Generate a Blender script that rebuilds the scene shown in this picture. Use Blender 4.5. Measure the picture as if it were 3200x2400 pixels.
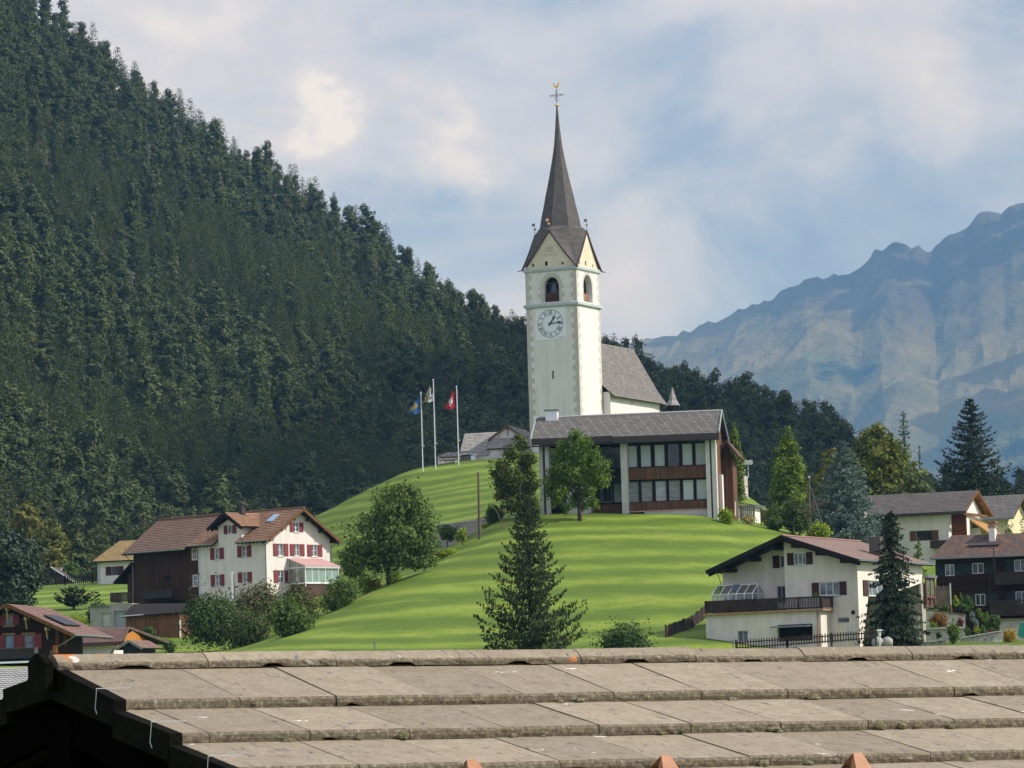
import bpy, math, random
import numpy as np
from mathutils import Vector, Matrix
from mathutils.geometry import tessellate_polygon
R = math.radians
sc = bpy.context.scene
C = sc.collection
for o in list(bpy.data.objects): bpy.data.objects.remove(o)

# ------------------------------------------------------------------ camera
FPX, HY, ROLL, K = 13000.0, 2300.0, 0.030, 1.625   # focal length and horizon row measured on the 3200x2400 photograph
PITCH = math.atan((HY - 1200) / FPX)
_f = Vector((0, math.cos(PITCH), math.sin(PITCH)))
_r0 = Vector((1, 0, 0)); _u0 = Vector((0, -math.sin(PITCH), math.cos(PITCH)))
_r = _r0 * math.cos(ROLL) - _u0 * math.sin(ROLL)
_u = _r0 * math.sin(ROLL) + _u0 * math.cos(ROLL)
cd = bpy.data.cameras.new('camera'); cam = bpy.data.objects.new('camera', cd); C.objects.link(cam)
cd.sensor_width = 36; cd.lens = 36 * FPX / 3200; cd.clip_start = 0.5; cd.clip_end = 60000
cam.matrix_world = Matrix(((_r.x, _u.x, -_f.x, 0), (_r.y, _u.y, -_f.y, 0), (_r.z, _u.z, -_f.z, 0), (0, 0, 0, 1)))
sc.camera = cam

# ------------------------------------------------------------------ sun, sky, exposure
SUN_AZ, SUN_EL = 10.0, 43.0      # azimuth measured from +X towards the camera side (-Y)
sd = Vector((math.cos(R(SUN_EL)) * math.cos(R(SUN_AZ)), -math.cos(R(SUN_EL)) * math.sin(R(SUN_AZ)), math.sin(R(SUN_EL))))
sl = bpy.data.lights.new('sun', 'SUN'); sl.energy = 4.2; sl.angle = R(0.5); sl.color = (1.0, 0.96, 0.90)
so = bpy.data.objects.new('sun', sl); C.objects.link(so); so.rotation_euler = (-sd).to_track_quat('-Z', 'Y').to_euler()
sc.view_settings.view_transform = 'Standard'; sc.view_settings.look = 'None'
sc.view_settings.exposure = 0.13; sc.view_settings.gamma = 1.0
sc.cycles.use_denoising = True
sc.cycles.max_bounces = 6; sc.cycles.volume_bounces = 0; sc.cycles.diffuse_bounces = 2; sc.cycles.transparent_max_bounces = 12
sc.cycles.sample_clamp_indirect = 4.0

wd = bpy.data.worlds.new('World'); sc.world = wd; wd.use_nodes = True
def N(nt, t, **kw):
    n = nt.nodes.new(t)
    for k, v in kw.items():
        if k == 'i':
            for a, b in v.items(): n.inputs[a].default_value = b
        else: setattr(n, k, v)
    return n
def Lk(nt, a, b): nt.links.new(a, b)
def math_(nt, op, a, b=None, c=None, clamp=False):
    n = nt.nodes.new('ShaderNodeMath'); n.operation = op; n.use_clamp = clamp
    for i, v in enumerate((a, b, c)):
        if v is None: continue
        if isinstance(v, (int, float)): n.inputs[i].default_value = v
        else: Lk(nt, v, n.inputs[i])
    return n.outputs[0]
def ramp(nt, fac, stops, interp='LINEAR'):
    n = nt.nodes.new('ShaderNodeValToRGB'); cr = n.color_ramp; cr.interpolation = interp
    while len(cr.elements) < len(stops): cr.elements.new(0.5)
    for e, (p, c) in zip(cr.elements, stops):
        e.position = p; e.color = (*c, 1) if len(c) == 3 else c
    Lk(nt, fac, n.inputs[0]); return n.outputs[0]
def mixc(nt, fac, a, b, blend='MIX'):
    n = nt.nodes.new('ShaderNodeMix'); n.data_type = 'RGBA'; n.blend_type = blend
    for sock, v in ((n.inputs[0], fac), (n.inputs[6], a), (n.inputs[7], b)):
        if isinstance(v, (int, float)): sock.default_value = v
        elif isinstance(v, tuple): sock.default_value = (*v, 1)
        else: Lk(nt, v, sock)
    return n.outputs[2]
def rgb(r, g, b):   # sRGB 0-255 -> linear
    return tuple(((v / 255) / 12.92 if v <= 10 else (((v / 255) + 0.055) / 1.055) ** 2.4) for v in (r, g, b))

def ray(px, py): return (_f * FPX + _r * (px - 1600) - _u * (py - 1200))
def build_world():
    nt = wd.node_tree; nt.nodes.clear()
    out = N(nt, 'ShaderNodeOutputWorld')
    sky = N(nt, 'ShaderNodeTexSky', sky_type='NISHITA', sun_disc=False, sun_elevation=R(SUN_EL), sun_rotation=R(90 + SUN_AZ), altitude=1200, air_density=1.0, dust_density=1.2, ozone_density=1.0)
    bg1 = N(nt, 'ShaderNodeBackground', i={1: 0.11}); Lk(nt, sky.outputs[0], bg1.inputs[0])
    tc = N(nt, 'ShaderNodeTexCoord')
    mp = N(nt, 'ShaderNodeMapping', i={1: (3.1, 0.7, 1.4), 3: (12.0, 12.0, 19.0)}); Lk(nt, tc.outputs[0], mp.inputs[0])
    n1 = N(nt, 'ShaderNodeTexNoise', i={'Scale': 1.0, 'Detail': 10.0, 'Roughness': 0.58, 'Distortion': 0.6}); Lk(nt, mp.outputs[0], n1.inputs[0])
    mp2 = N(nt, 'ShaderNodeMapping', i={1: (7.3, 2.2, 0.4), 3: (3.4, 3.4, 7.0)}); Lk(nt, tc.outputs[0], mp2.inputs[0])
    n2 = N(nt, 'ShaderNodeTexNoise', i={'Scale': 1.0, 'Detail': 4.0, 'Roughness': 0.5}); Lk(nt, mp2.outputs[0], n2.inputs[0])
    # cloud masses and clearings at directions in the sky: (px, py, radius in px, weight)
    bumps = [(3000, 80, 330, 0.12), (700, 250, 250, 0.06), (950, 390, 90, 0.34), (1400, 440, 150, 0.20), (1480, 500, 80, 0.12), (2450, 120, 420, 0.18), (2900, 330, 330, 0.16), (1050, 130, 400, 0.06),
             (2650, 660, 500, -0.22), (3150, 20, 200, -0.16), (1300, 230, 220, -0.10), (750, 60, 220, 0.08), (2050, 900, 300, 0.10), (2100, 330, 230, -0.10), (2900, 640, 300, -0.10)]
    acc = math_(nt, 'MULTIPLY_ADD', n1.outputs[0], 1.25, -0.295)
    acc = math_(nt, 'ADD', acc, math_(nt, 'MULTIPLY', n2.outputs[0], 0.38))
    wv = N(nt, 'ShaderNodeMapping', i={3: (34.0, 34.0, 46.0)}); Lk(nt, tc.outputs[0], wv.inputs[0]); wn = N(nt, 'ShaderNodeTexNoise', i={'Scale': 1.0, 'Detail': 6.0, 'Roughness': 0.6}); Lk(nt, wv.outputs[0], wn.inputs[0])
    ws = N(nt, 'ShaderNodeVectorMath', operation='SUBTRACT'); Lk(nt, wn.outputs[1], ws.inputs[0]); ws.inputs[1].default_value = (.5, .5, .5); wc = N(nt, 'ShaderNodeVectorMath', operation='SCALE', i={'Scale': 0.05}); Lk(nt, ws.outputs[0], wc.inputs[0]); wa = N(nt, 'ShaderNodeVectorMath', operation='ADD'); Lk(nt, tc.outputs[0], wa.inputs[0]); Lk(nt, wc.outputs[0], wa.inputs[1]); wnm = N(nt, 'ShaderNodeVectorMath', operation='NORMALIZE'); Lk(nt, wa.outputs[0], wnm.inputs[0])
    for px, py, rad, w in bumps:
        d = ray(px, py).normalized()
        vd = N(nt, 'ShaderNodeVectorMath', operation='DOT_PRODUCT'); Lk(nt, wnm.outputs[0], vd.inputs[0]); vd.inputs[1].default_value = d
        # 1-cos ~ a^2/2
        g = math_(nt, 'SUBTRACT', 1.0, vd.outputs['Value'])
        g = math_(nt, 'DIVIDE', g, -0.5 * (rad / FPX) ** 2)
        g = math_(nt, 'EXPONENT', g)
        acc = math_(nt, 'ADD', acc, math_(nt, 'MULTIPLY', g, w))
    col = ramp(nt, acc, [(0.27, rgb(132, 151, 186)), (0.38, rgb(152, 168, 197)), (0.46, rgb(174, 183, 203)), (0.55, rgb(194, 197, 209)), (0.66, rgb(209, 207, 214)), (0.82, rgb(236, 231, 228))])
    # the cloud deck is brighter round the sun, which stands outside the picture
    vs = N(nt, 'ShaderNodeVectorMath', operation='DOT_PRODUCT'); Lk(nt, tc.outputs[0], vs.inputs[0]); vs.inputs[1].default_value = sd
    gl = math_(nt, 'MAXIMUM', math_(nt, 'MULTIPLY', math_(nt, 'SUBTRACT', vs.outputs['Value'], 0.15), 0.9), 0.0)
    st = math_(nt, 'ADD', gl, 1.0)
    bg2 = N(nt, 'ShaderNodeBackground'); Lk(nt, col, bg2.inputs[0]); Lk(nt, st, bg2.inputs[1])
    mx = N(nt, 'ShaderNodeMixShader', i={0: 0.93}); Lk(nt, bg1.outputs[0], mx.inputs[1]); Lk(nt, bg2.outputs[0], mx.inputs[2])
    Lk(nt, mx.outputs[0], out.inputs[0])
build_world()

# ------------------------------------------------------------------ helpers
def W(px, py, Y):
    d = ray(px, py); return d * (Y * K / d.y)
def Z(ox, oy, s): return lambda x, y: (ox + x / s, oy + y / s)
zA = Z(1550, 200, 1.4433); zT = Z(1600, 820, 6.381); zS = Z(1600, 250, 2.553); zM = Z(1640, 1260, 2.911); zL = Z(280, 1560, 2.765)
zR = Z(2180, 1660, 3.568); zQ = Z(2640, 1500, 3.071); zC = Z(0, 1840, 3.456); zF = Z(1240, 1170, 5.53); zG = Z(2700, 1800, 4.424)
zD = Z(1000, 1480, 2.458); zH = Z(2380, 1180, 2.6976); z2 = Z(0, 0, 0.69125); zP = Z(0, 1300, 2.766); zW = Z(2200, 1400, 6.637); z6 = Z(0, 1950, 1.3825); z8 = Z(0, 2000, 2.949)

def tag(o, label=None, cat=None, group=None, kind=None):
    if cat and not kind: kind = 'thing'
    if label: o['label'] = label
    if cat: o['category'] = cat
    if group: o['group'] = group
    if kind: o['kind'] = kind
    return o
def empty(name, loc, yaw=0.0):
    e = bpy.data.objects.new(name, None); C.objects.link(e); e.location = loc; e.rotation_euler = (0, 0, yaw); e.empty_display_size = 0.5
    return e

class MB:
    def __init__(s): s.v = []; s.f = []; s.uv = []
    def quad(s, a, b, c, d, uv=None):
        n = len(s.v); s.v += [tuple(a), tuple(b), tuple(c), tuple(d)]; s.f.append((n, n + 1, n + 2, n + 3)); s.uv.append(uv or ((0, 0), (1, 0), (1, 1), (0, 1))); return s
    def poly(s, pts, uv=None):
        n = len(s.v); s.v += [tuple(p) for p in pts]; s.f.append(tuple(range(n, n + len(pts)))); s.uv.append(uv or tuple((0.5, 0.5) for _ in pts)); return s
    def mesh(s, vs, fs):
        n = len(s.v); s.v += [tuple(p) for p in vs]
        for f in fs: s.f.append(tuple(i + n for i in f)); s.uv.append(tuple((0, 0) for _ in f))
        return s
    def box(s, x0, x1, y0, y1, z0, z1):
        vs = [(x, y, z) for z in (z0, z1) for y in (y0, y1) for x in (x0, x1)]
        return s.mesh(vs, [(0, 2, 3, 1), (4, 5, 7, 6), (0, 1, 5, 4), (1, 3, 7, 5), (3, 2, 6, 7), (2, 0, 4, 6)])
    def hexa(s, b, t):
        return s.mesh(list(b) + list(t), [(3, 2, 1, 0), (4, 5, 6, 7), (0, 1, 5, 4), (1, 2, 6, 5), (2, 3, 7, 6), (3, 0, 4, 7)])
    def bar(s, p0, p1, w, h=None, up=(0, 0, 1)):
        h = h or w; p0 = Vector(p0); p1 = Vector(p1); d = (p1 - p0).normalized(); up = Vector(up)
        if abs(d.dot(up)) > 0.98: up = Vector((0, 1, 0))
        a = d.cross(up).normalized() * w / 2; b = a.cross(d).normalized() * h / 2
        return s.hexa([p0 - a - b, p0 + a - b, p0 + a + b, p0 - a + b], [p1 - a - b, p1 + a - b, p1 + a + b, p1 - a + b])
    def tube(s, pts, rad, n=8, cap=True):
        pts = [Vector(p) for p in pts]; rad = rad if isinstance(rad, (list, tuple)) else [rad] * len(pts); rings = []
        for i, p in enumerate(pts):
            d = (pts[min(i + 1, len(pts) - 1)] - pts[max(i - 1, 0)]).normalized()
            up = Vector((0, 0, 1)) if abs(d.z) < 0.95 else Vector((1, 0, 0))
            a = d.cross(up).normalized(); b = a.cross(d).normalized()
            rings.append([p + (a * math.cos(k * 2 * math.pi / n) + b * math.sin(k * 2 * math.pi / n)) * rad[i] for k in range(n)])
        vs = [q for r in rings for q in r]; fs = []
        for i in range(len(pts) - 1):
            for k in range(n): k2 = (k + 1) % n; fs.append((i * n + k, i * n + k2, (i + 1) * n + k2, (i + 1) * n + k))
        if cap: fs += [tuple(range(n))[::-1], tuple(range((len(pts) - 1) * n, len(pts) * n))]
        return s.mesh(vs, fs)
    def ball(s, c, r, n=10, sz=1.0):
        c = Vector(c); vs = []; fs = []; m = n // 2 + 1
        for i in range(m + 1):
            t = math.pi * i / m
            for k in range(n): a = 2 * math.pi * k / n; vs.append(c + Vector((math.sin(t) * math.cos(a) * r, math.sin(t) * math.sin(a) * r, math.cos(t) * r * sz)))
        for i in range(m):
            for k in range(n): k2 = (k + 1) % n; fs.append((i * n + k, (i + 1) * n + k, (i + 1) * n + k2, i * n + k2))
        return s.mesh(vs, fs)
    def slab(s, pts, thick, nrm):   # polygon + thickness below it
        nrm = Vector(nrm).normalized(); pts = [Vector(p) for p in pts]; n = len(pts); low = [p - nrm * thick for p in pts]
        s.mesh(pts + low, [tuple(range(n)), tuple(range(n, 2 * n))[::-1]] + [(i, i + n, (i + 1) % n + n, (i + 1) % n) for i in range(n)])
        return s
    def build(s, name, mat, parent=None, smooth=False):
        me = bpy.data.meshes.new(name); me.from_pydata(s.v, [], s.f)
        ul = me.uv_layers.new(name='UVMap')
        ul.data.foreach_set('uv', np.array([c for u in s.uv for p in u for c in p], dtype=np.float32))
        if smooth: me.shade_smooth()
        if mat: me.materials.append(mat)
        me.validate(); me.update()
        o = bpy.data.objects.new(name, me); C.objects.link(o)
        if parent: o.parent = parent
        return o

class Pl:      # a wall plane inside a building's frame: origin, horizontal direction, outward normal
    def __init__(s, o, d, n): s.o = Vector(o); s.d = Vector(d).normalized(); s.n = Vector(n).normalized()
    def p(s, a, z, out=0.0): return s.o + s.d * a + s.n * out + Vector((0, 0, z))
class Bld:
    def __init__(s, name, label, cat, O, yaw, group=None):
        s.e = tag(empty(name, O, R(yaw)), label, cat, group); s.O = Vector(O); s.Mi = Matrix.Rotation(-R(yaw), 3, 'Z'); s.M = Matrix.Rotation(R(yaw), 3, 'Z')
    def front(s, v=0.0): return Pl((0, v, 0), (1, 0, 0), (0, -1, 0))
    def side(s, u=0.0): return Pl((u, 0, 0), (0, 1, 0), (1, 0, 0))
    def hit(s, pl, p):
        o = s.Mi @ (-s.O); d = s.Mi @ ray(*p); t = (pl.o - o).dot(pl.n) / d.dot(pl.n); q = o + d * t - pl.o
        return q.dot(pl.d), q.z
    def loc(s, p): return s.Mi @ (Vector(p) - s.O)
    def world(s, p): return s.M @ Vector(p) + s.O
def wall(mb, pl, poly, holes=(), reveal=0.2, out=0.0):
    def rectpts(h): return [(h[0], h[1]), (h[2], h[1]), (h[2], h[3]), (h[0], h[3])] if len(h) == 4 and not isinstance(h[0], tuple) else list(h)
    loops = [list(poly)] + [rectpts(h) for h in holes]
    v2 = [[Vector((a, z, 0)) for a, z in lp] for lp in loops]
    tris = tessellate_polygon(v2); flat = [q for lp in loops for q in lp]
    mb.mesh([pl.p(a, z, out) for a, z in flat], [tuple(t) for t in tris])
    for lp in loops[1:]:
        for i in range(len(lp)):
            a, b = lp[i], lp[(i + 1) % len(lp)]
            mb.quad(pl.p(*a, out), pl.p(*b, out), pl.p(*b, out - reveal), pl.p(*a, out - reveal))
def rect(x0, z0, x1, z1): return (min(x0, x1), min(z0, z1), max(x0, x1), max(z0, z1))

def window(parent, pl, h, fm, gm, cols=2, rows=1, rec=0.12, fw=0.07, sill=None, shutter=None, sw=None, surround=None, name='window', bottom=None, shut_sides=(0, 1), tilt=0.0):
    x0, z0, x1, z1 = h
    m = MB()
    def fb(a0, a1, c0, c1, o0, o1): m.hexa([pl.p(a0, c0, o0), pl.p(a1, c0, o0), pl.p(a1, c0, o1), pl.p(a0, c0, o1)], [pl.p(a0, c1, o0), pl.p(a1, c1, o0), pl.p(a1, c1, o1), pl.p(a0, c1, o1)])
    o0, o1 = -rec - 0.05, -rec
    fb(x0, x0 + fw, z0, z1, o0, o1); fb(x1 - fw, x1, z0, z1, o0, o1); fb(x0 + fw, x1 - fw, z0, z0 + fw, o0, o1); fb(x0 + fw, x1 - fw, z1 - fw, z1, o0, o1)
    for i in range(1, cols): c = x0 + (x1 - x0) * i / cols; fb(c - fw * .5, c + fw * .5, z0 + fw, z1 - fw, o0, o1 + 0.004)
    for i in range(1, rows): c = z0 + (z1 - z0) * i / rows; fb(x0 + fw, x1 - fw, c - fw * .3, c + fw * .3, o0, o1 + 0.002)
    w = m.build(name, fm, parent)
    g = MB(); g.quad(pl.p(x0 + .01, z0 + .01, o0 + .01), pl.p(x1 - .01, z0 + .01, o0 + .01), pl.p(x1 - .01, z1 - .01, o0 + .01), pl.p(x0 + .01, z1 - .01, o0 + .01)); g.build('pane', gm, w)
    if sill:
        m = MB(); m.hexa([pl.p(x0 - .06, z0 - .07, -.1), pl.p(x1 + .06, z0 - .07, -.1), pl.p(x1 + .06, z0 - .07, .08), pl.p(x0 - .06, z0 - .07, .08)], [pl.p(x0 - .06, z0 - .003, -.1), pl.p(x1 + .06, z0 - .003, -.1), pl.p(x1 + .06, z0 - .012, .08), pl.p(x0 - .06, z0 - .012, .08)]); m.build('sill', sill, w)
    if surround:
        m = MB(); k = .13
        for a0, a1, c0, c1 in ((x0 - k, x0, z0 - k, z1 + k), (x1, x1 + k, z0 - k, z1 + k), (x0, x1, z1, z1 + k), (x0, x1, z0 - k, z0)): m.hexa([pl.p(a0, c0, .004), pl.p(a1, c0, .004), pl.p(a1, c0, .05), pl.p(a0, c0, .05)], [pl.p(a0, c1, .004), pl.p(a1, c1, .004), pl.p(a1, c1, .05), pl.p(a0, c1, .05)])
        m.build('surround', surround, w)
    if shutter:
        sw = sw or (x1 - x0) * .48
        for k in shut_sides:
            a0, a1 = (x0 - sw - .01, x0 - .01) if k == 0 else (x1 + .01, x1 + sw + .01)
            m = MB(); m.hexa([pl.p(a0, z0, .02), pl.p(a1, z0, .02), pl.p(a1, z0, .06), pl.p(a0, z0, .06)], [pl.p(a0, z1, .02), pl.p(a1, z1, .02), pl.p(a1, z1, .06), pl.p(a0, z1, .06)])
            n = max(6, int((z1 - z0) / .09))
            for q in range(n):
                c = z0 + .08 + (z1 - z0 - .16) * q / n; e = (z1 - z0 - .16) / n
                m.quad(pl.p(a0 + .06, c, .085), pl.p(a1 - .06, c, .085), pl.p(a1 - .06, c + e * .9, .062), pl.p(a0 + .06, c + e * .9, .062))
            m.build('shutter', shutter, w)
    return w

def tiles(mb, eL, eR, rR, rL, course=0.35, lift=0.05, pan=None):
    """stepped courses of a roof slope, eave left/right to ridge right/left; uv in metres"""
    eL, eR, rR, rL = map(Vector, (eL, eR, rR, rL)); L = ((rL - eL).length + (rR - eR).length) / 2; n = max(2, int(round(L / course)))
    nr = (eR - eL).cross(rL - eL); nr.normalize()
    if nr.z < 0: nr = -nr
    ld = (rL - rR) if (eR - eL).length < 1e-6 else (eR - eL)
    wd_ = ld.normalized(); o = eL
    def uv(p): d = p - o; return (d.dot(wd_), (d - wd_ * d.dot(wd_)).length)
    for i in range(n):
        t0, t1 = i / n, (i + 1) / n
        a, b = eL.lerp(rL, t0) + nr * lift, eR.lerp(rR, t0) + nr * lift
        c, d = eR.lerp(rR, t1) + nr * .004, eL.lerp(rL, t1) + nr * .004
        mb.quad(a, b, c, d, (uv(a), uv(b), uv(c), uv(d)))
        a2, b2 = a - nr * lift, b - nr * lift
        mb.quad(a2, b2, b, a, (uv(a2), uv(b2), uv(b), uv(a)))
        mb.poly([a2, a, d], (uv(a2), uv(a), uv(d))); mb.poly([b, b2, c], (uv(b), uv(b2), uv(c)))
def slope(mt, ms, eL, eR, rR, rL, course=.35, lift=.05, thick=.16):
    tiles(mt, eL, eR, rR, rL, course, lift)
    eL, eR, rR, rL = map(Vector, (eL, eR, rR, rL)); nr = (eR - eL).cross(rL - eL).normalized()
    if nr.z < 0: nr = -nr
    ms.slab([p - nr * .006 for p in (eL, eR, rR, rL)], thick, nr)
# ------------------------------------------------------------------ materials
MATS = {}
def mat(name, col, rough=0.85, metal=0.0, var=0.0, vscale=2.0, bump=0.0, bscale=20.0, col2=None, c2fac=0.5, detail=4.0, spec=0.3, stretch=None, coord='Object'):
    if name in MATS: return MATS[name]
    m = bpy.data.materials.new(name); m.use_nodes = True; nt = m.node_tree; b = nt.nodes['Principled BSDF']
    b.inputs['Roughness'].default_value = rough; b.inputs['Metallic'].default_value = metal
    b.inputs['Specular IOR Level'].default_value = spec
    c = None
    tc = N(nt, 'ShaderNodeTexCoord'); src = tc.outputs[coord]
    if stretch:
        mp = N(nt, 'ShaderNodeMapping', i={3: stretch}); Lk(nt, src, mp.inputs[0]); src = mp.outputs[0]
    if var or col2:
        n = N(nt, 'ShaderNodeTexNoise', i={'Scale': vscale, 'Detail': detail, 'Roughness': 0.6}); Lk(nt, src, n.inputs[0])
        c2 = col2 or tuple(v * (1 - var) for v in col)
        f = math_(nt, 'SUBTRACT', n.outputs[0], 0.5 - (c2fac - 0.5) * 0.4); f = math_(nt, 'MULTIPLY_ADD', f, 3.5, 0.5, clamp=True)
        Lk(nt, mixc(nt, f, col, c2), b.inputs['Base Color'])
    else: b.inputs['Base Color'].default_value = (*col, 1)
    if bump:
        n = N(nt, 'ShaderNodeTexNoise', i={'Scale': bscale, 'Detail': 4.0}); Lk(nt, src, n.inputs[0])
        bp = N(nt, 'ShaderNodeBump', i={'Strength': 0.6, 'Distance': bump}); Lk(nt, n.outputs[0], bp.inputs['Height']); Lk(nt, bp.outputs[0], b.inputs['Normal'])
    MATS[name] = m; return m
def boards(name, cols, width=0.14, axis='uvx', rough=0.8, contrast=1.0, dirt=0.5):
    """vertical (axis x) or horizontal (axis z) boards: each board its own tone, dark gaps, weather streaks"""
    m = bpy.data.materials.new(name); m.use_nodes = True; nt = m.node_tree; b = nt.nodes['Principled BSDF']; b.inputs['Roughness'].default_value = rough; b.inputs['Specular IOR Level'].default_value = 0.2
    tc = N(nt, 'ShaderNodeTexCoord'); sx = N(nt, 'ShaderNodeSeparateXYZ'); Lk(nt, tc.outputs['Object'], sx.inputs[0])
    a = sx.outputs[2] if axis == 'z' else math_(nt, 'ADD', sx.outputs[0], math_(nt, 'MULTIPLY', sx.outputs[1], 1.0))
    q = math_(nt, 'DIVIDE', a, width); fl = math_(nt, 'FLOOR', q); fr = math_(nt, 'FRACT', q)
    wn = N(nt, 'ShaderNodeTexWhiteNoise', noise_dimensions='1D'); Lk(nt, fl, wn.inputs['W'])
    base = ramp(nt, wn.outputs[0], [(i / max(1, len(cols) - 1), c) for i, c in enumerate(cols)])
    mp = N(nt, 'ShaderNodeMapping', i={3: (1.2, 1.2, 5) if axis == 'z' else (5, 5, .7)}); Lk(nt, tc.outputs['Object'], mp.inputs[0])
    n = N(nt, 'ShaderNodeTexNoise', i={'Scale': 1.5, 'Detail': 5.0}); Lk(nt, mp.outputs[0], n.inputs[0])
    f = math_(nt, 'MULTIPLY_ADD', math_(nt, 'SUBTRACT', n.outputs[0], 0.5), 3.0, 0.5, clamp=True)
    c = mixc(nt, math_(nt, 'MULTIPLY', f, dirt), base, tuple(v * 0.35 for v in cols[0]))
    gap = math_(nt, 'LESS_THAN', fr, 0.10)
    c = mixc(nt, math_(nt, 'MULTIPLY', gap, .75), c, (0.006, 0.005, 0.004))
    Lk(nt, c, b.inputs['Base Color'])
    bp = N(nt, 'ShaderNodeBump', i={'Strength': 0.5, 'Distance': 0.02}); Lk(nt, math_(nt, 'SUBTRACT', 1.0, gap), bp.inputs['Height']); Lk(nt, bp.outputs[0], b.inputs['Normal'])
    MATS[name] = m; return m
def rooftile(name, cols, tw=0.24, th=0.35, rough=0.85, wave=0.5, moss=None, spots=None):
    """tile pattern in the UVs (metres): every tile its own tone, rounded pans as bump, patches of weathering"""
    m = bpy.data.materials.new(name); m.use_nodes = True; nt = m.node_tree; b = nt.nodes['Principled BSDF']; b.inputs['Roughness'].default_value = rough; b.inputs['Specular IOR Level'].default_value = 0.25
    uv = N(nt, 'ShaderNodeUVMap'); sx = N(nt, 'ShaderNodeSeparateXYZ'); Lk(nt, uv.outputs[0], sx.inputs[0])
    row = math_(nt, 'FLOOR', math_(nt, 'DIVIDE', math_(nt, 'ADD', sx.outputs[1], 0.01), th))
    q = math_(nt, 'ADD', math_(nt, 'DIVIDE', sx.outputs[0], tw), math_(nt, 'MULTIPLY', row, 0.5)); cell = math_(nt, 'FLOOR', q); fr = math_(nt, 'FRACT', q)
    cx = N(nt, 'ShaderNodeCombineXYZ'); Lk(nt, cell, cx.inputs[0]); Lk(nt, row, cx.inputs[1])
    wn = N(nt, 'ShaderNodeTexWhiteNoise', noise_dimensions='2D'); Lk(nt, cx.outputs[0], wn.inputs['Vector'])
    base = ramp(nt, wn.outputs[0], [(i / max(1, len(cols) - 1), c) for i, c in enumerate(cols)])
    n = N(nt, 'ShaderNodeTexNoise', i={'Scale': 0.8, 'Detail': 6.0, 'Roughness': 0.65}); Lk(nt, uv.outputs[0], n.inputs[0])
    f = math_(nt, 'MULTIPLY_ADD', math_(nt, 'SUBTRACT', n.outputs[0], 0.5), 3.0, 0.4, clamp=True)
    c = mixc(nt, math_(nt, 'MULTIPLY', f, .55), base, tuple(v * .6 for v in cols[0]))
    if moss:
        n2 = N(nt, 'ShaderNodeTexNoise', i={'Scale': 2.2, 'Detail': 6.0, 'Roughness': 0.7}); Lk(nt, uv.outputs[0], n2.inputs[0])
        c = mixc(nt, math_(nt, 'MULTIPLY_ADD', math_(nt, 'SUBTRACT', n2.outputs[0], 0.5), 6.0, 0.2, clamp=True), c, moss)
    if spots:   # regular bright snow stops / nail heads on the sheets
        sxv = math_(nt, 'FRACT', math_(nt, 'DIVIDE', math_(nt, 'ADD', sx.outputs[0], math_(nt, 'MULTIPLY', sx.outputs[1], 0.35)), 1.05)); syv = math_(nt, 'FRACT', math_(nt, 'DIVIDE', sx.outputs[1], 0.62))
        k = math_(nt, 'MULTIPLY', math_(nt, 'LESS_THAN', sxv, 0.075), math_(nt, 'LESS_THAN', syv, 0.16))
        c = mixc(nt, k, c, spots)
    joint = math_(nt, 'LESS_THAN', fr, 0.08)
    c = mixc(nt, math_(nt, 'MULTIPLY', joint, .5), c, tuple(v * .25 for v in cols[0]))
    Lk(nt, c, b.inputs['Base Color'])
    hgt = math_(nt, 'SINE', math_(nt, 'MULTIPLY', fr, math.pi))
    bp = N(nt, 'ShaderNodeBump', i={'Strength': wave, 'Distance': 0.05}); Lk(nt, hgt, bp.inputs['Height']); Lk(nt, bp.outputs[0], b.inputs['Normal'])
    MATS[name] = m; return m
def leaf(name, cols, trans=0.3, rough=0.7, objvar=0.25):
    m = bpy.data.materials.new(name); m.use_nodes = True; nt = m.node_tree; nt.nodes.clear()
    out = N(nt, 'ShaderNodeOutputMaterial'); at = N(nt, 'ShaderNodeAttribute', attribute_name='tint')
    oi = N(nt, 'ShaderNodeObjectInfo')
    f = math_(nt, 'ADD', at.outputs['Fac'], math_(nt, 'MULTIPLY', math_(nt, 'SUBTRACT', oi.outputs['Random'], .5), objvar), clamp=True)
    c = ramp(nt, f, [(i / max(1, len(cols) - 1), c) for i, c in enumerate(cols)])
    d = N(nt, 'ShaderNodeBsdfPrincipled'); d.inputs['Roughness'].default_value = rough; d.inputs['Specular IOR Level'].default_value = 0.25; Lk(nt, c, d.inputs['Base Color'])
    t = N(nt, 'ShaderNodeBsdfTranslucent'); Lk(nt, mixc(nt, 1.0, c, (1.0, 1.0, 0.55), 'MULTIPLY'), t.inputs[0])
    mx = N(nt, 'ShaderNodeMixShader', i={0: trans}); Lk(nt, d.outputs[0], mx.inputs[1]); Lk(nt, t.outputs[0], mx.inputs[2]); Lk(nt, mx.outputs[0], out.inputs[0])
    MATS[name] = m; return m
def glassm(name, col, rough=0.12, spec=0.8, var=0.5, scale=1.3):
    return mat(name, col, rough=rough, spec=spec, var=var, vscale=scale)

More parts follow.
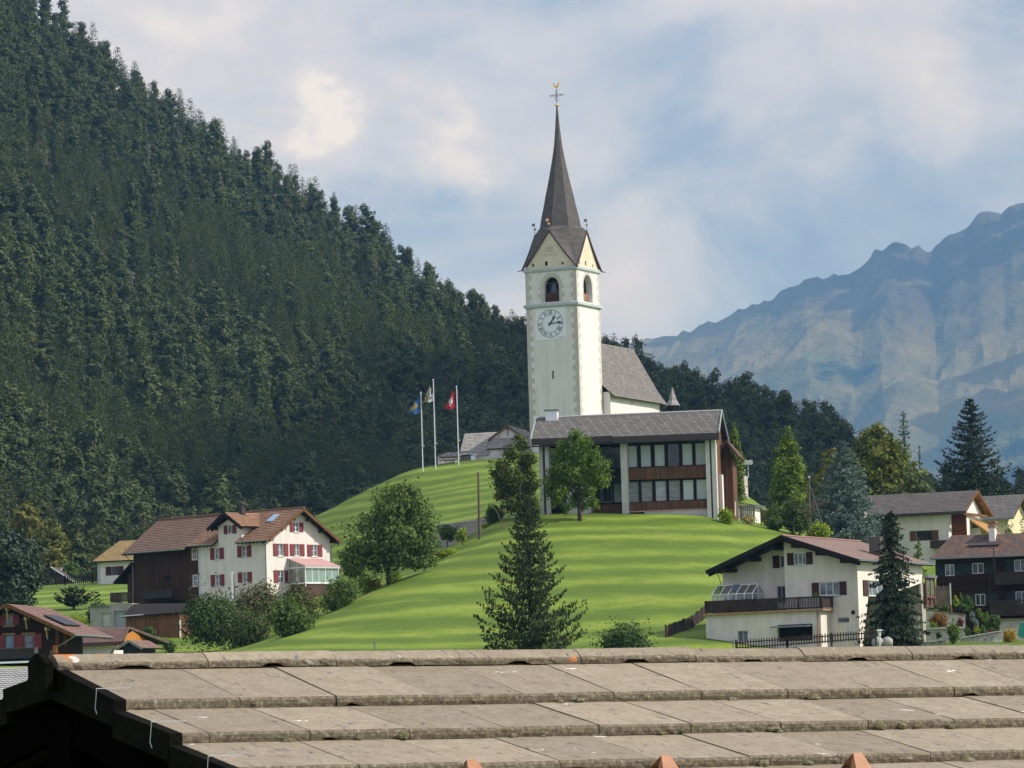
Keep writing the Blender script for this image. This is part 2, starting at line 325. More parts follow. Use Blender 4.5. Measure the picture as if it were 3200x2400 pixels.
M_white = mat('plaster_white', (.81, .765, .715), var=.13, vscale=.9, stretch=(1.6, 1.6, .45), bump=.01, bscale=14)
M_cream = mat('plaster_cream', (.80, .745, .67), var=.15, vscale=.9, stretch=(1.6, 1.6, .45), bump=.01, bscale=14)
M_church = mat('church_plaster', (.77, .75, .71), var=.14, vscale=.7, stretch=(1.6, 1.6, .35), bump=.012, bscale=9)
M_quoin = mat('quoin_stone', (.57, .535, .48), var=.15, vscale=1.2)
M_gable = mat('gable_plaster', (.70, .635, .48), var=.16, vscale=.7)
M_cornice = mat('cornice_stone', (.48, .54, .53), var=.15, vscale=1.5)
M_clockw = mat('clock_white', (.78, .82, .86), rough=.6)
M_ink = mat('clock_black', (.035, .045, .06), rough=.5)
M_dark = mat('dark_opening', (.01, .01, .011), rough=.9)
M_gold = mat('gilding', (.95, .6, .22), rough=.25, metal=1.0)
M_iron = mat('wrought_iron', (.16, .17, .2), rough=.5, metal=.6)
M_bell = mat('bell_bronze', (.10, .11, .12), rough=.45, metal=.5)
M_louver = boards('louver_boards', [(.10, .06, .04), (.16, .10, .06)], .22, 'z')
M_shingle = rooftile('spire_shingle', [(.10, .092, .088), (.135, .125, .118), (.085, .078, .076)], .18, .3, wave=.25)
M_nave = rooftile('nave_shingle', [(.18, .168, .155), (.25, .235, .215), (.13, .12, .115)], .3, .4, wave=.4)
M_trimred = mat('verge_brown', (.10, .055, .05), rough=.8)
M_wood = boards('weathered_boards', [(.040, .022, .013), (.085, .042, .022), (.055, .030, .017)], .16)
M_woodb = boards('brown_boards', [(.15, .072, .038), (.22, .11, .058), (.09, .043, .025)], .13)
M_woodf = boards('front_boards', [(.19, .085, .042), (.27, .13, .065), (.12, .055, .03)], .17)
M_beam = mat('roof_beam', (.17, .085, .035), var=.3, vscale=3, stretch=(1, 1, .3))
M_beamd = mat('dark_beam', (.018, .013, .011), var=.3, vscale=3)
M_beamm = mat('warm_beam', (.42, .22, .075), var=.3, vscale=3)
M_log = boards('log_wall', [(.028, .013, .008), (.046, .020, .011), (.020, .010, .007)], .17, 'z')
M_redsh = mat('shutter_red', (.21, .036, .04), rough=.6)
M_brsh = mat('shutter_brown', (.055, .022, .02), rough=.6)
M_grsh = mat('shutter_green', (.012, .028, .022), rough=.6)
M_wframe = mat('window_white', (.78, .80, .80), rough=.5)
M_gframe = mat('window_grey', (.38, .40, .42), rough=.5)
M_wood_sill = mat('wood_surround', (.25, .16, .09), rough=.7)
M_glass = glassm('glass_dark', (.035, .045, .055))
M_curt = glassm('glass_curtain', (.22, .26, .31), var=.75, scale=2.0)
M_glassg = glassm('glass_green', (.30, .42, .39), var=.2)
M_blind = mat('blind_white', (.52, .60, .62), rough=.45, var=.12, vscale=2, spec=.5)
M_tile_red = rooftile('tile_red', [(.29, .155, .095), (.37, .205, .125), (.22, .115, .08), (.44, .26, .15)], .24, .38, moss=(.20, .15, .10))
M_tile_barn = rooftile('tile_barn', [(.22, .135, .105), (.27, .165, .125), (.17, .105, .085)], .24, .38, moss=(.15, .12, .09))
M_tile_yel = rooftile('tile_yellow', [(.34, .22, .11), (.42, .29, .13), (.28, .15, .09)], .24, .38, moss=(.36, .31, .13))
M_tile_brn = rooftile('tile_brown', [(.22, .14, .12), (.27, .175, .15), (.19, .12, .105)], .22, .33)
M_tile_mix = rooftile('tile_mixed', [(.13, .095, .085), (.17, .125, .11), (.20, .15, .13), (.15, .11, .10), (.34, .17, .09)], .22, .35)
M_tile_gry = rooftile('slate_grey', [(.105, .092, .088), (.13, .115, .108), (.09, .08, .078)], .6, .42, wave=.08)
M_tile_mod = rooftile('slate_modern', [(.125, .117, .108), (.155, .145, .135), (.105, .098, .09)], .6, .42, wave=.08, spots=(.75, .75, .75))
M_tile_brs = rooftile('shingle_rose', [(.24, .165, .145), (.27, .19, .165), (.215, .15, .135)], .3, .3, wave=.1)
M_tile_chap = rooftile('shingle_pale', [(.34, .325, .30), (.42, .40, .37), (.27, .25, .24)], .28, .35, wave=.3)
M_fascia = mat('fascia_dark', (.055, .045, .045), rough=.6)
M_gutter = mat('gutter_zinc', (.22, .25, .27), rough=.4, metal=.6)
M_conc = mat('concrete', (.40, .39, .36), var=.25, vscale=.9, bump=.02, bscale=12)
M_concp = mat('concrete_pale', (.60, .60, .57), var=.18, vscale=.8)
M_concd = mat('concrete_dark', (.20, .20, .20), var=.3, vscale=.9)
M_door = mat('door_grey', (.33, .37, .40), rough=.6)
M_pole = mat('pole_wood', (.14, .105, .08), var=.4, vscale=3, stretch=(3, 3, .4))
M_fence = mat('fence_wood', (.15, .115, .09), var=.4, vscale=2)
M_fenced = mat('fence_dark', (.06, .042, .035), var=.4, vscale=2)
M_metal = mat('painted_metal', (.75, .77, .80), rough=.4)
M_alu = mat('aluminium', (.62, .66, .68), rough=.35, metal=.7)
M_stone = mat('dry_stone', (.62, .60, .56), col2=(.30, .29, .27), vscale=3.2, bump=.06, bscale=3.5, detail=6)
M_bark = mat('bark', (.07, .05, .038), var=.4, vscale=4, stretch=(3, 3, .6))
M_barkp = mat('bark_pale', (.28, .25, .22), var=.4, vscale=4)
M_brick = mat('chimney_brick', (.42, .25, .18), var=.3, vscale=6)
M_orange = mat('orange_paint', (.75, .22, .06), rough=.6)
M_awn = mat('awning_pink', (.50, .30, .29), rough=.7, var=.1)
M_awnw = mat('awning_white', (.80, .76, .74), rough=.7)
M_corr = mat('corrugated_green', (.30, .38, .35), rough=.5)
M_rlight = rooftile('sheet_pale', [(.40, .40, .39), (.44, .44, .43), (.36, .36, .35)], .18, .16, wave=1.0)
M_dish = mat('dish_grey', (.62, .62, .60), rough=.5)
M_teal = mat('teal_cloth', (.02, .22, .17), rough=.8)
M_skyl = mat('skylight', (.24, .36, .52), rough=.15, spec=.8)
# ------------------------------------------------------------------ ground
def t_of(px): v = W(px, 1750, 1.0); return v.x / v.y
GR = [120, 195, 212, 228, 245, 262, 275, 290, 310, 330, 347, 365, 400, 450]
GT = {
 -500: [2150, 2085, 2060, 2030, 1990, 1960, 1935, 1915, 1890, 1865, 1850, 1842, 1835, 1830],
 0:    [2150, 2085, 2060, 2030, 1990, 1960, 1935, 1915, 1890, 1862, 1847, 1838, 1832, 1830],
 150:  [2150, 2085, 2060, 2030, 2000, 1965, 1940, 1915, 1885, 1855, 1835, 1828, 1824, 1826],
 400:  [2150, 2085, 2065, 2045, 2018, 1975, 1940, 1905, 1870, 1838, 1816, 1812, 1812, 1820],
 600:  [2150, 2085, 2060, 2045, 2020, 1975, 1930, 1890, 1850, 1820, 1800, 1800, 1810, 1820],
 700:  [2150, 2085, 2042, 2042, 2010, 1950, 1905, 1872, 1832, 1795, 1765, 1765, 1780, 1810],
 800:  [2150, 2080, 2012, 2020, 1980, 1905, 1868, 1845, 1810, 1760, 1715, 1718, 1740, 1800],
 900:  [2150, 2080, 2000, 1968, 1968, 1888, 1858, 1832, 1785, 1725, 1662, 1668, 1700, 1800],
 1000: [2150, 2080, 1990, 1926, 1930, 1870, 1845, 1812, 1755, 1680, 1605, 1613, 1680, 1800],
 1160: [2150, 2080, 1985, 1890, 1838, 1822, 1795, 1745, 1680, 1600, 1522, 1532, 1620, 1800],
 1300: [2150, 2080, 1980, 1870, 1790, 1765, 1748, 1690, 1620, 1540, 1461, 1470, 1560, 1800],
 1450: [2150, 2080, 1980, 1865, 1765, 1685, 1690, 1650, 1580, 1500, 1440, 1445, 1540, 1800],
 1580: [2150, 2080, 1980, 1860, 1740, 1610, 1605, 1600, 1550, 1485, 1432, 1434, 1500, 1800],
 1750: [2150, 2080, 1980, 1860, 1730, 1602, 1590, 1560, 1500, 1440, 1400, 1400, 1460, 1800],
 2000: [2150, 2080, 1980, 1860, 1730, 1602, 1590, 1560, 1500, 1440, 1400, 1400, 1460, 1800],
 2200: [2150, 2080, 1985, 1865, 1740, 1606, 1600, 1580, 1530, 1490, 1462, 1470, 1540, 1800],
 2290: [2150, 2080, 1990, 1875, 1755, 1628, 1622, 1605, 1560, 1530, 1510, 1530, 1600, 1800],
 2400: [2150, 2080, 2000, 1900, 1770, 1645, 1645, 1642, 1622, 1605, 1590, 1610, 1660, 1800],
 2530: [2150, 2080, 2010, 1920, 1800, 1672, 1680, 1675, 1670, 1665, 1665, 1680, 1720, 1800],
 2700: [2150, 2080, 2030, 1960, 1850, 1740, 1720, 1712, 1700, 1700, 1710, 1720, 1750, 1800],
 2800: [2140, 2070, 2020, 1995, 1940, 1850, 1780, 1740, 1720, 1715, 1720, 1730, 1755, 1800],
 2850: [2130, 2062, 2012, 2002, 1990, 1900, 1800, 1760, 1740, 1730, 1730, 1740, 1760, 1800],
 2950: [2120, 2050, 2006, 2000, 1992, 1900, 1830, 1775, 1745, 1732, 1730, 1740, 1760, 1800],
 3100: [2110, 2040, 2004, 1998, 1985, 1900, 1840, 1790, 1760, 1740, 1740, 1750, 1770, 1800],
 3700: [2110, 2040, 2004, 1985, 1950, 1890, 1840, 1790, 1760, 1740, 1740, 1750, 1770, 1800]}
_cols = sorted(GT); _ct = np.array([t_of(c) for c in _cols])
_zt = np.array([[W(c, p, y).z for p, y in zip(GT[c], GR)] for c in _cols])
TG = np.concatenate([np.linspace(-0.9, _ct[0] - .003, 10), np.linspace(_ct[0], _ct[-1], 260), np.linspace(_ct[-1] + .003, 0.9, 10)])
YG = np.concatenate([[-40, 5, 30, 60, 90], np.linspace(120, 195, 12)[:-1], np.linspace(195, 452, 200), [470, 500, 600, 1200, 3000, 9000, 20000]]) * K
_tmp = np.array([np.interp(YG, np.array(GR) * K, r) for r in _zt])          # cols x Y
ZG = np.array([np.interp(TG, _ct, _tmp[:, j]) for j in range(len(YG))]).T
def _blur(a, n):
    for _ in range(n):
        a[1:-1, :] = .25 * a[:-2, :] + .5 * a[1:-1, :] + .25 * a[2:, :]
        b = a.copy(); a[:, 1:-1] = .25 * b[:, :-2] + .5 * b[:, 1:-1] + .25 * b[:, 2:]
    return a
_core = ZG[10:-10, 16:-8].copy(); _blur(_core, 10); ZG[10:-10, 16:-8] = _core
ZG[:, :5] = -4.5
for j in range(len(YG)):
    if YG[j] > 455 * K: ZG[:, j] = -10 - 20 * min(1, (YG[j] / K - 455) / 500)
_rng = np.random.default_rng(3)
def gz(x, y):
    j = min(max(np.searchsorted(YG, y) - 1, 0), len(YG) - 2); fy = (y - YG[j]) / (YG[j + 1] - YG[j]); t = x / max(y, 1.0)
    i = min(max(np.searchsorted(TG, t) - 1, 0), len(TG) - 2); ft = (t - TG[i]) / (TG[i + 1] - TG[i])
    ft = min(max(ft, 0), 1); fy = min(max(fy, 0), 1)
    return float((ZG[i, j] * (1 - ft) + ZG[i + 1, j] * ft) * (1 - fy) + (ZG[i, j + 1] * (1 - ft) + ZG[i + 1, j + 1] * ft) * fy)
def grid_mesh(name, X, Y, Zz, mat_, smooth=True):
    nx, ny = X.shape; v = np.stack([X, Y, Zz], -1).reshape(-1, 3)
    i, j = np.meshgrid(np.arange(nx - 1), np.arange(ny - 1), indexing='ij'); a = (i * ny + j).ravel()
    f = np.stack([a, a + ny, a + ny + 1, a + 1], -1)
    return np_mesh(name, v, f, mat_, smooth)
def np_mesh(name, v, f, mat_, smooth=False, tint=None, parent=None, link=True):
    me = bpy.data.meshes.new(name); nf, k = f.shape
    me.vertices.add(len(v)); me.vertices.foreach_set('co', np.ascontiguousarray(v, dtype=np.float32).ravel())
    me.loops.add(nf * k); me.loops.foreach_set('vertex_index', np.ascontiguousarray(f, dtype=np.int32).ravel())
    me.polygons.add(nf); me.polygons.foreach_set('loop_start', np.arange(0, nf * k, k, dtype=np.int32))
    if smooth: me.polygons.foreach_set('use_smooth', np.ones(nf, dtype=bool))
    if tint is not None:
        at = me.attributes.new('tint', 'FLOAT', 'FACE'); at.data.foreach_set('value', np.ascontiguousarray(tint, dtype=np.float32))
    me.update(calc_edges=True)
    if mat_: me.materials.append(mat_)
    if not link: return me
    o = bpy.data.objects.new(name, me); C.objects.link(o)
    if parent: o.parent = parent
    return o

def grass_mat():
    m = bpy.data.materials.new('mown_grass'); m.use_nodes = True; nt = m.node_tree; b = nt.nodes['Principled BSDF']; b.inputs['Roughness'].default_value = .85; b.inputs['Specular IOR Level'].default_value = .15
    ge = N(nt, 'ShaderNodeNewGeometry'); sx = N(nt, 'ShaderNodeSeparateXYZ'); Lk(nt, ge.outputs['Position'], sx.inputs[0])
    mp = N(nt, 'ShaderNodeMapping', i={3: (.018, .018, .018)}); Lk(nt, ge.outputs['Position'], mp.inputs[0])
    n0 = N(nt, 'ShaderNodeTexNoise', i={'Scale': 1.0, 'Detail': 3.0}); Lk(nt, mp.outputs[0], n0.inputs[0])
    # swaths mown along the contours, about 1.1 m of height apart
    hz = math_(nt, 'ADD', math_(nt, 'DIVIDE', math_(nt, 'SUBTRACT', sx.outputs[2], math_(nt, 'MULTIPLY', sx.outputs[0], .02)), 1.65), math_(nt, 'MULTIPLY', n0.outputs[0], 4.5))
    fr = math_(nt, 'FRACT', hz)
    band = math_(nt, 'MULTIPLY_ADD', math_(nt, 'SINE', math_(nt, 'MULTIPLY', fr, 2 * math.pi)), .5, .5)
    wn = N(nt, 'ShaderNodeTexWhiteNoise', noise_dimensions='1D'); Lk(nt, math_(nt, 'FLOOR', hz), wn.inputs['W'])
    band = math_(nt, 'MULTIPLY', band, math_(nt, 'MULTIPLY_ADD', wn.outputs[0], .35, .6))
    mpn = N(nt, 'ShaderNodeMapping', i={3: (.25, .25, .9)}); Lk(nt, ge.outputs['Position'], mpn.inputs[0])
    n1 = N(nt, 'ShaderNodeTexNoise', i={'Scale': 1.0, 'Detail': 8.0, 'Roughness': .72}); Lk(nt, mpn.outputs[0], n1.inputs[0])
    n2 = N(nt, 'ShaderNodeTexNoise', i={'Scale': 3.0, 'Detail': 6.0, 'Roughness': .75}); Lk(nt, ge.outputs['Position'], n2.inputs[0])
    f = math_(nt, 'ADD', math_(nt, 'MULTIPLY', band, .85), math_(nt, 'MULTIPLY', math_(nt, 'SUBTRACT', n1.outputs[0], .5), 1.8), clamp=True)
    f = math_(nt, 'ADD', f, math_(nt, 'MULTIPLY', math_(nt, 'SUBTRACT', n2.outputs[0], .56), 1.25), clamp=True)
    c = ramp(nt, f, [(0, (.085, .142, .018)), (.35, (.128, .195, .022)), (.7, (.188, .255, .034)), (1, (.26, .31, .06))])
    # dry, straw-coloured spots
    n3 = N(nt, 'ShaderNodeTexNoise', i={'Scale': .11, 'Detail': 7.0, 'Roughness': .7}); Lk(nt, ge.outputs['Position'], n3.inputs[0])
    n4 = N(nt, 'ShaderNodeTexNoise', i={'Scale': 9.0, 'Detail': 4.0, 'Roughness': .8}); Lk(nt, ge.outputs['Position'], n4.inputs[0]); hv = N(nt, 'ShaderNodeHueSaturation'); Lk(nt, c, hv.inputs['Color']); Lk(nt, math_(nt, 'MULTIPLY_ADD', n4.outputs[0], .9, .55), hv.inputs['Value']); c = hv.outputs[0]
    c = mixc(nt, math_(nt, 'MULTIPLY_ADD', math_(nt, 'SUBTRACT', n3.outputs[0], .60), 4.0, 0, clamp=True), c, (.27, .27, .09))
    Lk(nt, c, b.inputs['Base Color'])
    bp = N(nt, 'ShaderNodeBump', i={'Strength': .7, 'Distance': .12}); Lk(nt, math_(nt, 'ADD', n2.outputs[0], math_(nt, 'MULTIPLY', band, .15)), bp.inputs['Height']); Lk(nt, bp.outputs[0], b.inputs['Normal'])
    MATS['grass'] = m; return m
M_grass = grass_mat()
TT, YY = np.meshgrid(TG, YG, indexing='ij')
XX = TT * np.maximum(YY, 60 * K)
_mask = ((YY > 200 * K) & (YY < 450 * K))
def vnoise(x, y, s, seed):   # cheap value noise
    r = np.random.default_rng(seed).random((128, 128)); u = (x / s) % 127; v = (y / s) % 127
    i = np.floor(u).astype(int); j = np.floor(v).astype(int); fu = u - i; fv = v - j; fu = fu * fu * (3 - 2 * fu); fv = fv * fv * (3 - 2 * fv)
    return (r[i, j] * (1 - fu) + r[(i + 1) % 128, j] * fu) * (1 - fv) + (r[i, (j + 1) % 128] * (1 - fu) + r[(i + 1) % 128, (j + 1) % 128] * fu) * fv - .5
ZGn = ZG + _mask * (vnoise(XX + 5000, YY, 9, 1) * .35 + vnoise(XX + 5000, YY, 3.5, 2) * .12)
ground = tag(grid_mesh('ground', XX, YY, ZGn, M_grass), kind='structure')

# ------------------------------------------------------------------ forest slope
SKY = [(-900, -900), (0, -290), (116, -60), (150, 5), (217, 85), (350, 190), (477, 300), (640, 400), (760, 475), (900, 590), (1000, 630), (1100, 700), (1170, 750), (1270, 830), (1390, 900), (1530, 985), (1640, 1045), (1800, 1090), (2000, 1160), (2070, 1210), (2150, 1225), (2240, 1290), (2400, 1345), (2540, 1410), (2620, 1455), (2700, 1520), (2790, 1600), (2900, 1650), (3200, 1690), (4200, 1750)]
FB = [(-900, 480), (0, 485), (600, 510), (1600, 560), (2900, 600), (4200, 640)]
FS = [(-900, 1080), (0, 1020), (1100, 960), (1600, 900), (2200, 800), (2900, 720), (4200, 700)]
FP = [(-900, 1836), (600, 1836), (1000, 1800), (1600, 1780), (4200, 1780)]
def it(tab, x): return np.interp(x, [a for a, b in tab], [b for a, b in tab])
def px_of(x, y): return 1600 + (x / y - t_of(1600)) * FPX     # column at mid height
def fz(x, y):
    px = px_of(x, y); yo = y / K; yb = it(FB, px); ys = it(FS, px)
    zb = W(px, it(FP, px), yb).z; zs = W(px, it(SKY, px), ys).z
    s = (yo - yb) / (ys - yb)
    if s < 0: return zb + s * 40
    if s <= 1: return zb + (zs - zb) * (0.80 * s + 0.20 * s * s)
    return zs - (s - 1) * 160
fcols = np.linspace(-900, 4200, 180); frows = np.linspace(-.15, 1.9, 70)
FX = np.zeros((180, 70)); FY = FX.copy(); FZ = FX.copy()
for i, c in enumerate(fcols):
    yb, ys = it(FB, c), it(FS, c)
    for j, s in enumerate(frows):
        y = (yb + (ys - yb) * s) * K; x = t_of(c) * y; FX[i, j] = x; FY[i, j] = y; FZ[i, j] = fz(x, y)
def frelief(x, y):
    a = x * .8 + y * .6; b = -x * .6 + y * .8
    return 14 * vnoise(a + 3000, b + 3000, 70, 11) + 6 * vnoise(a + 3000, b + 3000, 28, 12)
_rel = frelief(FX, FY) * np.clip((frows[None, :]) * 3, 0, 1)
M_ffloor = mat('forest_floor', (.030, .036, .016), var=.5, vscale=.05, bump=.5, bscale=.3)
tag(grid_mesh('forest_hill', FX, FY, FZ + _rel, M_ffloor), kind='structure')
def fgz(x, y):
    px = px_of(x, y); yb, ys = it(FB, px), it(FS, px); s = (y / K - yb) / (ys - yb)
    return fz(x, y) + float(frelief(np.array(x), np.array(y))) * min(max(s * 3, 0), 1)

# ------------------------------------------------------------------ far mountains
MSK = [(900, 1330), (1500, 1215), (1850, 1095), (1924, 1068), (2054, 1041), (2170, 1013), (2260, 985), (2315, 955), (2400, 922), (2459, 897), (2546, 853), (2604, 846), (2640, 838), (2690, 842), (2720, 825), (2778, 762), (2820, 748), (2864, 749), (2910, 758), (2950, 770), (2975, 745), (3010, 709), (3060, 690), (3096, 662), (3139, 647), (3170, 650), (3200, 625), (3500, 540), (4500, 700), (5500, 900)]
NC, NR = 760, 230; mc = np.concatenate([np.linspace(900, 1650, 40)[:-1], np.linspace(1650, 3500, 640), np.linspace(3500, 5500, 82)[1:]]); mr = np.linspace(0, 1.5, NR)
MX = np.zeros((NC, NR)); MY = MX.copy(); MZ = MX.copy()
for i, c in enumerate(mc):
    yb, ys = 6000 - .24 * (c - 1600), 9300 - .2 * (c - 1600)
    zt = W(c, it(MSK, c), ys).z
    for j, s in enumerate(mr):
        y = (yb + (ys - yb) * s) * K; MX[i, j] = t_of(c) * y; MY[i, j] = y
        MZ[i, j] = -30 + (zt + 30) * (s ** 1.12 if s <= 1 else 1 - (s - 1) * .55)
_a = (MX * .9 - MY * .25) / 2; _b = (MX * .3 + MY) / 2
def ridged(a, b, s, seed): return 1 - 2 * np.abs(vnoise(a + 90000, b + 90000, s, seed)) * 2
_sm = np.clip(mr[None, :] * 2.2, 0, 1) * np.clip(np.abs(mr[None, :] - 1) * 5 + .12, 0, 1)
MZ += (.32 + .5 * np.clip(mr[None, :], 0, 1)) * _sm * (110 * (ridged(_a + 60 * vnoise(_a + 7000, _b, 90, 31), _b * .35, 330, 21) - .5) + 52 * (ridged(_a * 1.1 + _b * .25 + 30 * vnoise(_a + 3000, _b, 45, 32), _b * .4, 150, 22) - .5) + 26 * (ridged(_a - _b * .2, _b * .5, 62, 26) - .5) + 13 * (ridged(_a, _b * .7, 27, 27) - .5) + 5 * vnoise(_a, _b, 12, 24))
MZ += np.clip(1 - np.abs(mr[None, :] - 1) * 6, 0, 1) * (20 * vnoise(_a + 50000, _b + 50000, 60, 25) + 10 * (ridged(_a + 1000, _b * .2, 24, 28) - .5) + 7 * vnoise(_a + 40000, _b * .3, 9, 29))
def mountain_mat():
    m = bpy.data.materials.new('mountain'); m.use_nodes = True; nt = m.node_tree; b = nt.nodes['Principled BSDF']; b.inputs['Roughness'].default_value = .95; b.inputs['Specular IOR Level'].default_value = .1
    ge = N(nt, 'ShaderNodeNewGeometry'); sx = N(nt, 'ShaderNodeSeparateXYZ'); Lk(nt, ge.outputs['Position'], sx.inputs[0]); nn = N(nt, 'ShaderNodeSeparateXYZ'); Lk(nt, ge.outputs['Normal'], nn.inputs[0])
    n = N(nt, 'ShaderNodeTexNoise', i={'Scale': .0007, 'Detail': 8.0, 'Roughness': .62, 'Distortion': .4}); Lk(nt, ge.outputs['Position'], n.inputs[0])
    n2 = N(nt, 'ShaderNodeTexNoise', i={'Scale': .003, 'Detail': 7.0, 'Roughness': .7}); Lk(nt, ge.outputs['Position'], n2.inputs[0])
    # forest below, meadows in the middle, rock above
    h = math_(nt, 'DIVIDE', sx.outputs[2], 1800.0)
    h = math_(nt, 'ADD', h, math_(nt, 'MULTIPLY', math_(nt, 'SUBTRACT', n.outputs[0], .5), 1.5))
    h = math_(nt, 'ADD', h, math_(nt, 'MULTIPLY', math_(nt, 'SUBTRACT', n2.outputs[0], .5), .5))
    c = ramp(nt, h, [(.20, (.006, .012, .010)), (.34, (.010, .018, .012)), (.40, (.07, .078, .03)), (.58, (.135, .118, .05)), (.74, (.08, .072, .035)), (.85, (.05, .045, .035)), (1.0, (.062, .058, .05))])
    Lk(nt, c, b.inputs['Base Color'])
    bp = N(nt, 'ShaderNodeBump', i={'Strength': 1.0, 'Distance': 60.0}); Lk(nt, n2.outputs[0], bp.inputs['Height']); Lk(nt, bp.outputs[0], b.inputs['Normal'])
    return m
tag(grid_mesh('mountain', MX, MY, MZ, mountain_mat()), kind='structure')
# ------------------------------------------------------------------ foliage
def diamonds(c, ax, lat, L, Wd, rng=None, nrm=None):
    """c (n,3) centres; ax, lat unit vectors; returns verts, quads (pointed leaf / needle spray)"""
    n = len(c); v = np.empty((n, 4, 3)); v[:, 0] = c - ax * L[:, None] * .5; v[:, 2] = c + ax * L[:, None] * .5
    v[:, 1] = c + lat * Wd[:, None] * .5; v[:, 3] = c - lat * Wd[:, None] * .5
    return v.reshape(-1, 3), np.arange(n * 4).reshape(n, 4)
def unit(a): return a / np.maximum(np.linalg.norm(a, axis=-1, keepdims=True), 1e-9)
def conifer(seed, h, r, whorls=22, bpw=7, tufts=14, size=.5, droop=.25, up=.35, hang=.35, base=.06, shape=1.0, gap=.15, wid=.45, tip=1.0, wob=.22, tv=.18):
    g = np.random.default_rng(seed); cs, axs, lts, Ls, Ws, tn = [], [], [], [], [], []
    for w in range(whorls):
        for b in range(bpw):
            t = (w + g.random() * .95) / whorls; z0 = h * (base + (1 - base) * t)
            if g.random() < gap * (1 - t): continue
            az = 2 * math.pi * (b + g.random() * .8) / bpw + w * 1.3
            L = r * ((1 - t) ** shape) * (1 + wob * g.normal()) + .12 * r * .3 + .05
            n = max(3, int(tufts * (0.35 + .65 * (1 - t)))); s = g.random(n) ** .7
            d = np.array([math.cos(az), math.sin(az), 0]); p = np.array([-d[1], d[0], 0])
            lo = (g.random(n) * 2 - 1) * L * wid * s * (1.15 - s) * 1.6
            zz = z0 - droop * s * L + up * L * s ** 3 * .6 + g.normal(0, .06, n) * L * .3
            c = d * (s * L)[:, None] + p * lo[:, None] + np.array([0, 0, 1.]) * zz[:, None]
            ax = unit(d * (.8) + p * (np.sign(lo) * .55)[:, None] + np.array([0, 0, 1.]) * (g.normal(-droop * .6, .25, n))[:, None] + g.normal(0, .15, (n, 3)))
            hg = g.random(n) < hang
            ax[hg] = unit(np.array([0, 0, -1.]) + g.normal(0, .28, (hg.sum(), 3)))
            lt = unit(np.cross(ax, unit(g.normal(0, .5, (n, 3)) + np.array([0, 0, 1.]) * (~hg)[:, None] + d * hg[:, None])))
            sz = size * (.6 + .8 * g.random(n)) * (.55 + .45 * (1 - t)) * tip
            cs.append(c); axs.append(ax); lts.append(lt); Ls.append(sz); Ws.append(sz * (.34 + .25 * g.random(n))); tn.append(np.clip(.5 + g.normal(0, tv, n) + g.normal(0, tv * .5), 0, 1))
    v, f = diamonds(np.concatenate(cs), np.concatenate(axs), np.concatenate(lts), np.concatenate(Ls), np.concatenate(Ws))
    return v, f, np.concatenate(tn)
def blobs(seed, lobes, n, size, flat=1.0, inner=.55, wratio=.7, up=.3, tv=.17, rnd=.55):
    """leaves spread through ellipsoid lobes [(centre),(radii)]; leaf count shared by lobe area"""
    g = np.random.default_rng(seed); ar = np.array([l[1][0] * l[1][1] + l[1][0] * l[1][2] for l in lobes]); cnt = (ar / ar.sum() * n).astype(int) + 3
    C_, T_, Nn = [], [], []
    for (c, r), k in zip(lobes, cnt):
        d = unit(g.normal(0, 1, (k, 3))); rad = inner + (1.08 - inner) * g.random(k) ** .55
        # clumpy surface: push leaves in and out with a few random directions
        for _ in range(5):
            q = unit(g.normal(0, 1, 3)); rad *= 1 + .14 * np.sin(6 * (d @ q) + g.random() * 6)
        C_.append(np.array(c) + d * rad[:, None] * np.array(r)); Nn.append(d); T_.append(np.clip(.5 + g.normal(0, tv, k) + g.normal(0, tv * .7), 0, 1))
    c = np.concatenate(C_); d = np.concatenate(Nn); k = len(c)
    nr = unit(d * .8 + np.array([0, 0, up]) + g.normal(0, rnd, (k, 3))); ax = unit(np.cross(nr, g.normal(0, 1, (k, 3)))); lt = unit(np.cross(nr, ax))
    sz = size * (.6 + .8 * g.random(k)); v, f = diamonds(c, ax, lt, sz, sz * wratio)
    return v, f, np.concatenate(T_)
def lobes_crown(seed, h, r, z0, nl=14, lr=.42, shape='round', flat=.8):
    g = np.random.default_rng(seed); out = []
    for i in range(nl):
        t = (i + .5) / nl; z = z0 + (h - z0) * (.10 + .84 * t)
        if shape == 'round': rr = r * math.sqrt(max(.05, 1 - (2 * t - .9) ** 2 * .8))
        elif shape == 'cone': rr = r * (1 - t) ** .8
        elif shape == 'dome': rr = r * math.sqrt(max(.03, 1 - t ** 2.2))
        else: rr = r * math.sqrt(max(.05, 1 - (2 * t - 1) ** 4))
        a = i * 2.4 + g.random(); k = rr * (.35 + .35 * g.random()); s = max(rr * lr * (1.1 + .5 * g.random()), r * .16)
        out.append(((math.cos(a) * k, math.sin(a) * k, z), (s, s, s * flat)))
    return out
def trunk_mesh(h, r0, limbs, seed, mat_, name='trunk', parent=None, link=True):
    g = random.Random(seed); m = MB()
    pts = [(0, 0, -.5)] + [(g.uniform(-.1, .1) * h * .06 * i / 5, g.uniform(-.1, .1) * h * .06 * i / 5, h * i / 5) for i in range(1, 6)]
    m.tube(pts, [r0 * (1.15 - .19 * i) for i in range(6)], 7)
    for (z, a, L, el) in limbs:
        p0 = Vector((0, 0, z)); d = Vector((math.cos(a) * math.cos(el), math.sin(a) * math.cos(el), math.sin(el)))
        m.tube([p0, p0 + d * L * .5, p0 + d * L + Vector((0, 0, L * .12))], [r0 * .42, r0 * .28, r0 * .1], 5)
    if link: return m.build(name, mat_, parent)
    return m
L_spruce = leaf('needles_spruce', [(.020, .034, .011), (.046, .064, .019), (.088, .100, .03)], trans=.15)
L_spruced = leaf('needles_dark', [(.010, .022, .010), (.024, .042, .016), (.045, .062, .022)], trans=.12)
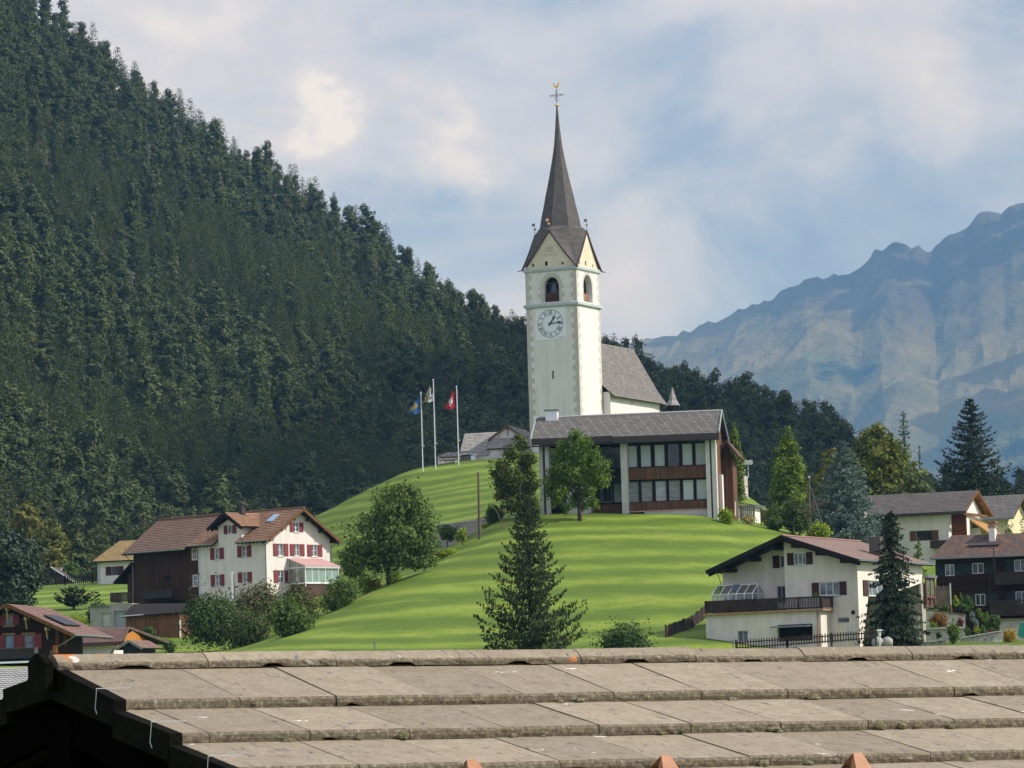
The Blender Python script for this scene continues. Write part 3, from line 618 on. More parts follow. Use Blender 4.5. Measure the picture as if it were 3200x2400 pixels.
L_blue = leaf('needles_blue', [(.07, .115, .105), (.145, .21, .19), (.26, .34, .32)], trans=.12)
L_thuja = leaf('thuja_green', [(.06, .105, .010), (.13, .20, .018), (.23, .30, .03)], trans=.2)
L_apple = leaf('leaf_green', [(.038, .070, .014), (.075, .130, .025), (.145, .205, .042)], trans=.25)
L_rowan = leaf('leaf_bright', [(.045, .095, .012), (.095, .175, .02), (.20, .26, .035)], trans=.3)
L_maple = leaf('leaf_autumn', [(.07, .10, .015), (.14, .17, .02), (.24, .17, .03)], trans=.25)
L_bush = leaf('leaf_bush', [(.028, .062, .014), (.055, .105, .024), (.11, .165, .04)], trans=.25)
L_bushb = leaf('leaf_olive', [(.05, .055, .018), (.09, .10, .03), (.15, .13, .05)], trans=.25)
L_yellow = leaf('leaf_yellow', [(.30, .22, .015), (.48, .36, .02), (.62, .45, .03)], trans=.3)
L_lime = leaf('leaf_lime', [(.12, .20, .015), (.22, .30, .02), (.36, .40, .04)], trans=.3)
L_redb = leaf('leaf_russet', [(.16, .06, .02), (.26, .11, .03), (.14, .12, .03)], trans=.2)
L_purp = leaf('leaf_purple', [(.12, .03, .04), (.2, .06, .07), (.1, .07, .05)], trans=.2)
L_larch = leaf('larch_gold', [(.08, .10, .02), (.15, .16, .03), (.24, .17, .05)], trans=.2)
L_forest = leaf('forest_needles', [(.034, .052, .015), (.054, .080, .019), (.072, .100, .024), (.094, .106, .033)], trans=.12, objvar=.5)

def place(px, py, Y):
    """stand a thing on the ground where the view through its foot meets the slope, near distance Y"""
    best = None; prev = None
    for k in range(-24, 25):
        q = W(px, py, Y + k); d = gz(q.x, q.y) - q.z
        if prev is not None and (prev < 0) != (d < 0) and (best is None or abs(k) < abs(best)): best = k
        prev = d
    p = W(px, py, Y + (best or 0)); return Vector((p.x, p.y, gz(p.x, p.y)))
def tree_at(name, label, cat, px, pyb, Y, tip, width, kind, mat_, seed=1, group=None, zbase=None, trunk=M_bark, **kw):
    """tip = (px, py) of the top, width in photograph px at its widest"""
    p = place(px, pyb, Y)
    if zbase is not None: p.z = zbase
    Y = p.y / K; h = W(tip[0], tip[1], Y).z - p.z; r = width / 8000 * Y / 2
    e = tag(empty(name, p), label, cat, group)
    if kind == 'spruce':
        a = dict(whorls=int(16 + h * 1.2), bpw=8, tufts=26, size=max(.5, h * .05)); a.update(kw)
        v, f, tn = conifer(seed, h, r, **a); th = h * .96
        trunk_mesh(th, max(.12, h * .016), [], seed, trunk, parent=e)
    elif kind == 'column':
        n = kw.get('n', 9000); g = np.random.default_rng(seed); z0 = kw.get('z0', .02)
        lob = [((0, 0, h * (z0 + (.93 - z0) * t)), (r * q, r * q, h * .11)) for t, q in [(.0, .6), (.12, .85), (.25, .97), (.38, 1.0), (.5, .95), (.62, .86), (.74, .72), (.85, .55), (.94, .36), (1.0, .2)]]
        lob += [((math.cos(a) * r * .55 * q, math.sin(a) * r * .55 * q, h * t), (r * .45 * q, r * .45 * q, h * .07)) for a, t, q in [(g.random() * 6.3, .08 + .8 * g.random(), 0) for _ in range(0)]]
        for k in range(22):
            t = g.random() * .85 + .04; a = g.random() * 6.3; q = math.sqrt(max(.1, 1 - t ** 2)); lob.append(((math.cos(a) * r * .62 * q, math.sin(a) * r * .62 * q, h * t), (r * .42 * q, r * .42 * q, h * .075)))
        v, f, tn = blobs(seed, lob, n, kw.get('size', .34), wratio=.45, up=.9, inner=.8); trunk_mesh(h * .5, .15, [], seed, trunk, parent=e)
    else:
        z0 = h * kw.get('z0', .15); lob = kw.get('lobes') or lobes_crown(seed, h, r, z0, kw.get('nl', 18), kw.get('lr', .42), kind, kw.get('flat', .8))
        v, f, tn = blobs(seed, lob, kw.get('n', 5000), kw.get('size', .3), inner=kw.get('inner', .5))
        g = random.Random(seed); limbs = [(h * g.uniform(.12, .6), g.uniform(0, 6.3), r * g.uniform(.5, .9), g.uniform(.4, 1.0)) for _ in range(9)]
        trunk_mesh(h * .75, max(.06, h * .022), limbs, seed, trunk, parent=e)
    np_mesh('crown', v, f, mat_, tint=tn, parent=e)
    return e
def bush_at(name, label, cat, px, pyb, Y, pytop, width, mat_, seed=1, group=None, n=1200, size=.22, nl=7, depth=1.0, **kw):
    """one leafy bush as a single mesh standing on the ground"""
    p = place(px, pyb, Y) if kw.get('z') is None else W(px, pyb, Y)
    Y = p.y / K; h = max(.25, W(px, pytop, Y).z - p.z); r = width / 8000 * Y / 2; g = random.Random(seed); lob = []
    for i in range(nl):
        a = g.uniform(0, 6.3); k = g.uniform(.1, .55) * r; s = r * g.uniform(.38, .6); zz = h * g.uniform(.2, .72); lob.append(((math.cos(a) * k, math.sin(a) * k * depth, zz), (s, s * depth, min(s, h * .42))))
    lob.append(((0, 0, h * .5), (r * .6, r * .6 * depth, h * .5)))
    v, f, tn = blobs(seed, lob, n, size, inner=.35); o = np_mesh(name, v, f, mat_, tint=tn); o.location = p
    return tag(o, label, cat, group)

# ---- forest: prototypes
random.seed(5)
protos = []
def pine_lobes(seed, h, r):
    g = random.Random(seed); out = []
    for i in range(11):
        t = .22 + .78 * (i + .4) / 11; rr = r * (1.05 - .75 * (t - .22)) ; a = g.uniform(0, 6.3); k = rr * g.uniform(.1, .55); s = rr * g.uniform(.42, .62)
        out.append(((math.cos(a) * k, math.sin(a) * k, h * t * .95), (s, s * g.uniform(.8, 1.1), h * g.uniform(.05, .085))))
    return out
for k in range(5):
    v, f, tn = conifer(100 + k, 1.0, .17 + .022 * k, whorls=24, bpw=8, tufts=13, size=.052, droop=.2, up=.2, hang=.3, base=.04, gap=.06, shape=.8, tv=.07)
    protos.append(('spruce', v, f, tn))
for k in range(5):
    v, f, tn = blobs(200 + k, pine_lobes(60 + k, 1.0, .30), 2300, .052, inner=.66, wratio=.55, up=.6, tv=.06, rnd=.28)
    protos.append(('pine', v, f, tn))
g = np.random.default_rng(77); pts = []
# hill crests that hide whatever stands low behind them
HIDE = [(0, 1835), (400, 1700), (600, 1600), (1000, 1640), (1160, 1530), (1300, 1465), (1450, 1440), (1640, 1380), (1660, 1320), (2240, 1290), (2250, 1490), (2400, 1600), (2700, 1620), (3300, 1620)]
for row in np.arange(0, 1, .0001):
    pass
s_ = 0.0; y = 480 * K
while y < 1010 * K:
    step = 4.7 + 2.0 * (y / K - 480) / 500
    x = t_of(-150) * y
    while x < t_of(3350) * y:
        xx = x + g.normal() * step * .3; yy = y + g.normal() * step * .3; x += step
        px = px_of(xx, yy); yo = yy / K; yb, ys = it(FB, px), it(FS, px)
        if yo < yb - 3 or yo > ys + 12: continue
        if g.random() < .06: continue
        z = fgz(xx, yy); h = g.uniform(9.5, 15.5) * (1.0 + .3 * g.random() ** 3) * (.75 + .4 * g.random())
        dz = math.hypot(1, 0) * 0
        ptop = 1200 - FPX * ((Vector((xx, yy, z + h)).dot(_u)) / (Vector((xx, yy, z + h)).dot(_f)))
        if ptop > it(HIDE, px) + 5: continue
        pts.append((yo, xx, yy, z, h, px, ptop))
    y += step * .95
pts.sort()
print('forest trees', len(pts))
isp = [bool((math.sin(p[1] * .021) + math.cos(p[2] * .017) + g.normal() * .8) > -.75) for p in pts]
tree_meshes = []
for kname, v, f, tn in protos:
    # denser version for the individual ones
    tree_meshes.append((kname, np_mesh('crown', v, f, L_forest, tint=tn, link=False)))
_tm = MB(); _tm.tube([(0, 0, -.08), (0, 0, .5), (0.004, 0, .96)], [.014, .009, .003], 5)
_to = _tm.build('trunk', M_bark); trunk_me = _to.data; bpy.data.objects.remove(_to)
_tp = MB(); _tp.tube([(0, 0, -.08), (0.01, 0, .5), (0.0, 0.01, .93)], [.017, .012, .004], 5)
_to = _tp.build('trunk', mat('bark_pine', (.22, .13, .085), var=.4, vscale=3)); trunkp_me = _to.data; bpy.data.objects.remove(_to)
NEAR = 290; CR = {}
def variant(i): return g.integers(0, 5) + (0 if isp[i] else 5)
for i, (yo, xx, yy, z, h, px, ptop) in enumerate(pts[:NEAR]):
    k = int(variant(i)); kind = protos[k][0]
    e = empty(kind + '_tree', (xx, yy, z - .2)); e.scale = (h, h, h); e.rotation_euler = (0, 0, g.random() * 6.3)
    if kind == 'spruce': tag(e, 'dark green spruce in the front rows of the mountainside forest, pointed crown', 'tree', 'spruces at the foot of the forest')
    else: tag(e, 'grey-green pine in the front rows of the mountainside forest, uneven rounded crown', 'tree', 'pines at the foot of the forest')
    for nm, me in (('crown', tree_meshes[k][1]), ('trunk', trunk_me if kind == 'spruce' else trunkp_me)):
        o = bpy.data.objects.new(nm, me); C.objects.link(o); o.parent = e
        if nm == 'crown': CR.setdefault(k, o)
# the rest of the wood: one object, its trees set out on points by geometry nodes
fp = []; fk = []; fr_ = []; fs_ = []
for i, (yo, xx, yy, z, h, px, ptop) in enumerate(pts[NEAR:]):
    k = int(variant(i + NEAR)); fp.append((xx, yy, z - .2)); fk.append(k); fr_.append((g.normal(0, .03), g.normal(0, .03), g.random() * 6.3)); w_ = h * g.uniform(.78, 1.08); fs_.append((w_, w_, h))
me = bpy.data.meshes.new('forest'); me.from_pydata(fp, [], [])
at = me.attributes.new('kind_index', 'INT', 'POINT'); at.data.foreach_set('value', fk)
for nm, arr in (('turn', fr_), ('size', fs_)): at = me.attributes.new(nm, 'FLOAT_VECTOR', 'POINT'); at.data.foreach_set('vector', np.array(arr, dtype=np.float32).ravel())
forest = bpy.data.objects.new('forest', me); C.objects.link(forest); tag(forest, 'dense conifer forest covering the steep mountainside', 'forest', kind='stuff')
ng = bpy.data.node_groups.new('forest_nodes', 'GeometryNodeTree'); ng.interface.new_socket('Geometry', in_out='INPUT', socket_type='NodeSocketGeometry'); ng.interface.new_socket('Geometry', in_out='OUTPUT', socket_type='NodeSocketGeometry')
gi = ng.nodes.new('NodeGroupInput'); go = ng.nodes.new('NodeGroupOutput'); jn = ng.nodes.new('GeometryNodeJoinGeometry'); ip = ng.nodes.new('GeometryNodeInstanceOnPoints')
for k in sorted(CR):
    oi = ng.nodes.new('GeometryNodeObjectInfo'); oi.transform_space = 'ORIGINAL'; oi.inputs['Object'].default_value = CR[k]; oi.inputs['As Instance'].default_value = True; ng.links.new(oi.outputs['Geometry'], jn.inputs[0])
def na(nm, dt): n = ng.nodes.new('GeometryNodeInputNamedAttribute'); n.data_type = dt; n.inputs['Name'].default_value = nm; return n.outputs[0]
ng.links.new(gi.outputs[0], ip.inputs['Points']); ng.links.new(jn.outputs[0], ip.inputs['Instance']); ip.inputs['Pick Instance'].default_value = True
ng.links.new(na('kind_index', 'INT'), ip.inputs['Instance Index']); e2r = ng.nodes.new('FunctionNodeEulerToRotation'); ng.links.new(na('turn', 'FLOAT_VECTOR'), e2r.inputs[0]); ng.links.new(e2r.outputs[0], ip.inputs['Rotation']); ng.links.new(na('size', 'FLOAT_VECTOR'), ip.inputs['Scale']); ng.links.new(ip.outputs[0], go.inputs[0])
md = forest.modifiers.new('trees', 'NODES'); md.node_group = ng
# ================================================================== CHURCH
def church():
    O = W(1816, 1345, 346); b = Bld('church', 'pale parish church on the hilltop with tall clock tower and needle spire', 'church', O, -25)
    E = b.e; wd_ = 7.65; F = b.front(0); S = b.side(0)
    _, zbase = 0, -4.0
    zmid = b.hit(S, zT(1300, 800))[1]; ztop = b.hit(S, zT(1292, 92))[1]; zap = b.hit(F, zS(293, 1200))[1]
    # tower walls with belfry arches and slit
    def arch(pl, x0, x1, zb, zt, n=10):
        c = (x0 + x1) / 2; hw = (x1 - x0) / 2; zs_ = zt - hw * 1.15; pts = [(x0, zb), (x1, zb)]
        for i in range(n + 1): a = math.pi * i / n; pts.append((c + hw * math.cos(a), zs_ + (zt - zs_) * math.sin(a)))
        return pts
    fx0, fz0 = b.hit(F, zT(640, 780)); fx1, _ = b.hit(F, zT(945, 765)); _, fzt = b.hit(F, zT(795, 287))
    sx0, sz0 = b.hit(S, zT(1435, 768)); sx1, _ = b.hit(S, zT(1605, 790)); _, szt = b.hit(S, zT(1510, 247))
    fz0 = zmid + .35; sz0 = zmid + .35
    slx, slz0 = b.hit(F, zA(257, 1421)); _, slz1 = b.hit(F, zA(257, 1384))
    m = MB()
    fa = arch(F, fx0, fx1, fz0, fzt); sa = arch(S, sx0, sx1, sz0, szt)
    wall(m, F, [(-wd_, zbase), (0, zbase), (0, ztop), (-wd_, ztop)], [fa, rect(slx - .16, slz0, slx + .16, slz1)], reveal=.7)
    wall(m, S, [(0, zbase), (wd_, zbase), (wd_, ztop), (0, ztop)], [sa], reveal=.9)
    B = Pl((0, wd_, 0), (-1, 0, 0), (0, 1, 0)); Lf = Pl((-wd_, wd_, 0), (0, -1, 0), (-1, 0, 0))
    wall(m, B, [(0, zbase), (wd_, zbase), (wd_, ztop), (0, ztop)], [arch(B, 2.9, 4.8, fz0, fzt)], reveal=.7)
    wall(m, Lf, [(0, zbase), (wd_, zbase), (wd_, ztop), (0, ztop)], [arch(Lf, 2.9, 4.8, fz0, fzt)], reveal=.7)
    tw = m.build('tower', M_church, E)
    # dark bell chamber behind the arches
    m = MB(); m.box(-wd_ + .95, -.95, .95, wd_ - .95, fz0 - .3, ztop - .3); m.build('bell_chamber', M_dark, tw)
    m = MB(); c = (fx0 + fx1) / 2
    for i in range(6): zz = fz0 + .05 + i * .21; m.hexa([F.p(fx0 + .02, zz, -.5), F.p(fx1 - .02, zz, -.5), F.p(fx1 - .02, zz, -.38), F.p(fx0 + .02, zz, -.38)], [F.p(fx0 + .02, zz + .19, -.62), F.p(fx1 - .02, zz + .19, -.62), F.p(fx1 - .02, zz + .2, -.52), F.p(fx0 + .02, zz + .2, -.52)])
    m.build('louver', M_louver, tw)
    m = MB(); cc = (sx0 + sx1) / 2
    m.hexa([S.p(sx0 + .02, sz0 + .02, -.75), S.p(sx1 - .02, sz0 + .02, -.75), S.p(sx1 - .02, sz0 + .02, -.65), S.p(sx0 + .02, sz0 + .02, -.65)], [S.p(sx0 + .02, sz0 + 1.3, -.75), S.p(sx1 - .02, sz0 + 1.3, -.75), S.p(sx1 - .02, sz0 + 1.3, -.65), S.p(sx0 + .02, sz0 + 1.3, -.65)])
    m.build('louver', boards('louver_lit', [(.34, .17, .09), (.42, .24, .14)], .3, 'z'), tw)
    m = MB(); zb = (fz0 + 1.4)
    prof = [(.0, 1.15), (.25, 1.12), (.36, .95), (.42, .5), (.55, .15), (.72, 0)]
    rings = [[F.p(c + r * math.cos(a * math.pi / 6), zb + z, -.85 + .0) + Vector((0, r * math.sin(a * math.pi / 6) * .25, 0)) for a in range(12)] for r, z in prof]
    m.mesh([p for r in rings for p in r], [(i * 12 + k, i * 12 + (k + 1) % 12, (i + 1) * 12 + (k + 1) % 12, (i + 1) * 12 + k) for i in range(5) for k in range(12)])
    m.bar(F.p(fx0, zb + 1.25, -.8), F.p(fx1, zb + 1.25, -.8), .14); m.build('bell', M_bell, tw)
    # painted corner stones and arch surrounds (flush bands 3 mm proud)
    def qb(m, pl, a0, a1, c0, c1, o=.003): m.quad(pl.p(a0, c0, o), pl.p(a1, c0, o), pl.p(a1, c1, o), pl.p(a0, c1, o))
    for pl, segs in ((F, ((-wd_, 1), (0, -1))), (S, ((0, 1), (wd_, -1))), (B, ((0, 1), (wd_, -1))), (Lf, ((0, 1), (wd_, -1)))):
      for a, sgn in segs:
        z = zbase; i = 0; m = MB()
        while z < ztop - .35:
            hq = .72 if z < zmid else .66
            w_ = .95 if i % 2 else .55; z1 = min(z + hq, ztop - .3); qb(m, pl, min(a, a + sgn * w_), max(a, a + sgn * w_), z, z1)
            z += hq; i += 1
        m.build('quoins', M_quoin, tw)
    m = MB(); hw = (fx1 - fx0) / 2
    for pl, x0, x1, zt_, zb_ in ((F, fx0, fx1, fzt, fz0), (S, sx0, sx1, szt, sz0)):
        hw = (x1 - x0) / 2; cx = (x0 + x1) / 2; zs_ = zt_ - hw * 1.15; z = zb_; i = 0
        while z < zs_: 
            w_ = .85 if i % 2 else .5; w_ *= (1 if pl is F else .55); z1 = min(z + .6, zs_); qb(m, pl, x0 - w_, x0, z, z1, .004); qb(m, pl, x1, x1 + w_, z, z1, .004); z += .6; i += 1
        k = .55 if pl is F else .4
        for q in range(12):
            a0, a1 = math.pi * q / 12, math.pi * (q + 1) / 12
            m.quad(pl.p(cx + hw * math.cos(a0), zs_ + (zt_ - zs_) * math.sin(a0), .004), pl.p(cx + (hw + k) * math.cos(a0), zs_ + (zt_ - zs_ + k) * math.sin(a0), .004), pl.p(cx + (hw + k) * math.cos(a1), zs_ + (zt_ - zs_ + k) * math.sin(a1), .004), pl.p(cx + hw * math.cos(a1), zs_ + (zt_ - zs_) * math.sin(a1), .004))
    m.build('arch_surround', M_quoin, tw)
    # cornices
    for z, o1, t in ((zmid, .30, .42), (ztop, .22, .40)):
        m = MB(); m.box(-wd_ - o1, o1, -o1, wd_ + o1, z - t * .5, z + t * .25); m.hexa([(-wd_ - o1, -o1, z + t * .25), (o1, -o1, z + t * .25), (o1, wd_ + o1, z + t * .25), (-wd_ - o1, wd_ + o1, z + t * .25)], [(-wd_, 0, z + t * .6), (0, 0, z + t * .6), (0, wd_, z + t * .6), (-wd_, wd_, z + t * .6)])
        m.box(-wd_ - o1 * .5, o1 * .5, -o1 * .5, wd_ + o1 * .5, z - t * .85, z - t * .5)
        m.build('cornice', M_cornice, E)
    # gables
    hgt = zap - ztop
    for k, pl in enumerate((F, S, B, Lf)):
        a0, a1 = (-wd_, 0) if k == 0 else (0, wd_); ca = (a0 + a1) / 2; zb_ = ztop + .23
        m = MB(); holes = []
        for t_, w_, h_ in ((.16, .2, .55), (.42, .28, .75), (.74, .2, .45)):
            x = a0 + wd_ * t_; holes.append(rect(x - w_ * .8, zb_ + .25, x + w_ * .8, zb_ + .25 + h_ * .8))
        wall(m, pl, [(a0 + .12, zb_), (a1 - .12, zb_), (ca, zap - .15)], holes if k < 2 else (), reveal=.35)
        gb = m.build('gable', M_gable, E)
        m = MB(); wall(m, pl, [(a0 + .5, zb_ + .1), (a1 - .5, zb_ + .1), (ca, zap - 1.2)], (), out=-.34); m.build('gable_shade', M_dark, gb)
        if k == 0:   # faint painted inscription
            m = MB(); g = random.Random(4)
            for i in range(4):
                x = ca - .05 + (i - 1.5) * .3; zz = zb_ + hgt * .40
                m.quad(pl.p(x - .1, zz, .006), pl.p(x - .03, zz, .006), pl.p(x - .03, zz + .75, .006), pl.p(x - .1, zz + .75, .006)); m.quad(pl.p(x - .03, zz + .6 * (i % 2) + .02, .006), pl.p(x + .11, zz + .6 * (i % 2) + .02, .006), pl.p(x + .11, zz + .6 * (i % 2) + .13, .006), pl.p(x - .03, zz + .6 * (i % 2) + .13, .006)); m.quad(pl.p(x + .05, zz + .1, .0062), pl.p(x + .11, zz + .1, .0062), pl.p(x + .11, zz + .7, .0062), pl.p(x + .05, zz + .7, .0062))
            m.quad(pl.p(ca - .8, zz - .45, .006), pl.p(ca + 1.1, zz - .45, .006), pl.p(ca + 1.1, zz - .35, .006), pl.p(ca - .8, zz - .35, .006))
            m.build('inscription', mat('faded_paint', (.42, .33, .36)), gb)
    # helm: octagonal needle standing over four gables
    cx, cy = -wd_ / 2, wd_ / 2; pc = b.world((cx, cy, 0)); Yc = pc.y / K
    zz = lambda y: W(1730, y, Yc).z - O.z
    prof = [(714, 2.78), (690, 2.62), (640, 2.14), (614, 1.92), (570, 1.48), (524, 1.08), (490, .80), (454, .55), (420, .40), (391, .29), (350, .15), (332, .09)]
    Pz = [(zz(y), r * 1.09) for y, r in prof]
    mt = MB(); mtr = MB(); z0, r0 = Pz[0]
    def ov(r, z, k): a = math.pi / 4 * k; return Vector((cx + r * math.sin(a), cy - r * math.cos(a), z))   # k=0 front, 1 front-right corner ...
    for i in range(len(Pz) - 1):
        za, ra = Pz[i]; zb2, rb = Pz[i + 1]
        for k in range(8):
            p = [ov(ra, za, k), ov(ra, za, k + 1), ov(rb, zb2, k + 1), ov(rb, zb2, k)]; w_ = (p[1] - p[0]).length
            mt.quad(*p, uv=((k * 3, za), (k * 3 + w_, za), (k * 3 + (w_ + (p[2] - p[3]).length) / 2, zb2), (k * 3 + (w_ - (p[2] - p[3]).length) / 2, zb2)))
    hwid = wd_ / 2 + .10
    A = [Vector((cx, cy - hwid, zap)), None, Vector((cx + hwid, cy, zap)), None, Vector((cx, cy + hwid, zap)), None, Vector((cx - hwid, cy, zap)), None]
    q_ = hwid + .22; cn = {1: (q_, -q_), 3: (q_, q_), 5: (-q_, q_), 7: (-q_, -q_)}
    for k in (1, 3, 5, 7):
        c = Vector((cx + cn[k][0], cy + cn[k][1], ztop + .05)); sg = Vector((cn[k][0], cn[k][1], 0)).normalized()
        a, b2 = A[k - 1], A[(k + 1) % 8]; v1, vc, v2 = ov(r0, z0, k - 1), ov(r0 * 1.0, z0, k), ov(r0, z0, k + 1)
        # bend at one fifth height for the kicked eaves
        def at(p, q, t, sag): r = p.lerp(q, t); r.z -= sag; return r
        for pa, pv in ((a, v1), (b2, v2)):
            n = 6
            for i in range(n):
                t0, t1 = i / n, (i + 1) / n; sg0 = .22 * math.sin(math.pi * t0) ; sg1 = .22 * math.sin(math.pi * t1)
                e0, e1 = at(pa, c, t0, sg0), at(pa, c, t1, sg1); g0, g1 = at(vc, c, t0, sg0 * .9), at(vc, c, t1, sg1 * .9)
                if i == 0: g0 = vc
                g1 = g1 + (Vector((cx, cy, g1.z)) - g1) * .16 * math.sin(math.pi * t1); g0 = g0 + (Vector((cx, cy, g0.z)) - g0) * .16 * math.sin(math.pi * t0)
                mt.quad(e0, e1, g1, g0, uv=((t0 * 6, 0), (t1 * 6, 0), (t1 * 6, (g1 - e1).length), (t0 * 6, (g0 - e0).length)))
                mtr.bar(e0, e1, .08, .2)
            mt.poly([pa, vc, pv], uv=((0, 0), (1, 0), (1, 1)))
        mtr.bar(c - sg * .9 + Vector((0, 0, .12)), c + sg * .55 - Vector((0, 0, .12)), .12, .12)
    mt.build('spire', M_shingle, E); mtr.build('verge', M_trimred, E)
    # finials
    for k in (0, 2, 4, 6):
        p = A[k]; m = MB(); m.tube([p - Vector((0, 0, .3)), p + Vector((0, 0, 1.6))], .04, 5); f = m.build('finial', M_iron, E)
        m = MB(); m.ball(p + Vector((0, 0, .85)), .19, 10); m.build('gilded_ball', M_gold, f)
        m = MB(); m.slab([p + Vector((0, 0, 1.3)), p + Vector((-.4, 0, 1.25)), p + Vector((-.4, 0, 1.6)), p + Vector((0, 0, 1.65))], .03, (0, 1, 0)); m.build('pennant', M_gold if k == 0 else M_iron, f)
    zt = Pz[-1][0]; top = Vector((cx, cy, zt)); m = MB()
    zc = W(1735, 298, Yc).z - O.z; ze = W(1735, 277, Yc).z - O.z
    m.tube([top - Vector((0, 0, .6)), Vector((cx, cy, ze))], .045, 5)
    for s in (-1, 1):
        m.tube([Vector((cx, cy, zc)), Vector((cx + s * 1.05, cy, zc))], .035, 4)
        m.tube([Vector((cx, cy, zc + .22)), Vector((cx + s * .75, cy, zc + .06)), Vector((cx + s * 1.05, cy, zc + .16))], .02, 4)
        m.tube([Vector((cx, cy, zc - .22)), Vector((cx + s * .75, cy, zc - .06)), Vector((cx + s * 1.05, cy, zc - .16))], .02, 4)
        m.tube([Vector((cx + s * .22, cy, zc - .7)), Vector((cx + s * .06, cy, zc)), Vector((cx + s * .16, cy, zc + .8))], .02, 4)
        m.tube([Vector((cx, cy, zc - .95)), Vector((cx + s * .3, cy, zc - .45)), Vector((cx + s * .12, cy, zc - .3))], .02, 4)
    cr = m.build('cross', M_iron, E)
    m = MB(); m.ball((cx, cy, zt + .12), .27, 12); m.build('gilded_ball', M_gold, cr)
    m = MB(); q = lambda x, z: Vector((cx + x, cy, ze + z))
    m.slab([q(-.12, .1), q(.16, .05), q(.36, .25), q(.42, .62), q(.5, .72), q(.38, .86), q(.28, .78), q(.2, .5), q(-.1, .4), q(-.3, .75), q(-.5, .85), q(-.42, .5), q(-.3, .25)], .08, (0, 1, 0)); m.ball(q(.02, .3), .18, 8); m.build('weathercock', M_gold, cr)
    # clock
    x0, z1 = b.hit(F, zT(462, 880)); x1, _ = b.hit(F, zT(1062, 850)); _, z0c = b.hit(F, zT(770, 1540)); z1 = min(z1, zmid - .4); cxk, czk = b.hit(F, zT(768, 1220))
    m = MB(); m.hexa([F.p(x0, z0c, .006), F.p(x1, z0c, .006), F.p(x1, z0c, .04), F.p(x0, z0c, .04)], [F.p(x0, z1, .006), F.p(x1, z1, .006), F.p(x1, z1, .04), F.p(x0, z1, .04)]); clk = m.build('clock_face', M_clockw, E)
    m = MB(); Rk = 1.93
    def ring(r, w_, n=64):
        for i in range(n):
            a0, a1 = 2 * math.pi * i / n, 2 * math.pi * (i + 1) / n
            m.quad(*[F.p(cxk + rr * math.sin(a), czk + rr * math.cos(a), .046) for rr, a in ((r, a0), (r, a1), (r - w_, a1), (r - w_, a0))])
    ring(Rk, .07); ring(1.22, .05)
    def stroke(an, u0, v0, u1, v1, w_):   # in the numeral's own frame: u tangential, v radial outward (top of the numeral outwards)
        ca, sa_ = math.cos(an), math.sin(an)
        def P(u, v): rr = 1.27 + v; return (cxk + rr * sa_ + u * ca, czk + rr * ca - u * sa_)
        d = Vector((u1 - u0, v1 - v0)).normalized(); nx, ny = -d.y * w_ / 2, d.x * w_ / 2
        m.quad(*[F.p(*P(u, v), .048 + random.random() * .001) for u, v in ((u0 - nx, v0 - ny), (u1 - nx, v1 - ny), (u1 + nx, v1 + ny), (u0 + nx, v0 + ny))])
    gl = {'I': .15, 'V': .30, 'X': .30}
    for i, s in enumerate(['XII', 'I', 'II', 'III', 'IIII', 'V', 'VI', 'VII', 'VIII', 'IX', 'X', 'XI']):
        an = R(30 * i); tot = sum(gl[c] for c in s); u = -tot / 2; hN = .52
        for c in s:
            uc = u + gl[c] / 2
            if c == 'I': stroke(an, uc, .02, uc, hN, .085)
            elif c == 'V': stroke(an, uc - .11, hN, uc, .02, .085); stroke(an, uc + .11, hN, uc, .02, .035)
            else: stroke(an, uc - .11, hN, uc + .11, .02, .085); stroke(an, uc + .11, hN, uc - .11, .02, .035)
            u += gl[c]
        for v in (0.28,):
            a2 = R(30 * i + 15); m.quad(*[F.p(cxk + (1.27 + v + dv) * math.sin(a2) + du, czk + (1.27 + v + dv) * math.cos(a2), .047) for du, dv in ((-.035, -.03), (.035, -.03), (.035, .03), (-.035, .03))])
    xs, zs2 = x1 - 1.0, z0c + .16    # small maker's line in the corner of the plate
    for i in range(5):
        m.quad(F.p(xs + i * .17, zs2, .047), F.p(xs + i * .17 + .04, zs2, .047), F.p(xs + i * .17 + .04, zs2 + .18, .047), F.p(xs + i * .17, zs2 + .18, .047)); m.quad(F.p(xs + i * .17 + .04, zs2, .0472), F.p(xs + i * .17 + .1, zs2, .0472), F.p(xs + i * .17 + .1, zs2 + .04, .0472), F.p(xs + i * .17 + .04, zs2 + .04, .0472))
    m.build('numerals', M_ink, clk)
    for an, L, w_, nm in ((R(35), 1.25, .20, 'hour_hand'), (R(85), 1.8, .13, 'minute_hand')):
        m = MB(); s_, c_ = math.sin(an), math.cos(an); P = lambda u, v, o: F.p(cxk + v * s_ + u * c_, czk + v * c_ - u * s_, o)
        o = .10 if nm[0] == 'h' else .14
        pts = [(-w_ * .55, -.3), (w_ * .55, -.3), (w_ * .35, L * .55), (w_ * .9, L * .72), (0, L), (-w_ * .9, L * .72), (-w_ * .35, L * .55)]
        m.slab([P(u, v, o + .02) for u, v in pts], .03, F.n); m.build(nm, M_ink, clk)
    # ---- nave
    un = 1.07; NS = b.side(un); ridge_u = -3.9
    _, zeL = b.hit(NS, zA(518, 1492)); vE, zeE = b.hit(NS, zA(712, 1524)); vend, _ = b.hit(NS, zA(748, 1540)); vend = max(vend, vE + 1.5)
    RS = b.side(ridge_u); vR, zR_ = b.hit(RS, zA(618, 1286)); v0 = wd_ + .05
    m = MB(); ul = 2 * ridge_u - un
    wall(m, NS, [(v0, zbase), (vE, zbase), (vE, zeL + .2), (v0, zeL + .2)], [rect(*[q for p in (b.hit(NS, zA(612, 1537)), b.hit(NS, zA(616, 1518))) for q in p])], reveal=.4)
    m.quad((0.02, v0, zbase), (un, v0, zbase), (un, v0, zeL + .4), (0.02, v0, zeL + .4))
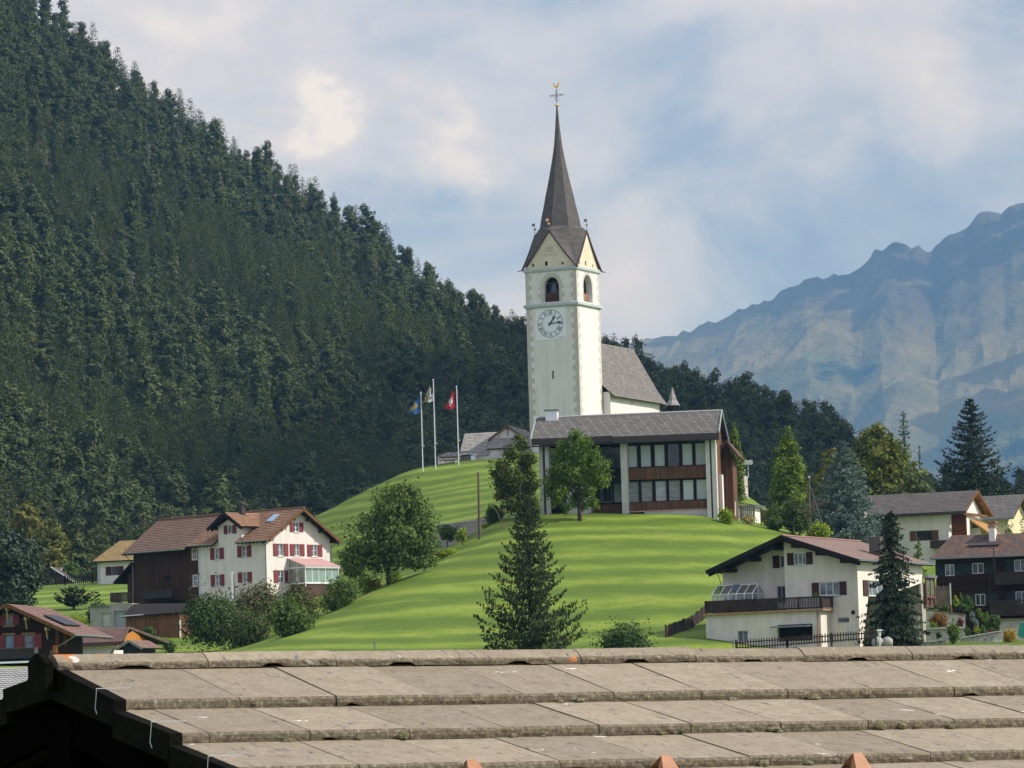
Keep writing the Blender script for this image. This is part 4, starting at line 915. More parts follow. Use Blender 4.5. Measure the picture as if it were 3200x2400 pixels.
    m.quad((un, vE, zbase), (un - .0, vE, zbase), (un, vE, zeL), (un, vE, zeL))
    # polygonal east end
    ap = [(un, vE), (un - .35, vend), (ridge_u, vend + 2.6), (ul + .6, vend), (ul, vE), (ul, v0)]
    for (a, c), (d, e) in zip(ap, ap[1:]): m.quad((a, c, zbase), (d, e, zbase), (d, e, zeL + .2), (a, c, zeL + .2))
    nv = m.build('nave', M_church, E)
    m = MB(); m.box(un - .9, un - .45, vE + 1, vE + 2, zeL - 1.5, zeL - 1.4)
    mt = MB(); ms = MB(); ov_ = .75
    # bellcast profile on the sunny side, verge close behind the tower
    zk = zeL + (zR_ - zeL) * .22; uk = un + (ridge_u - un) * .30
    def rowpts(u, z, va, vb): return Vector((u, va, z)), Vector((u, vb, z))
    er = (Vector((un + ov_, v0 - .2, zeL - .25)), Vector((un + ov_, vE + .8, zeL - .3)), Vector((uk, vE - .6, zk)), Vector((uk, v0 - .2, zk)))
    slope(mt, ms, *er, course=.4, lift=.04, thick=.12)
    slope(mt, ms, er[3], er[2], Vector((ridge_u, vR, zR_)), Vector((ridge_u, v0 - .2, zR_)), course=.4, lift=.04, thick=.12)
    # hipped end
    tipE = [Vector((un + ov_, vE + .8, zeL - .3)), Vector((un + .35, vend + 1.3, zeL - .35)), Vector((ridge_u, vend + 3.6, zeL - .3)), Vector((ul - .5, vend + 1.3, zeL - .3)), Vector((ul - ov_, vE + .8, zeL - .3))]
    top_ = Vector((ridge_u, vR, zR_)); kk = [Vector((uk, vE - .6, zk))]
    for i in range(4):
        a, c = tipE[i], tipE[i + 1]; ka = kk[0] if i == 0 else a.lerp(top_, .27) - Vector((0, 0, .35)); kc = c.lerp(top_, .27) - Vector((0, 0, .35))
        if i == 3: kc = Vector((2 * ridge_u - uk, vE - .6, zk))
        tiles(mt, a, c, kc, ka, .4, .04); tiles(mt, ka, kc, top_ + Vector((0, .01, 0)), top_, .4, .04)
    mir = lambda p: Vector((2 * ridge_u - p.x, p.y, p.z))
    tiles(mt, mir(er[1]), mir(er[0]), mir(er[3]), mir(er[2]), .4, .04); tiles(mt, mir(er[2]), mir(er[3]), Vector((ridge_u, v0 - .2, zR_)), top_, .4, .04)
    rf = mt.build('nave_roof', M_nave, E); ms.build('roof_soffit', M_beamd, rf)
    m = MB(); m.tube([top_ - Vector((0, 0, .2)), top_ + Vector((0, 0, 1.9))], .05, 5); m.ball(top_ + Vector((0, 0, .7)), .18, 8); m.bar(top_ + Vector((-.35, 0, 1.45)), top_ + Vector((.35, 0, 1.45)), .07); m.tube([top_ - Vector((0, 0, .3)), top_ + Vector((0, 0, .4))], [.25, .08], 8); m.build('cross', M_iron, E)
church()

# ---- small shingled bell turret beside the nave
def turret():
    c = W(2103, 1275, 325); e = tag(empty('bell_turret', c), 'small dark wooden turret with pointed pale shingle cap, right of the nave', 'turret')
    s = 325 / 8000; zt = W(2101, 1210, 325).z - c.z; zk = W(2103, 1268, 325).z - c.z; r = 24 * s * .98
    mt = MB(); n = 6
    for lo, hi, ra, rb in ((zk, zk + (zt - zk) * .3, r, r * .55), (zk + (zt - zk) * .3, zt, r * .55, .03)):
        for k in range(n):
            a0, a1 = 2 * math.pi * k / n + .3, 2 * math.pi * (k + 1) / n + .3
            p = [Vector((ra * math.cos(a0), ra * math.sin(a0), lo)), Vector((ra * math.cos(a1), ra * math.sin(a1), lo)), Vector((rb * math.cos(a1), rb * math.sin(a1), hi)), Vector((rb * math.cos(a0), rb * math.sin(a0), hi))]
            tiles(mt, *p, course=.25, lift=.03)
    mt.build('cap', M_tile_chap, e)
    m = MB()
    for k in range(6): a = 2 * math.pi * k / 6 + .3; m.bar((r * .6 * math.cos(a), r * .6 * math.sin(a), -4), (r * .6 * math.cos(a), r * .6 * math.sin(a), zk + .1), .14)
    m.tube([(0, 0, -4.5), (0, 0, -.1)], r * .68, 6); m.build('posts', M_beamd, e)
    m = MB(); m.tube([(0, 0, zk * .3), (0, 0, zk * .8)], [.35, .15], 10); m.build('bell', M_bell, e)
    # the little chapel roof that carries it, low behind the modern house
    mt = MB(); g = Vector((0, 0, -3.9)); tiles(mt, g + Vector((-3, -2.6, -1.6)), g + Vector((2.2, -3.0, -1.6)), g + Vector((2.2, 0, .3)), g + Vector((-3, 0, .3))); tiles(mt, g + Vector((2.2, 2.6, -1.6)), g + Vector((-3, 2.6, -1.6)), g + Vector((-3, 0, .3)), g + Vector((2.2, 0, .3))); mt.build('roof', M_nave, e)
    m = MB(); m.box(-2.8, 2.0, -2.3, 2.3, -12, -5.3); m.build('wall', M_church, e)
turret()

# ================================================================== MORTUARY CHAPEL, CHURCHYARD WALL, FLAGS
def chapel():
    Y = 352; O = W(*zF(1600, 1500), Y); b = Bld('hilltop_chapel', 'low white hilltop chapel with shingled roofs and a small red cross in its gable', 'chapel', O, -14); E = b.e
    F = b.front(0); zg = -1.5
    # main body behind: gable facing the viewer with cross
    F2 = b.front(2.5); ax, az = b.hit(F2, zF(1905, 885)); lx, lz = b.hit(F2, zF(1620, 1105)); rx = 2 * ax - lx
    m = MB(); wall(m, F2, [(lx, zg), (rx, zg), (rx, lz), (ax, az), (lx, lz)]); m.build('gable_wall', M_white, E)
    mt = MB(); ms = MB(); D = 11.0; o = .35
    for s in (-1, 1):
        e0 = Vector((ax + s * (ax - lx + o), 2.1, lz - o * (az - lz) / (ax - lx))); e1 = e0 + Vector((0, D, 0)); r0 = Vector((ax, 2.1, az + .05)); r1 = r0 + Vector((0, D, 0))
        if s < 0: slope(mt, ms, e1, e0, r0, r1, .35)
        else: slope(mt, ms, e0, e1, r1, r0, .35)
    # transverse wing to the left, its long slope facing the viewer
    F3 = b.front(1.6); e0 = b.hit(F3, zF(1095, 1340)); e1 = b.hit(F3, zF(1545, 1322)); F4 = b.front(5.2); r0 = b.hit(F4, zF(1172, 1025)); r1 = b.hit(F4, zF(1740, 995))
    slope(mt, ms, (e0[0], 1.6, e0[1]), (e1[0], 1.6, e1[1]), (r1[0], 5.2, r1[1]), (r0[0], 5.2, r0[1]), .35)
    slope(mt, ms, (r1[0], 8.8, e1[1]), (e0[0], 8.8, e0[1]), (r0[0], 5.2, r0[1]), (r1[0], 5.2, r1[1]), .35)
    # porch roof in front of the gable
    p0 = b.hit(F, zF(1572, 1287)); F5 = b.front(2.4); p1 = b.hit(F5, zF(1565, 1115)); xr = p0[0] + 7.5
    slope(mt, ms, (p0[0], -.3, p0[1]), (xr, -.3, p0[1]), (xr, 2.4, p1[1]), (p0[0] - .05, 2.4, p1[1]), .3)
    r = mt.build('roof', M_tile_chap, E); ms.build('roof_soffit', M_beam, r)
    m = MB(); m.box(p0[0] + .35, xr - .3, 0, 2.45, zg, p0[1] - .05); m.box(e0[0] + .6, lx, 2.2, 8.2, zg, e0[1] + .1)
    m.poly([(lx - .01, 2.2, e1[1]), (lx - .01, 8.2, e1[1]), (lx - .01, 5.2, r1[1])]); m.poly([(e0[0] + .6, 2.2, e0[1]), (e0[0] + .9, 5.2, r0[1] - .1), (e0[0] + .6, 8.2, e0[1])]); m.build('wall', M_white, E)
    cx, cz = b.hit(F2, zF(1915, 942)); m = MB(); m.box(cx - .05, cx + .05, 2.42, 2.48, cz - .95, cz + .5); m.box(cx - .5, cx + .5, 2.41, 2.47, cz + .02, cz + .12); m.build('cross', mat('cross_red', (.22, .03, .05)), E)
    m = MB(); a = b.hit(F2, zF(1900, 1110))
    for i in range(12):
        q = [math.pi * (i + k) / 12 for k in (0, 1)]; P = lambda r_, t: (a[0] + .1 + r_ * math.cos(t), 2.44, a[1] + r_ * math.sin(t)); m.quad(P(1.15, q[0]), P(1.3, q[0]), P(1.3, q[1]), P(1.15, q[1]))
    m.build('arch_moulding', M_quoin, E)
chapel()
def yardwall():
    Y = 349; O = W(*zF(700, 1530), Y); b = Bld('churchyard_wall', 'low white churchyard wall with ribbed grey coping below the chapel', 'wall', O, -8); F = b.front(0); zg = -1.3
    a0 = b.hit(F, zF(705, 1420)); a1 = b.hit(F, zF(1600, 1395)); m = MB(); m.box(a0[0], a1[0], 0, .5, zg, a0[1]); m.box(a0[0], a0[0] + .5, .5, 6, zg, a0[1]); m.build('wall', M_white, b.e)
    t1 = b.hit(b.front(.9), zF(810, 1352))[1]; mt = MB(); tiles(mt, (a0[0] - .25, -.3, a0[1] - .02), (a1[0], -.3, a1[1] - .02), (a1[0], .95, t1), (a0[0] + 1.2, .95, t1), .3, .04); mt.poly([(a0[0] - .25, -.3, a0[1]), (a0[0] + 1.2, .95, t1), (a0[0] - .25, 2.4, a0[1])]); mt.build('coping', rooftile('coping_ribbed', [(.22, .205, .20), (.42, .40, .38), (.20, .16, .15)], .28, .6, wave=.8), b.e)
    # arched gateway canopy
    c0 = b.hit(b.front(-.7), zF(1085, 1410)); c1 = b.hit(b.front(-.7), zF(1378, 1405)); ct = b.hit(b.front(-.7), zF(1230, 1368)); m = MB(); n = 8; cx = (c0[0] + c1[0]) / 2; hw = (c1[0] - c0[0]) / 2; hh = ct[1] - c0[1]
    P = lambda t, y, k=0: (cx - hw * math.cos(t), y, c0[1] + hh * math.sin(t) - k)
    for i in range(n):
        t0, t1 = math.pi * i / n, math.pi * (i + 1) / n; m.hexa([P(t0, -1.0, .1), P(t1, -1.0, .1), P(t1, .0, .1), P(t0, .0, .1)], [P(t0, -1.0), P(t1, -1.0), P(t1, .0), P(t0, .0)])
    m.build('canopy', M_clockw, b.e)
    m = MB(); m.box(c0[0] + .1, c1[0] - .7, -.62, -.04, zg, c0[1]); m.build('gate', M_concd, b.e); m = MB(); m.box(c1[0] - .75, c1[0] - .15, -.9, -.03, zg, c0[1]); m.build('pillar', M_clockw, b.e)
yardwall()
def bench():
    p = W(*zF(920, 1520), 347); p.z = gz(p.x, p.y); e = tag(empty('picnic_table', p, R(-10)), 'brown wooden picnic table in front of the white churchyard wall', 'table')
    m = MB(); m.box(-1.4, 1.4, -.4, .4, .85, .95); m.build('tabletop', M_beam, e)
    for s in (-1, 1):
        m = MB(); m.box(-1.4, 1.4, s * .85 - .17, s * .85 + .17, .48, .55); m.build('bench_seat', M_beam, e)
        m = MB(); m.bar((s * .9, -.8, 0), (s * .9, .2, .85), .12); m.bar((s * .9, .8, 0), (s * .9, -.2, .85), .12); m.build('leg', M_concp, e)
bench()
def flagpoles():
    def pole(foot, top, Y, label):
        p = W(*zF(*foot), Y); z1 = W(*zF(*top), Y).z; p.z = min(p.z, gz(p.x, p.y)) ; e = tag(empty('flagpole', p), label, 'flagpole', 'flagpoles on the hilltop')
        h = z1 - p.z; m = MB(); m.tube([(0, 0, -.4), (0, 0, h)], [.07, .045], 8); m.build('pole', M_metal, e); m = MB(); m.tube([(0, 0, h), (0, 0, h + .14)], [.12, .09], 10); m.build('finial', M_metal, e)
        m = MB(); m.tube([(.15, -.05, 3.4), (.11, -.03, h * .5), (.09, 0, h - .2)], .012, 4); m.box(.09, .3, -.08, -.02, 3.3, 3.42); m.build('halyard', M_metal, e); return e, h, p
    def flag(e, Y, p, hoist, fly, mats, name_label):   # hoist: (top,bottom) zoom points; fly: (top, bottom)
        ht, hb = [W(*zF(*q), Y) - p for q in hoist]; ft, fb = [W(*zF(*q), Y) - p for q in fly]; nx, ny = 26, 18; vs = []; fs = {}
        for i in range(nx + 1):
            s = i / nx
            for j in range(ny + 1):
                t = j / ny; q = ht.lerp(hb, t).lerp(ft.lerp(fb, t), s); q.y = .5 * math.sin(s * 7 + t * 1.8) * s + .14 * math.sin(s * 15 - t * 4) * s; q.z += -.5 * math.sin(math.pi * s) * .35 + .12 * math.sin(s * 9 + t * 2) * s; vs.append(q)
        for i in range(nx):
            for j in range(ny): fs.setdefault(mats((i + .5) / nx, (j + .5) / ny), []).append((i * (ny + 1) + j, (i + 1) * (ny + 1) + j, (i + 1) * (ny + 1) + j + 1, i * (ny + 1) + j + 1))
        me = bpy.data.meshes.new('flag'); allf = []; idx = []; ms = list(fs)
        for k, q in enumerate(ms): allf += fs[q]; idx += [k] * len(fs[q])
        me.from_pydata([tuple(v) for v in vs], [], allf)
        for q in ms: me.materials.append(FM[q])
        me.polygons.foreach_set('material_index', idx); me.shade_smooth(); o = bpy.data.objects.new('flag', me); C.objects.link(o); o.parent = e; o['label'] = name_label
    FM = {'r': leaf('flag_red', [(.50, .03, .06)] * 2, trans=.35), 'w': leaf('flag_white', [(.62, .66, .70)] * 2, trans=.35), 'b': leaf('flag_blue', [(.05, .16, .46)] * 2, trans=.35), 'y': leaf('flag_yellow', [(.55, .38, .03)] * 2, trans=.35), 'k': leaf('flag_dark', [(.04, .05, .07)] * 2, trans=.2), 'd': leaf('flag_deep_blue', [(.04, .13, .26)] * 2, trans=.3)}
    Y = 344
    e, h, p = pole((449, 1555), (400, 322), Y, 'white flagpole flying the blue and yellow flag, shortest of three')
    flag(e, Y, p, ((390, 375), (400, 665)), ((310, 470), (185, 650)), lambda s, t: 'y' if (abs(t - .5 - .35 * (s - .5)) < .10 and s > .25) or (abs(s - .62) < .10 and .15 < t < .85) else 'b', 'blue flag with yellow device')
    e, h, p = pole((668, 1525), (625, 100), Y, 'tallest white flagpole, middle of three, with a white, blue and gold canton flag')
    def gr(s, t):   # quartered: dark/white, blue-gold chequers, dark animal
        if t < .5 and s < .5: return 'k' if s < .35 else 'w'
        if t < .5: return 'w' if s > .8 else ('d' if (s + t) % .3 < .18 else 'y')
        if s > .55: return 'd' if (int(s * 8) + int(t * 8)) % 2 else 'y'
        return 'k' if (abs(t - .72) < .06 and .2 < s < .45) or (abs(s - .42) < .03 and t < .85) else 'w'
    flag(e, Y, p, ((612, 195), (640, 450)), ((565, 215), (440, 480)), gr, 'white, blue, black and gold flag')
    e, h, p = pole((1068, 1502), (1000, 215), Y, 'white flagpole with the red flag bearing a white cross, right of three')
    flag(e, Y, p, ((985, 268), (1012, 570)), ((965, 290), (820, 590)), lambda s, t: 'w' if (abs(s - .55) < .10 and abs(t - .55) < .30) or (abs(t - .55) < .11 and abs(s - .55) < .30) else 'r', 'red flag with white cross')
flagpoles()

# ================================================================== MODERN HOUSE
def modern():
    O = W(*zM(1745, 1050), 262); b = Bld('modern_house', 'long grey-roofed house with white piers, brown boards and rows of blinds below the church', 'house', O, -8); E = b.e
    F = b.front(0); xl = b.hit(F, zM(133, 600))[0]; zg = -4.5
    zf0 = b.hit(b.front(-1.0), zM(1765, 332))[1]; zf1 = b.hit(b.front(-1.0), zM(1765, 280))[1]
    # roof: ridge and eaves
    rl = b.hit(b.front(5.5), zM(105, 142)); rr = b.hit(b.front(5.5), zM(1790, 67)); zr = (rl[1] + rr[1]) / 2
    el = b.hit(b.front(-1.0), zM(57, 325)); er = b.hit(b.front(-1.0), zM(1765, 280)); ze = (el[1] + er[1]) / 2; stp = b.hit(b.front(-1.0), zM(800, 310))[0]
    mt = MB(); ms = MB(); t_ = (0.9) / 6.5
    slope(mt, ms, (stp, -1.0, ze), (er[0], -1.0, ze), (rr[0], 5.5, zr), (stp, 5.5, zr), .42, .02, .2)
    zl = ze + (zr - ze) * t_ * .35
    slope(mt, ms, (el[0], -.72, zl), (stp, -.72, zl), (stp, 5.5, zr), (rl[0], 5.5, zr), .42, .02, .2)
    zb = b.hit(b.side(er[0] + .3), zM(1850, 498)); D = 10.0
    slope(mt, ms, (er[0], D + .4, ze - .4), (el[0], D + .4, ze - .4), (rl[0], 5.5, zr), (rr[0], 5.5, zr), .42, .02, .2)
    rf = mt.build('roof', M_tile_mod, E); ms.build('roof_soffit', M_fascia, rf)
    m = MB(); hf = zf1 - zf0; m.box(stp - .05, er[0] + .02, -1.06, -1.0, ze - hf - .05, ze + .02); m.box(el[0], stp - .05, -.80, -.73, zl - hf - .05, zl + .02); m.box(el[0], er[0], -1.0, -.0, ze - hf - .08, ze - hf - .0); f = m.build('fascia', M_fascia, rf)
    m = MB(); m.bar((er[0] + .03, -1.0, ze + .06), (rr[0] + .03, 5.5, zr + .06), .1, .2); m.bar((el[0] - .03, -1.0, ze + .06), (rl[0] - .03, 5.5, zr + .06), .1, .2); m.bar((rr[0] + .03, 5.5, zr + .06), (er[0] + .03, D + .4, ze - .34), .1, .2); m.build('verge', mat('verge_green', (.30, .36, .35)), rf)
    m = MB(); m.tube([(rl[0], 5.5, zr + .05), (rr[0], 5.5, zr + .05)], .13, 6); m.build('ridge_cap', M_tile_mod, rf)
    c0 = b.hit(b.front(5.0), zM(192, 130)); c1 = b.hit(b.front(5.0), zM(298, 68)); m = MB(); m.box(c0[0], c1[0], 4.6, 5.6, c0[1] - 1.2, c1[1]); ch = m.build('chimney', M_clockw, rf); m = MB(); m.box(c0[0] - .12, c1[0] + .12, 4.48, 5.72, c1[1], c1[1] + .12); m.build('chimney_cap', M_concd, ch)
    # piers: each is a pair of white slabs with a dark downpipe between
    def pier(z0x, z1x, nm='pier', v0=0.0, v1=1.3):
        a = b.hit(F, zM(z0x, 600))[0]; c = b.hit(F, zM(z1x, 600))[0]; m = MB(); m.box(a, c, v0, v1, zg, ze - hf + .1); m.build(nm, M_clockw if False else M_concp, E); return a, c
    pier(133, 165); pier(186, 218); pier(874, 932); pier(1648, 1686)
    x_ = pier(1702, 1742)
    for q in (176, 1694): a = b.hit(F, zM(q, 600))[0]; m = MB(); m.tube([(a, .1, zg + 1), (a, .1, ze - hf)], .09, 6); m.build('downpipe', M_fascia, E)
    # recessed walls
    V = 1.3; G = b.front(V)
    P = lambda x, y: b.hit(G, zM(x, y))
    xm0, xm1 = P(905, 600)[0], P(1675, 600)[0]; m = MB(); D2 = D
    top = ze - hf + .2
    z1 = P(1300, 570)[1]; z2 = P(1300, 690)[1]; z3 = P(1300, 885)[1]; z4 = P(1300, 970)[1]; ztw = P(1300, 375)[1]; ztw2 = P(1300, 705)[1]
    up = [(930, 1022), (1054, 1147), (1180, 1272), (1305, 1400), (1432, 1524), (1552, 1650)]; lo = [(938, 1035), (1062, 1160), (1190, 1286), (1313, 1412), (1440, 1535), (1562, 1660)]
    holes = [rect(P(a, 480)[0], z1, P(c, 480)[0], ztw) for a, c in up]; holes2 = [rect(P(a, 800)[0], z3, P(c, 800)[0], ztw2) for a, c in lo]
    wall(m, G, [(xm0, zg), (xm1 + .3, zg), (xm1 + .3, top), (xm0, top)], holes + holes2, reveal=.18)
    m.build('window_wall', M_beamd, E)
    m = MB(); e1 = b.side(0); 
    for k, (h, bl) in enumerate(zip(holes, (1, 1, 1, 0, 1, 1))): window(E, G, h, M_gframe, M_blind if bl else M_glass, cols=1, rec=.1, fw=.045)
    slat = boards('slat_blind', [(.30, .33, .34), (.42, .46, .48)], .09, 'z')
    for k, (h, bl) in enumerate(zip(holes2, (2, 2, 3, 2, 1, 1))): window(E, G, h, M_gframe, {1: M_blind, 2: slat, 3: boards('slat_blind_pale', [(.5, .54, .58), (.62, .66, .7)], .09, 'z') if 'slat_blind_pale' not in MATS else MATS['slat_blind_pale']}[bl], cols=1, rec=.1, fw=.045)
    # board balustrades
    for za, zb_ in ((z1 - .12, z2), (z3 - .1, z4)):
        m = MB(); m.box(xm0 + .1, xm1, V - .38, V - .30, zb_, za); m.build('board_band', M_woodb, E)
    m = MB(); m.box(xm0, x_[1] - .3, V - .55, V - .02, z4 - .16, z4 - .02); m.build('sill_band', mat('pink_band', (.50, .30, .28)), E)
    m = MB(); m.box(xm0 + 2, x_[0], V - .5, V + .1, zg, z4 - .17); m.build('plinth', M_concp, E)
    # left bay, set further back
    V2 = 2.6; G2 = b.front(V2); P2 = lambda x, y: b.hit(G2, zM(x, y)); m = MB(); a0 = P2(225, 600)[0]; a1 = P2(900, 600)[0]
    hs = [rect(*P2(225, 600), *P2(300, 410)), rect(*P2(705, 905), *P2(790, 730)), rect(*P2(812, 900), *P2(880, 730)), rect(*P2(805, 582), *P2(880, 400)), rect(*P2(700, 582), *P2(795, 400)), rect(*P2(240, 905), *P2(370, 700)), rect(*P2(600, 905), *P2(690, 730))]
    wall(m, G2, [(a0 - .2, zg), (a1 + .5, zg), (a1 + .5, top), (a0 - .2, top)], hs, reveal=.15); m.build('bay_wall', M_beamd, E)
    for k, h in enumerate(hs): window(E, G2, h, M_gframe if k != 0 else M_wframe, M_blind if k == 0 else (M_glass if k != 2 else M_glassg), cols=1 if k else 2, rec=.1, fw=.05)
    m = MB(); q0, q1 = P(590, 1000), P(885, 912); m.box(q0[0], q1[0], V2 - .2, V2 - .1, zg, q1[1]); m.build('board_band', M_woodb, E)
    q0, q1 = b.hit(F, zM(375, 700)), b.hit(F, zM(583, 700)); m = MB(); m.box(q0[0], q1[0], .2, 2.5, zg, b.hit(F, zM(480, 725))[1]); m.build('block', M_concp, E)
    m = MB(); m.box(xl + .2, a1 + .3, V2 - 1.2, V2 - .02, z2 - .15, z2 + .12); m.box(a1 - 2.3, a1 + .3, V2 - 1.2, V2 - 1.1, z2 + .1, z1 - .1); m.build('balcony', M_beamd, E)
    # gable side and back
    S = b.side(0.0); m = MB(); 
    wall(m, S, [(1.3, zg), (D, zg), (D, ze - .1), (5.5, zr - .3), (1.3, ze + .3)]); m.box(xl, -.02, D - .3, D - .02, zg, ze - .2); wall(m, Pl((xl, D, 0), (0, -1, 0), (-1, 0, 0)), [(0, zg), (D, zg), (D, ze), (D - 5.5, zr - .3), (0, ze - .1)]); m.build('gable_wall', M_woodb, E)
    m = MB(); m.box(-.02, .28, 4.6, 6.2, zg, ze * .55); m.box(.02, .22, 8.6, 9.6, zg, ze * .5); m.build('buttress', M_white, E)
    # rear wing gable with warm soffit
    w0 = b.hit(b.front(8), zM(1838, 335)); w1 = b.hit(b.front(8), zM(1962, 490)); m = MB(); ra, rb = Vector((w0[0], 6.5, w0[1])), Vector((w1[0], 6.5, w1[1])); dy = Vector((0, 7, 0))
    m.slab([ra, rb, rb + dy, ra + dy], .22, (rb - ra).cross(dy)); l = ra + Vector((-(rb.x - ra.x), 0, rb.z - ra.z)); m.slab([l, ra, ra + dy, l + dy], .22, (ra - l).cross(dy)); m.build('wing_roof', M_trimred, E)
    m = MB(); m.box(l.x + .6, rb.x - .9, 8.4, 13.2, zg, rb.z + .1); m.poly([(l.x + .6, 8.4, rb.z + .1), (rb.x - .9, 8.4, rb.z + .1), (ra.x, 8.4, ra.z - .4)]); m.build('wing_wall', M_woodb, E)
    a, c = b.loc(W(*zM(1765, 330), 262)), 0; m = MB(); m.bar((.35, -.6, ze - .45), (.35, -.55, ze - 1.1), .16, .3); m.build('beam_end', M_beamm, E)
modern()
# ---- stair wall, white shed, floodlight right of the modern house
def rightside():
    p = W(*zW(455, 1330), 268); b = Bld('stair_wall', 'white stepped side wall with sloping grey rail right of the modern house', 'wall', p, -14); F = b.front(0)
    pts = [b.hit(F, zW(*q)) for q in ((340, 1400), (650, 1400), (645, 1110), (610, 1130), (540, 1060), (490, 1000), (485, 900), (440, 870), (430, 1150), (345, 1230))]
    m = MB(); m.slab([F.p(a, z, 0) for a, z in pts], .35, F.n); m.build('wall', M_white, b.e)
    m = MB(); q = [b.hit(F, zW(*k)) for k in ((490, 910), (610, 1100), (640, 1160), (560, 1130), (490, 1010))]; m.slab([F.p(a, z, .02) for a, z in q], .3, F.n); m.build('shaded_panel', M_concd, b.e)
    m = MB(); q0, q1 = b.hit(F, zW(405, 205)), b.hit(F, zW(432, 1150)); m.tube([F.p(q0[0], q0[1], .2), F.p(q0[0], q1[1], .2)], .05, 6); m.build('post', M_metal, b.e)
    m = MB(); q0, q1 = b.hit(F, zW(655, 945)), b.hit(F, zW(655, 1110)); m.box(q0[0] - .22, q0[0] + .22, .3, .36, q1[1] + .8, q0[1]); m.tube([F.p(q0[0], q1[1] - 1, -.3), F.p(q0[0], q0[1], -.3)], .04, 6); m.build('sign_board', M_gutter, b.e)
    p = W(*zW(825, 1340), 285); b = Bld('flat_roofed_shed', 'small white shed with flat grey roof on the grassy slope', 'shed', p, -22); F = b.front(0)
    a0, a1 = b.hit(F, zW(655, 1180)), b.hit(F, zW(1005, 1225)); m = MB(); m.box(a0[0], a1[0], 0, 3, -1.5, a1[1]); m.build('wall', M_white, b.e); m = MB(); m.box(a0[0] - .3, a1[0] + .5, -.4, 3.2, a1[1], a1[1] + .22); m.build('roof', M_gutter, b.e)
    # churchyard wall on the right
    p = W(*zW(640, 700), 322); b = Bld('churchyard_wall', 'rough pale churchyard wall with grey coping on the right shoulder of the hill', 'wall', p, -14); F = b.front(0)
    tl, tr, br_, bl = [b.hit(F, zW(*q)) for q in ((385, 470), (815, 535), (862, 830), (385, 640))]
    m = MB(); m.slab([F.p(*q, 0) for q in ((tl[0] - 3, bl[1] + .5), (bl[0], bl[1] - 1), (br_[0], br_[1] - 1.2), tr, (tl[0] - 3, tl[1] + .45))], .5, F.n); m.slab([(tr[0], 0, tr[1]), (tr[0] - .8, 7, tr[1]), (tr[0] - .8, 7, br_[1] - 1), (br_[0], 0, br_[1] - 1)], .3, (1, .1, 0)); m.build('wall', mat('rough_render', (.60, .55, .50), col2=(.40, .37, .34), vscale=1.6, bump=.04, bscale=3), b.e)
    m = MB(); k0, k1, k2 = b.hit(b.front(.8), zW(385, 395)), b.hit(b.front(.8), zW(735, 440)), b.hit(F, zW(830, 515)); m.quad((tl[0] - 3, -.15, tl[1] + .5), (tr[0] + .1, -.15, tr[1] + .02), (k1[0], .8, k1[1]), (tl[0] - 3, .8, k0[1] + .4)); m.poly([(tr[0] + .1, -.15, tr[1] + .02), (tr[0] + .05, 1.7, tr[1]), (k1[0], .8, k1[1])]); m.hexa([(tl[0] - 3, -.17, tl[1] + .38), (tr[0] + .1, -.17, tr[1] - .1), (tr[0] + .1, .6, tr[1] - .1), (tl[0] - 3, .6, tl[1] + .38)], [(tl[0] - 3, -.15, tl[1] + .5), (tr[0] + .1, -.15, tr[1]), (tr[0] + .1, .6, tr[1]), (tl[0] - 3, .6, tl[1] + .5)]); m.build('coping', mat('coping_grey', (.24, .23, .20), var=.3, vscale=2), b.e)
    p = W(*zW(850, 680), 323); b = Bld('floodlight', 'twin floodlight on a thin pole bracketed to the churchyard wall end', 'lamp', p, 0); Q = lambda x, y: b.loc(W(*zW(x, y), 323))
    m = MB(); m.tube([Q(855, 680), Q(920, 605), Q(912, 340)], .045, 6); m.tube([Q(840, 608), Q(922, 605)], .045, 6); m.tube([Q(868, 335), Q(960, 325)], .05, 6); m.build('pole', M_metal, b.e)
    for x in (868, 960): m = MB(); c = Q(x, 290); m.tube([c + Vector((0, .25, 0)), c + Vector((0, 0, -.02)), c + Vector((0, -.22, -.05))], [.12, .32, .34], 12); m.build('lamp_head', M_dish, b.e)
rightside()
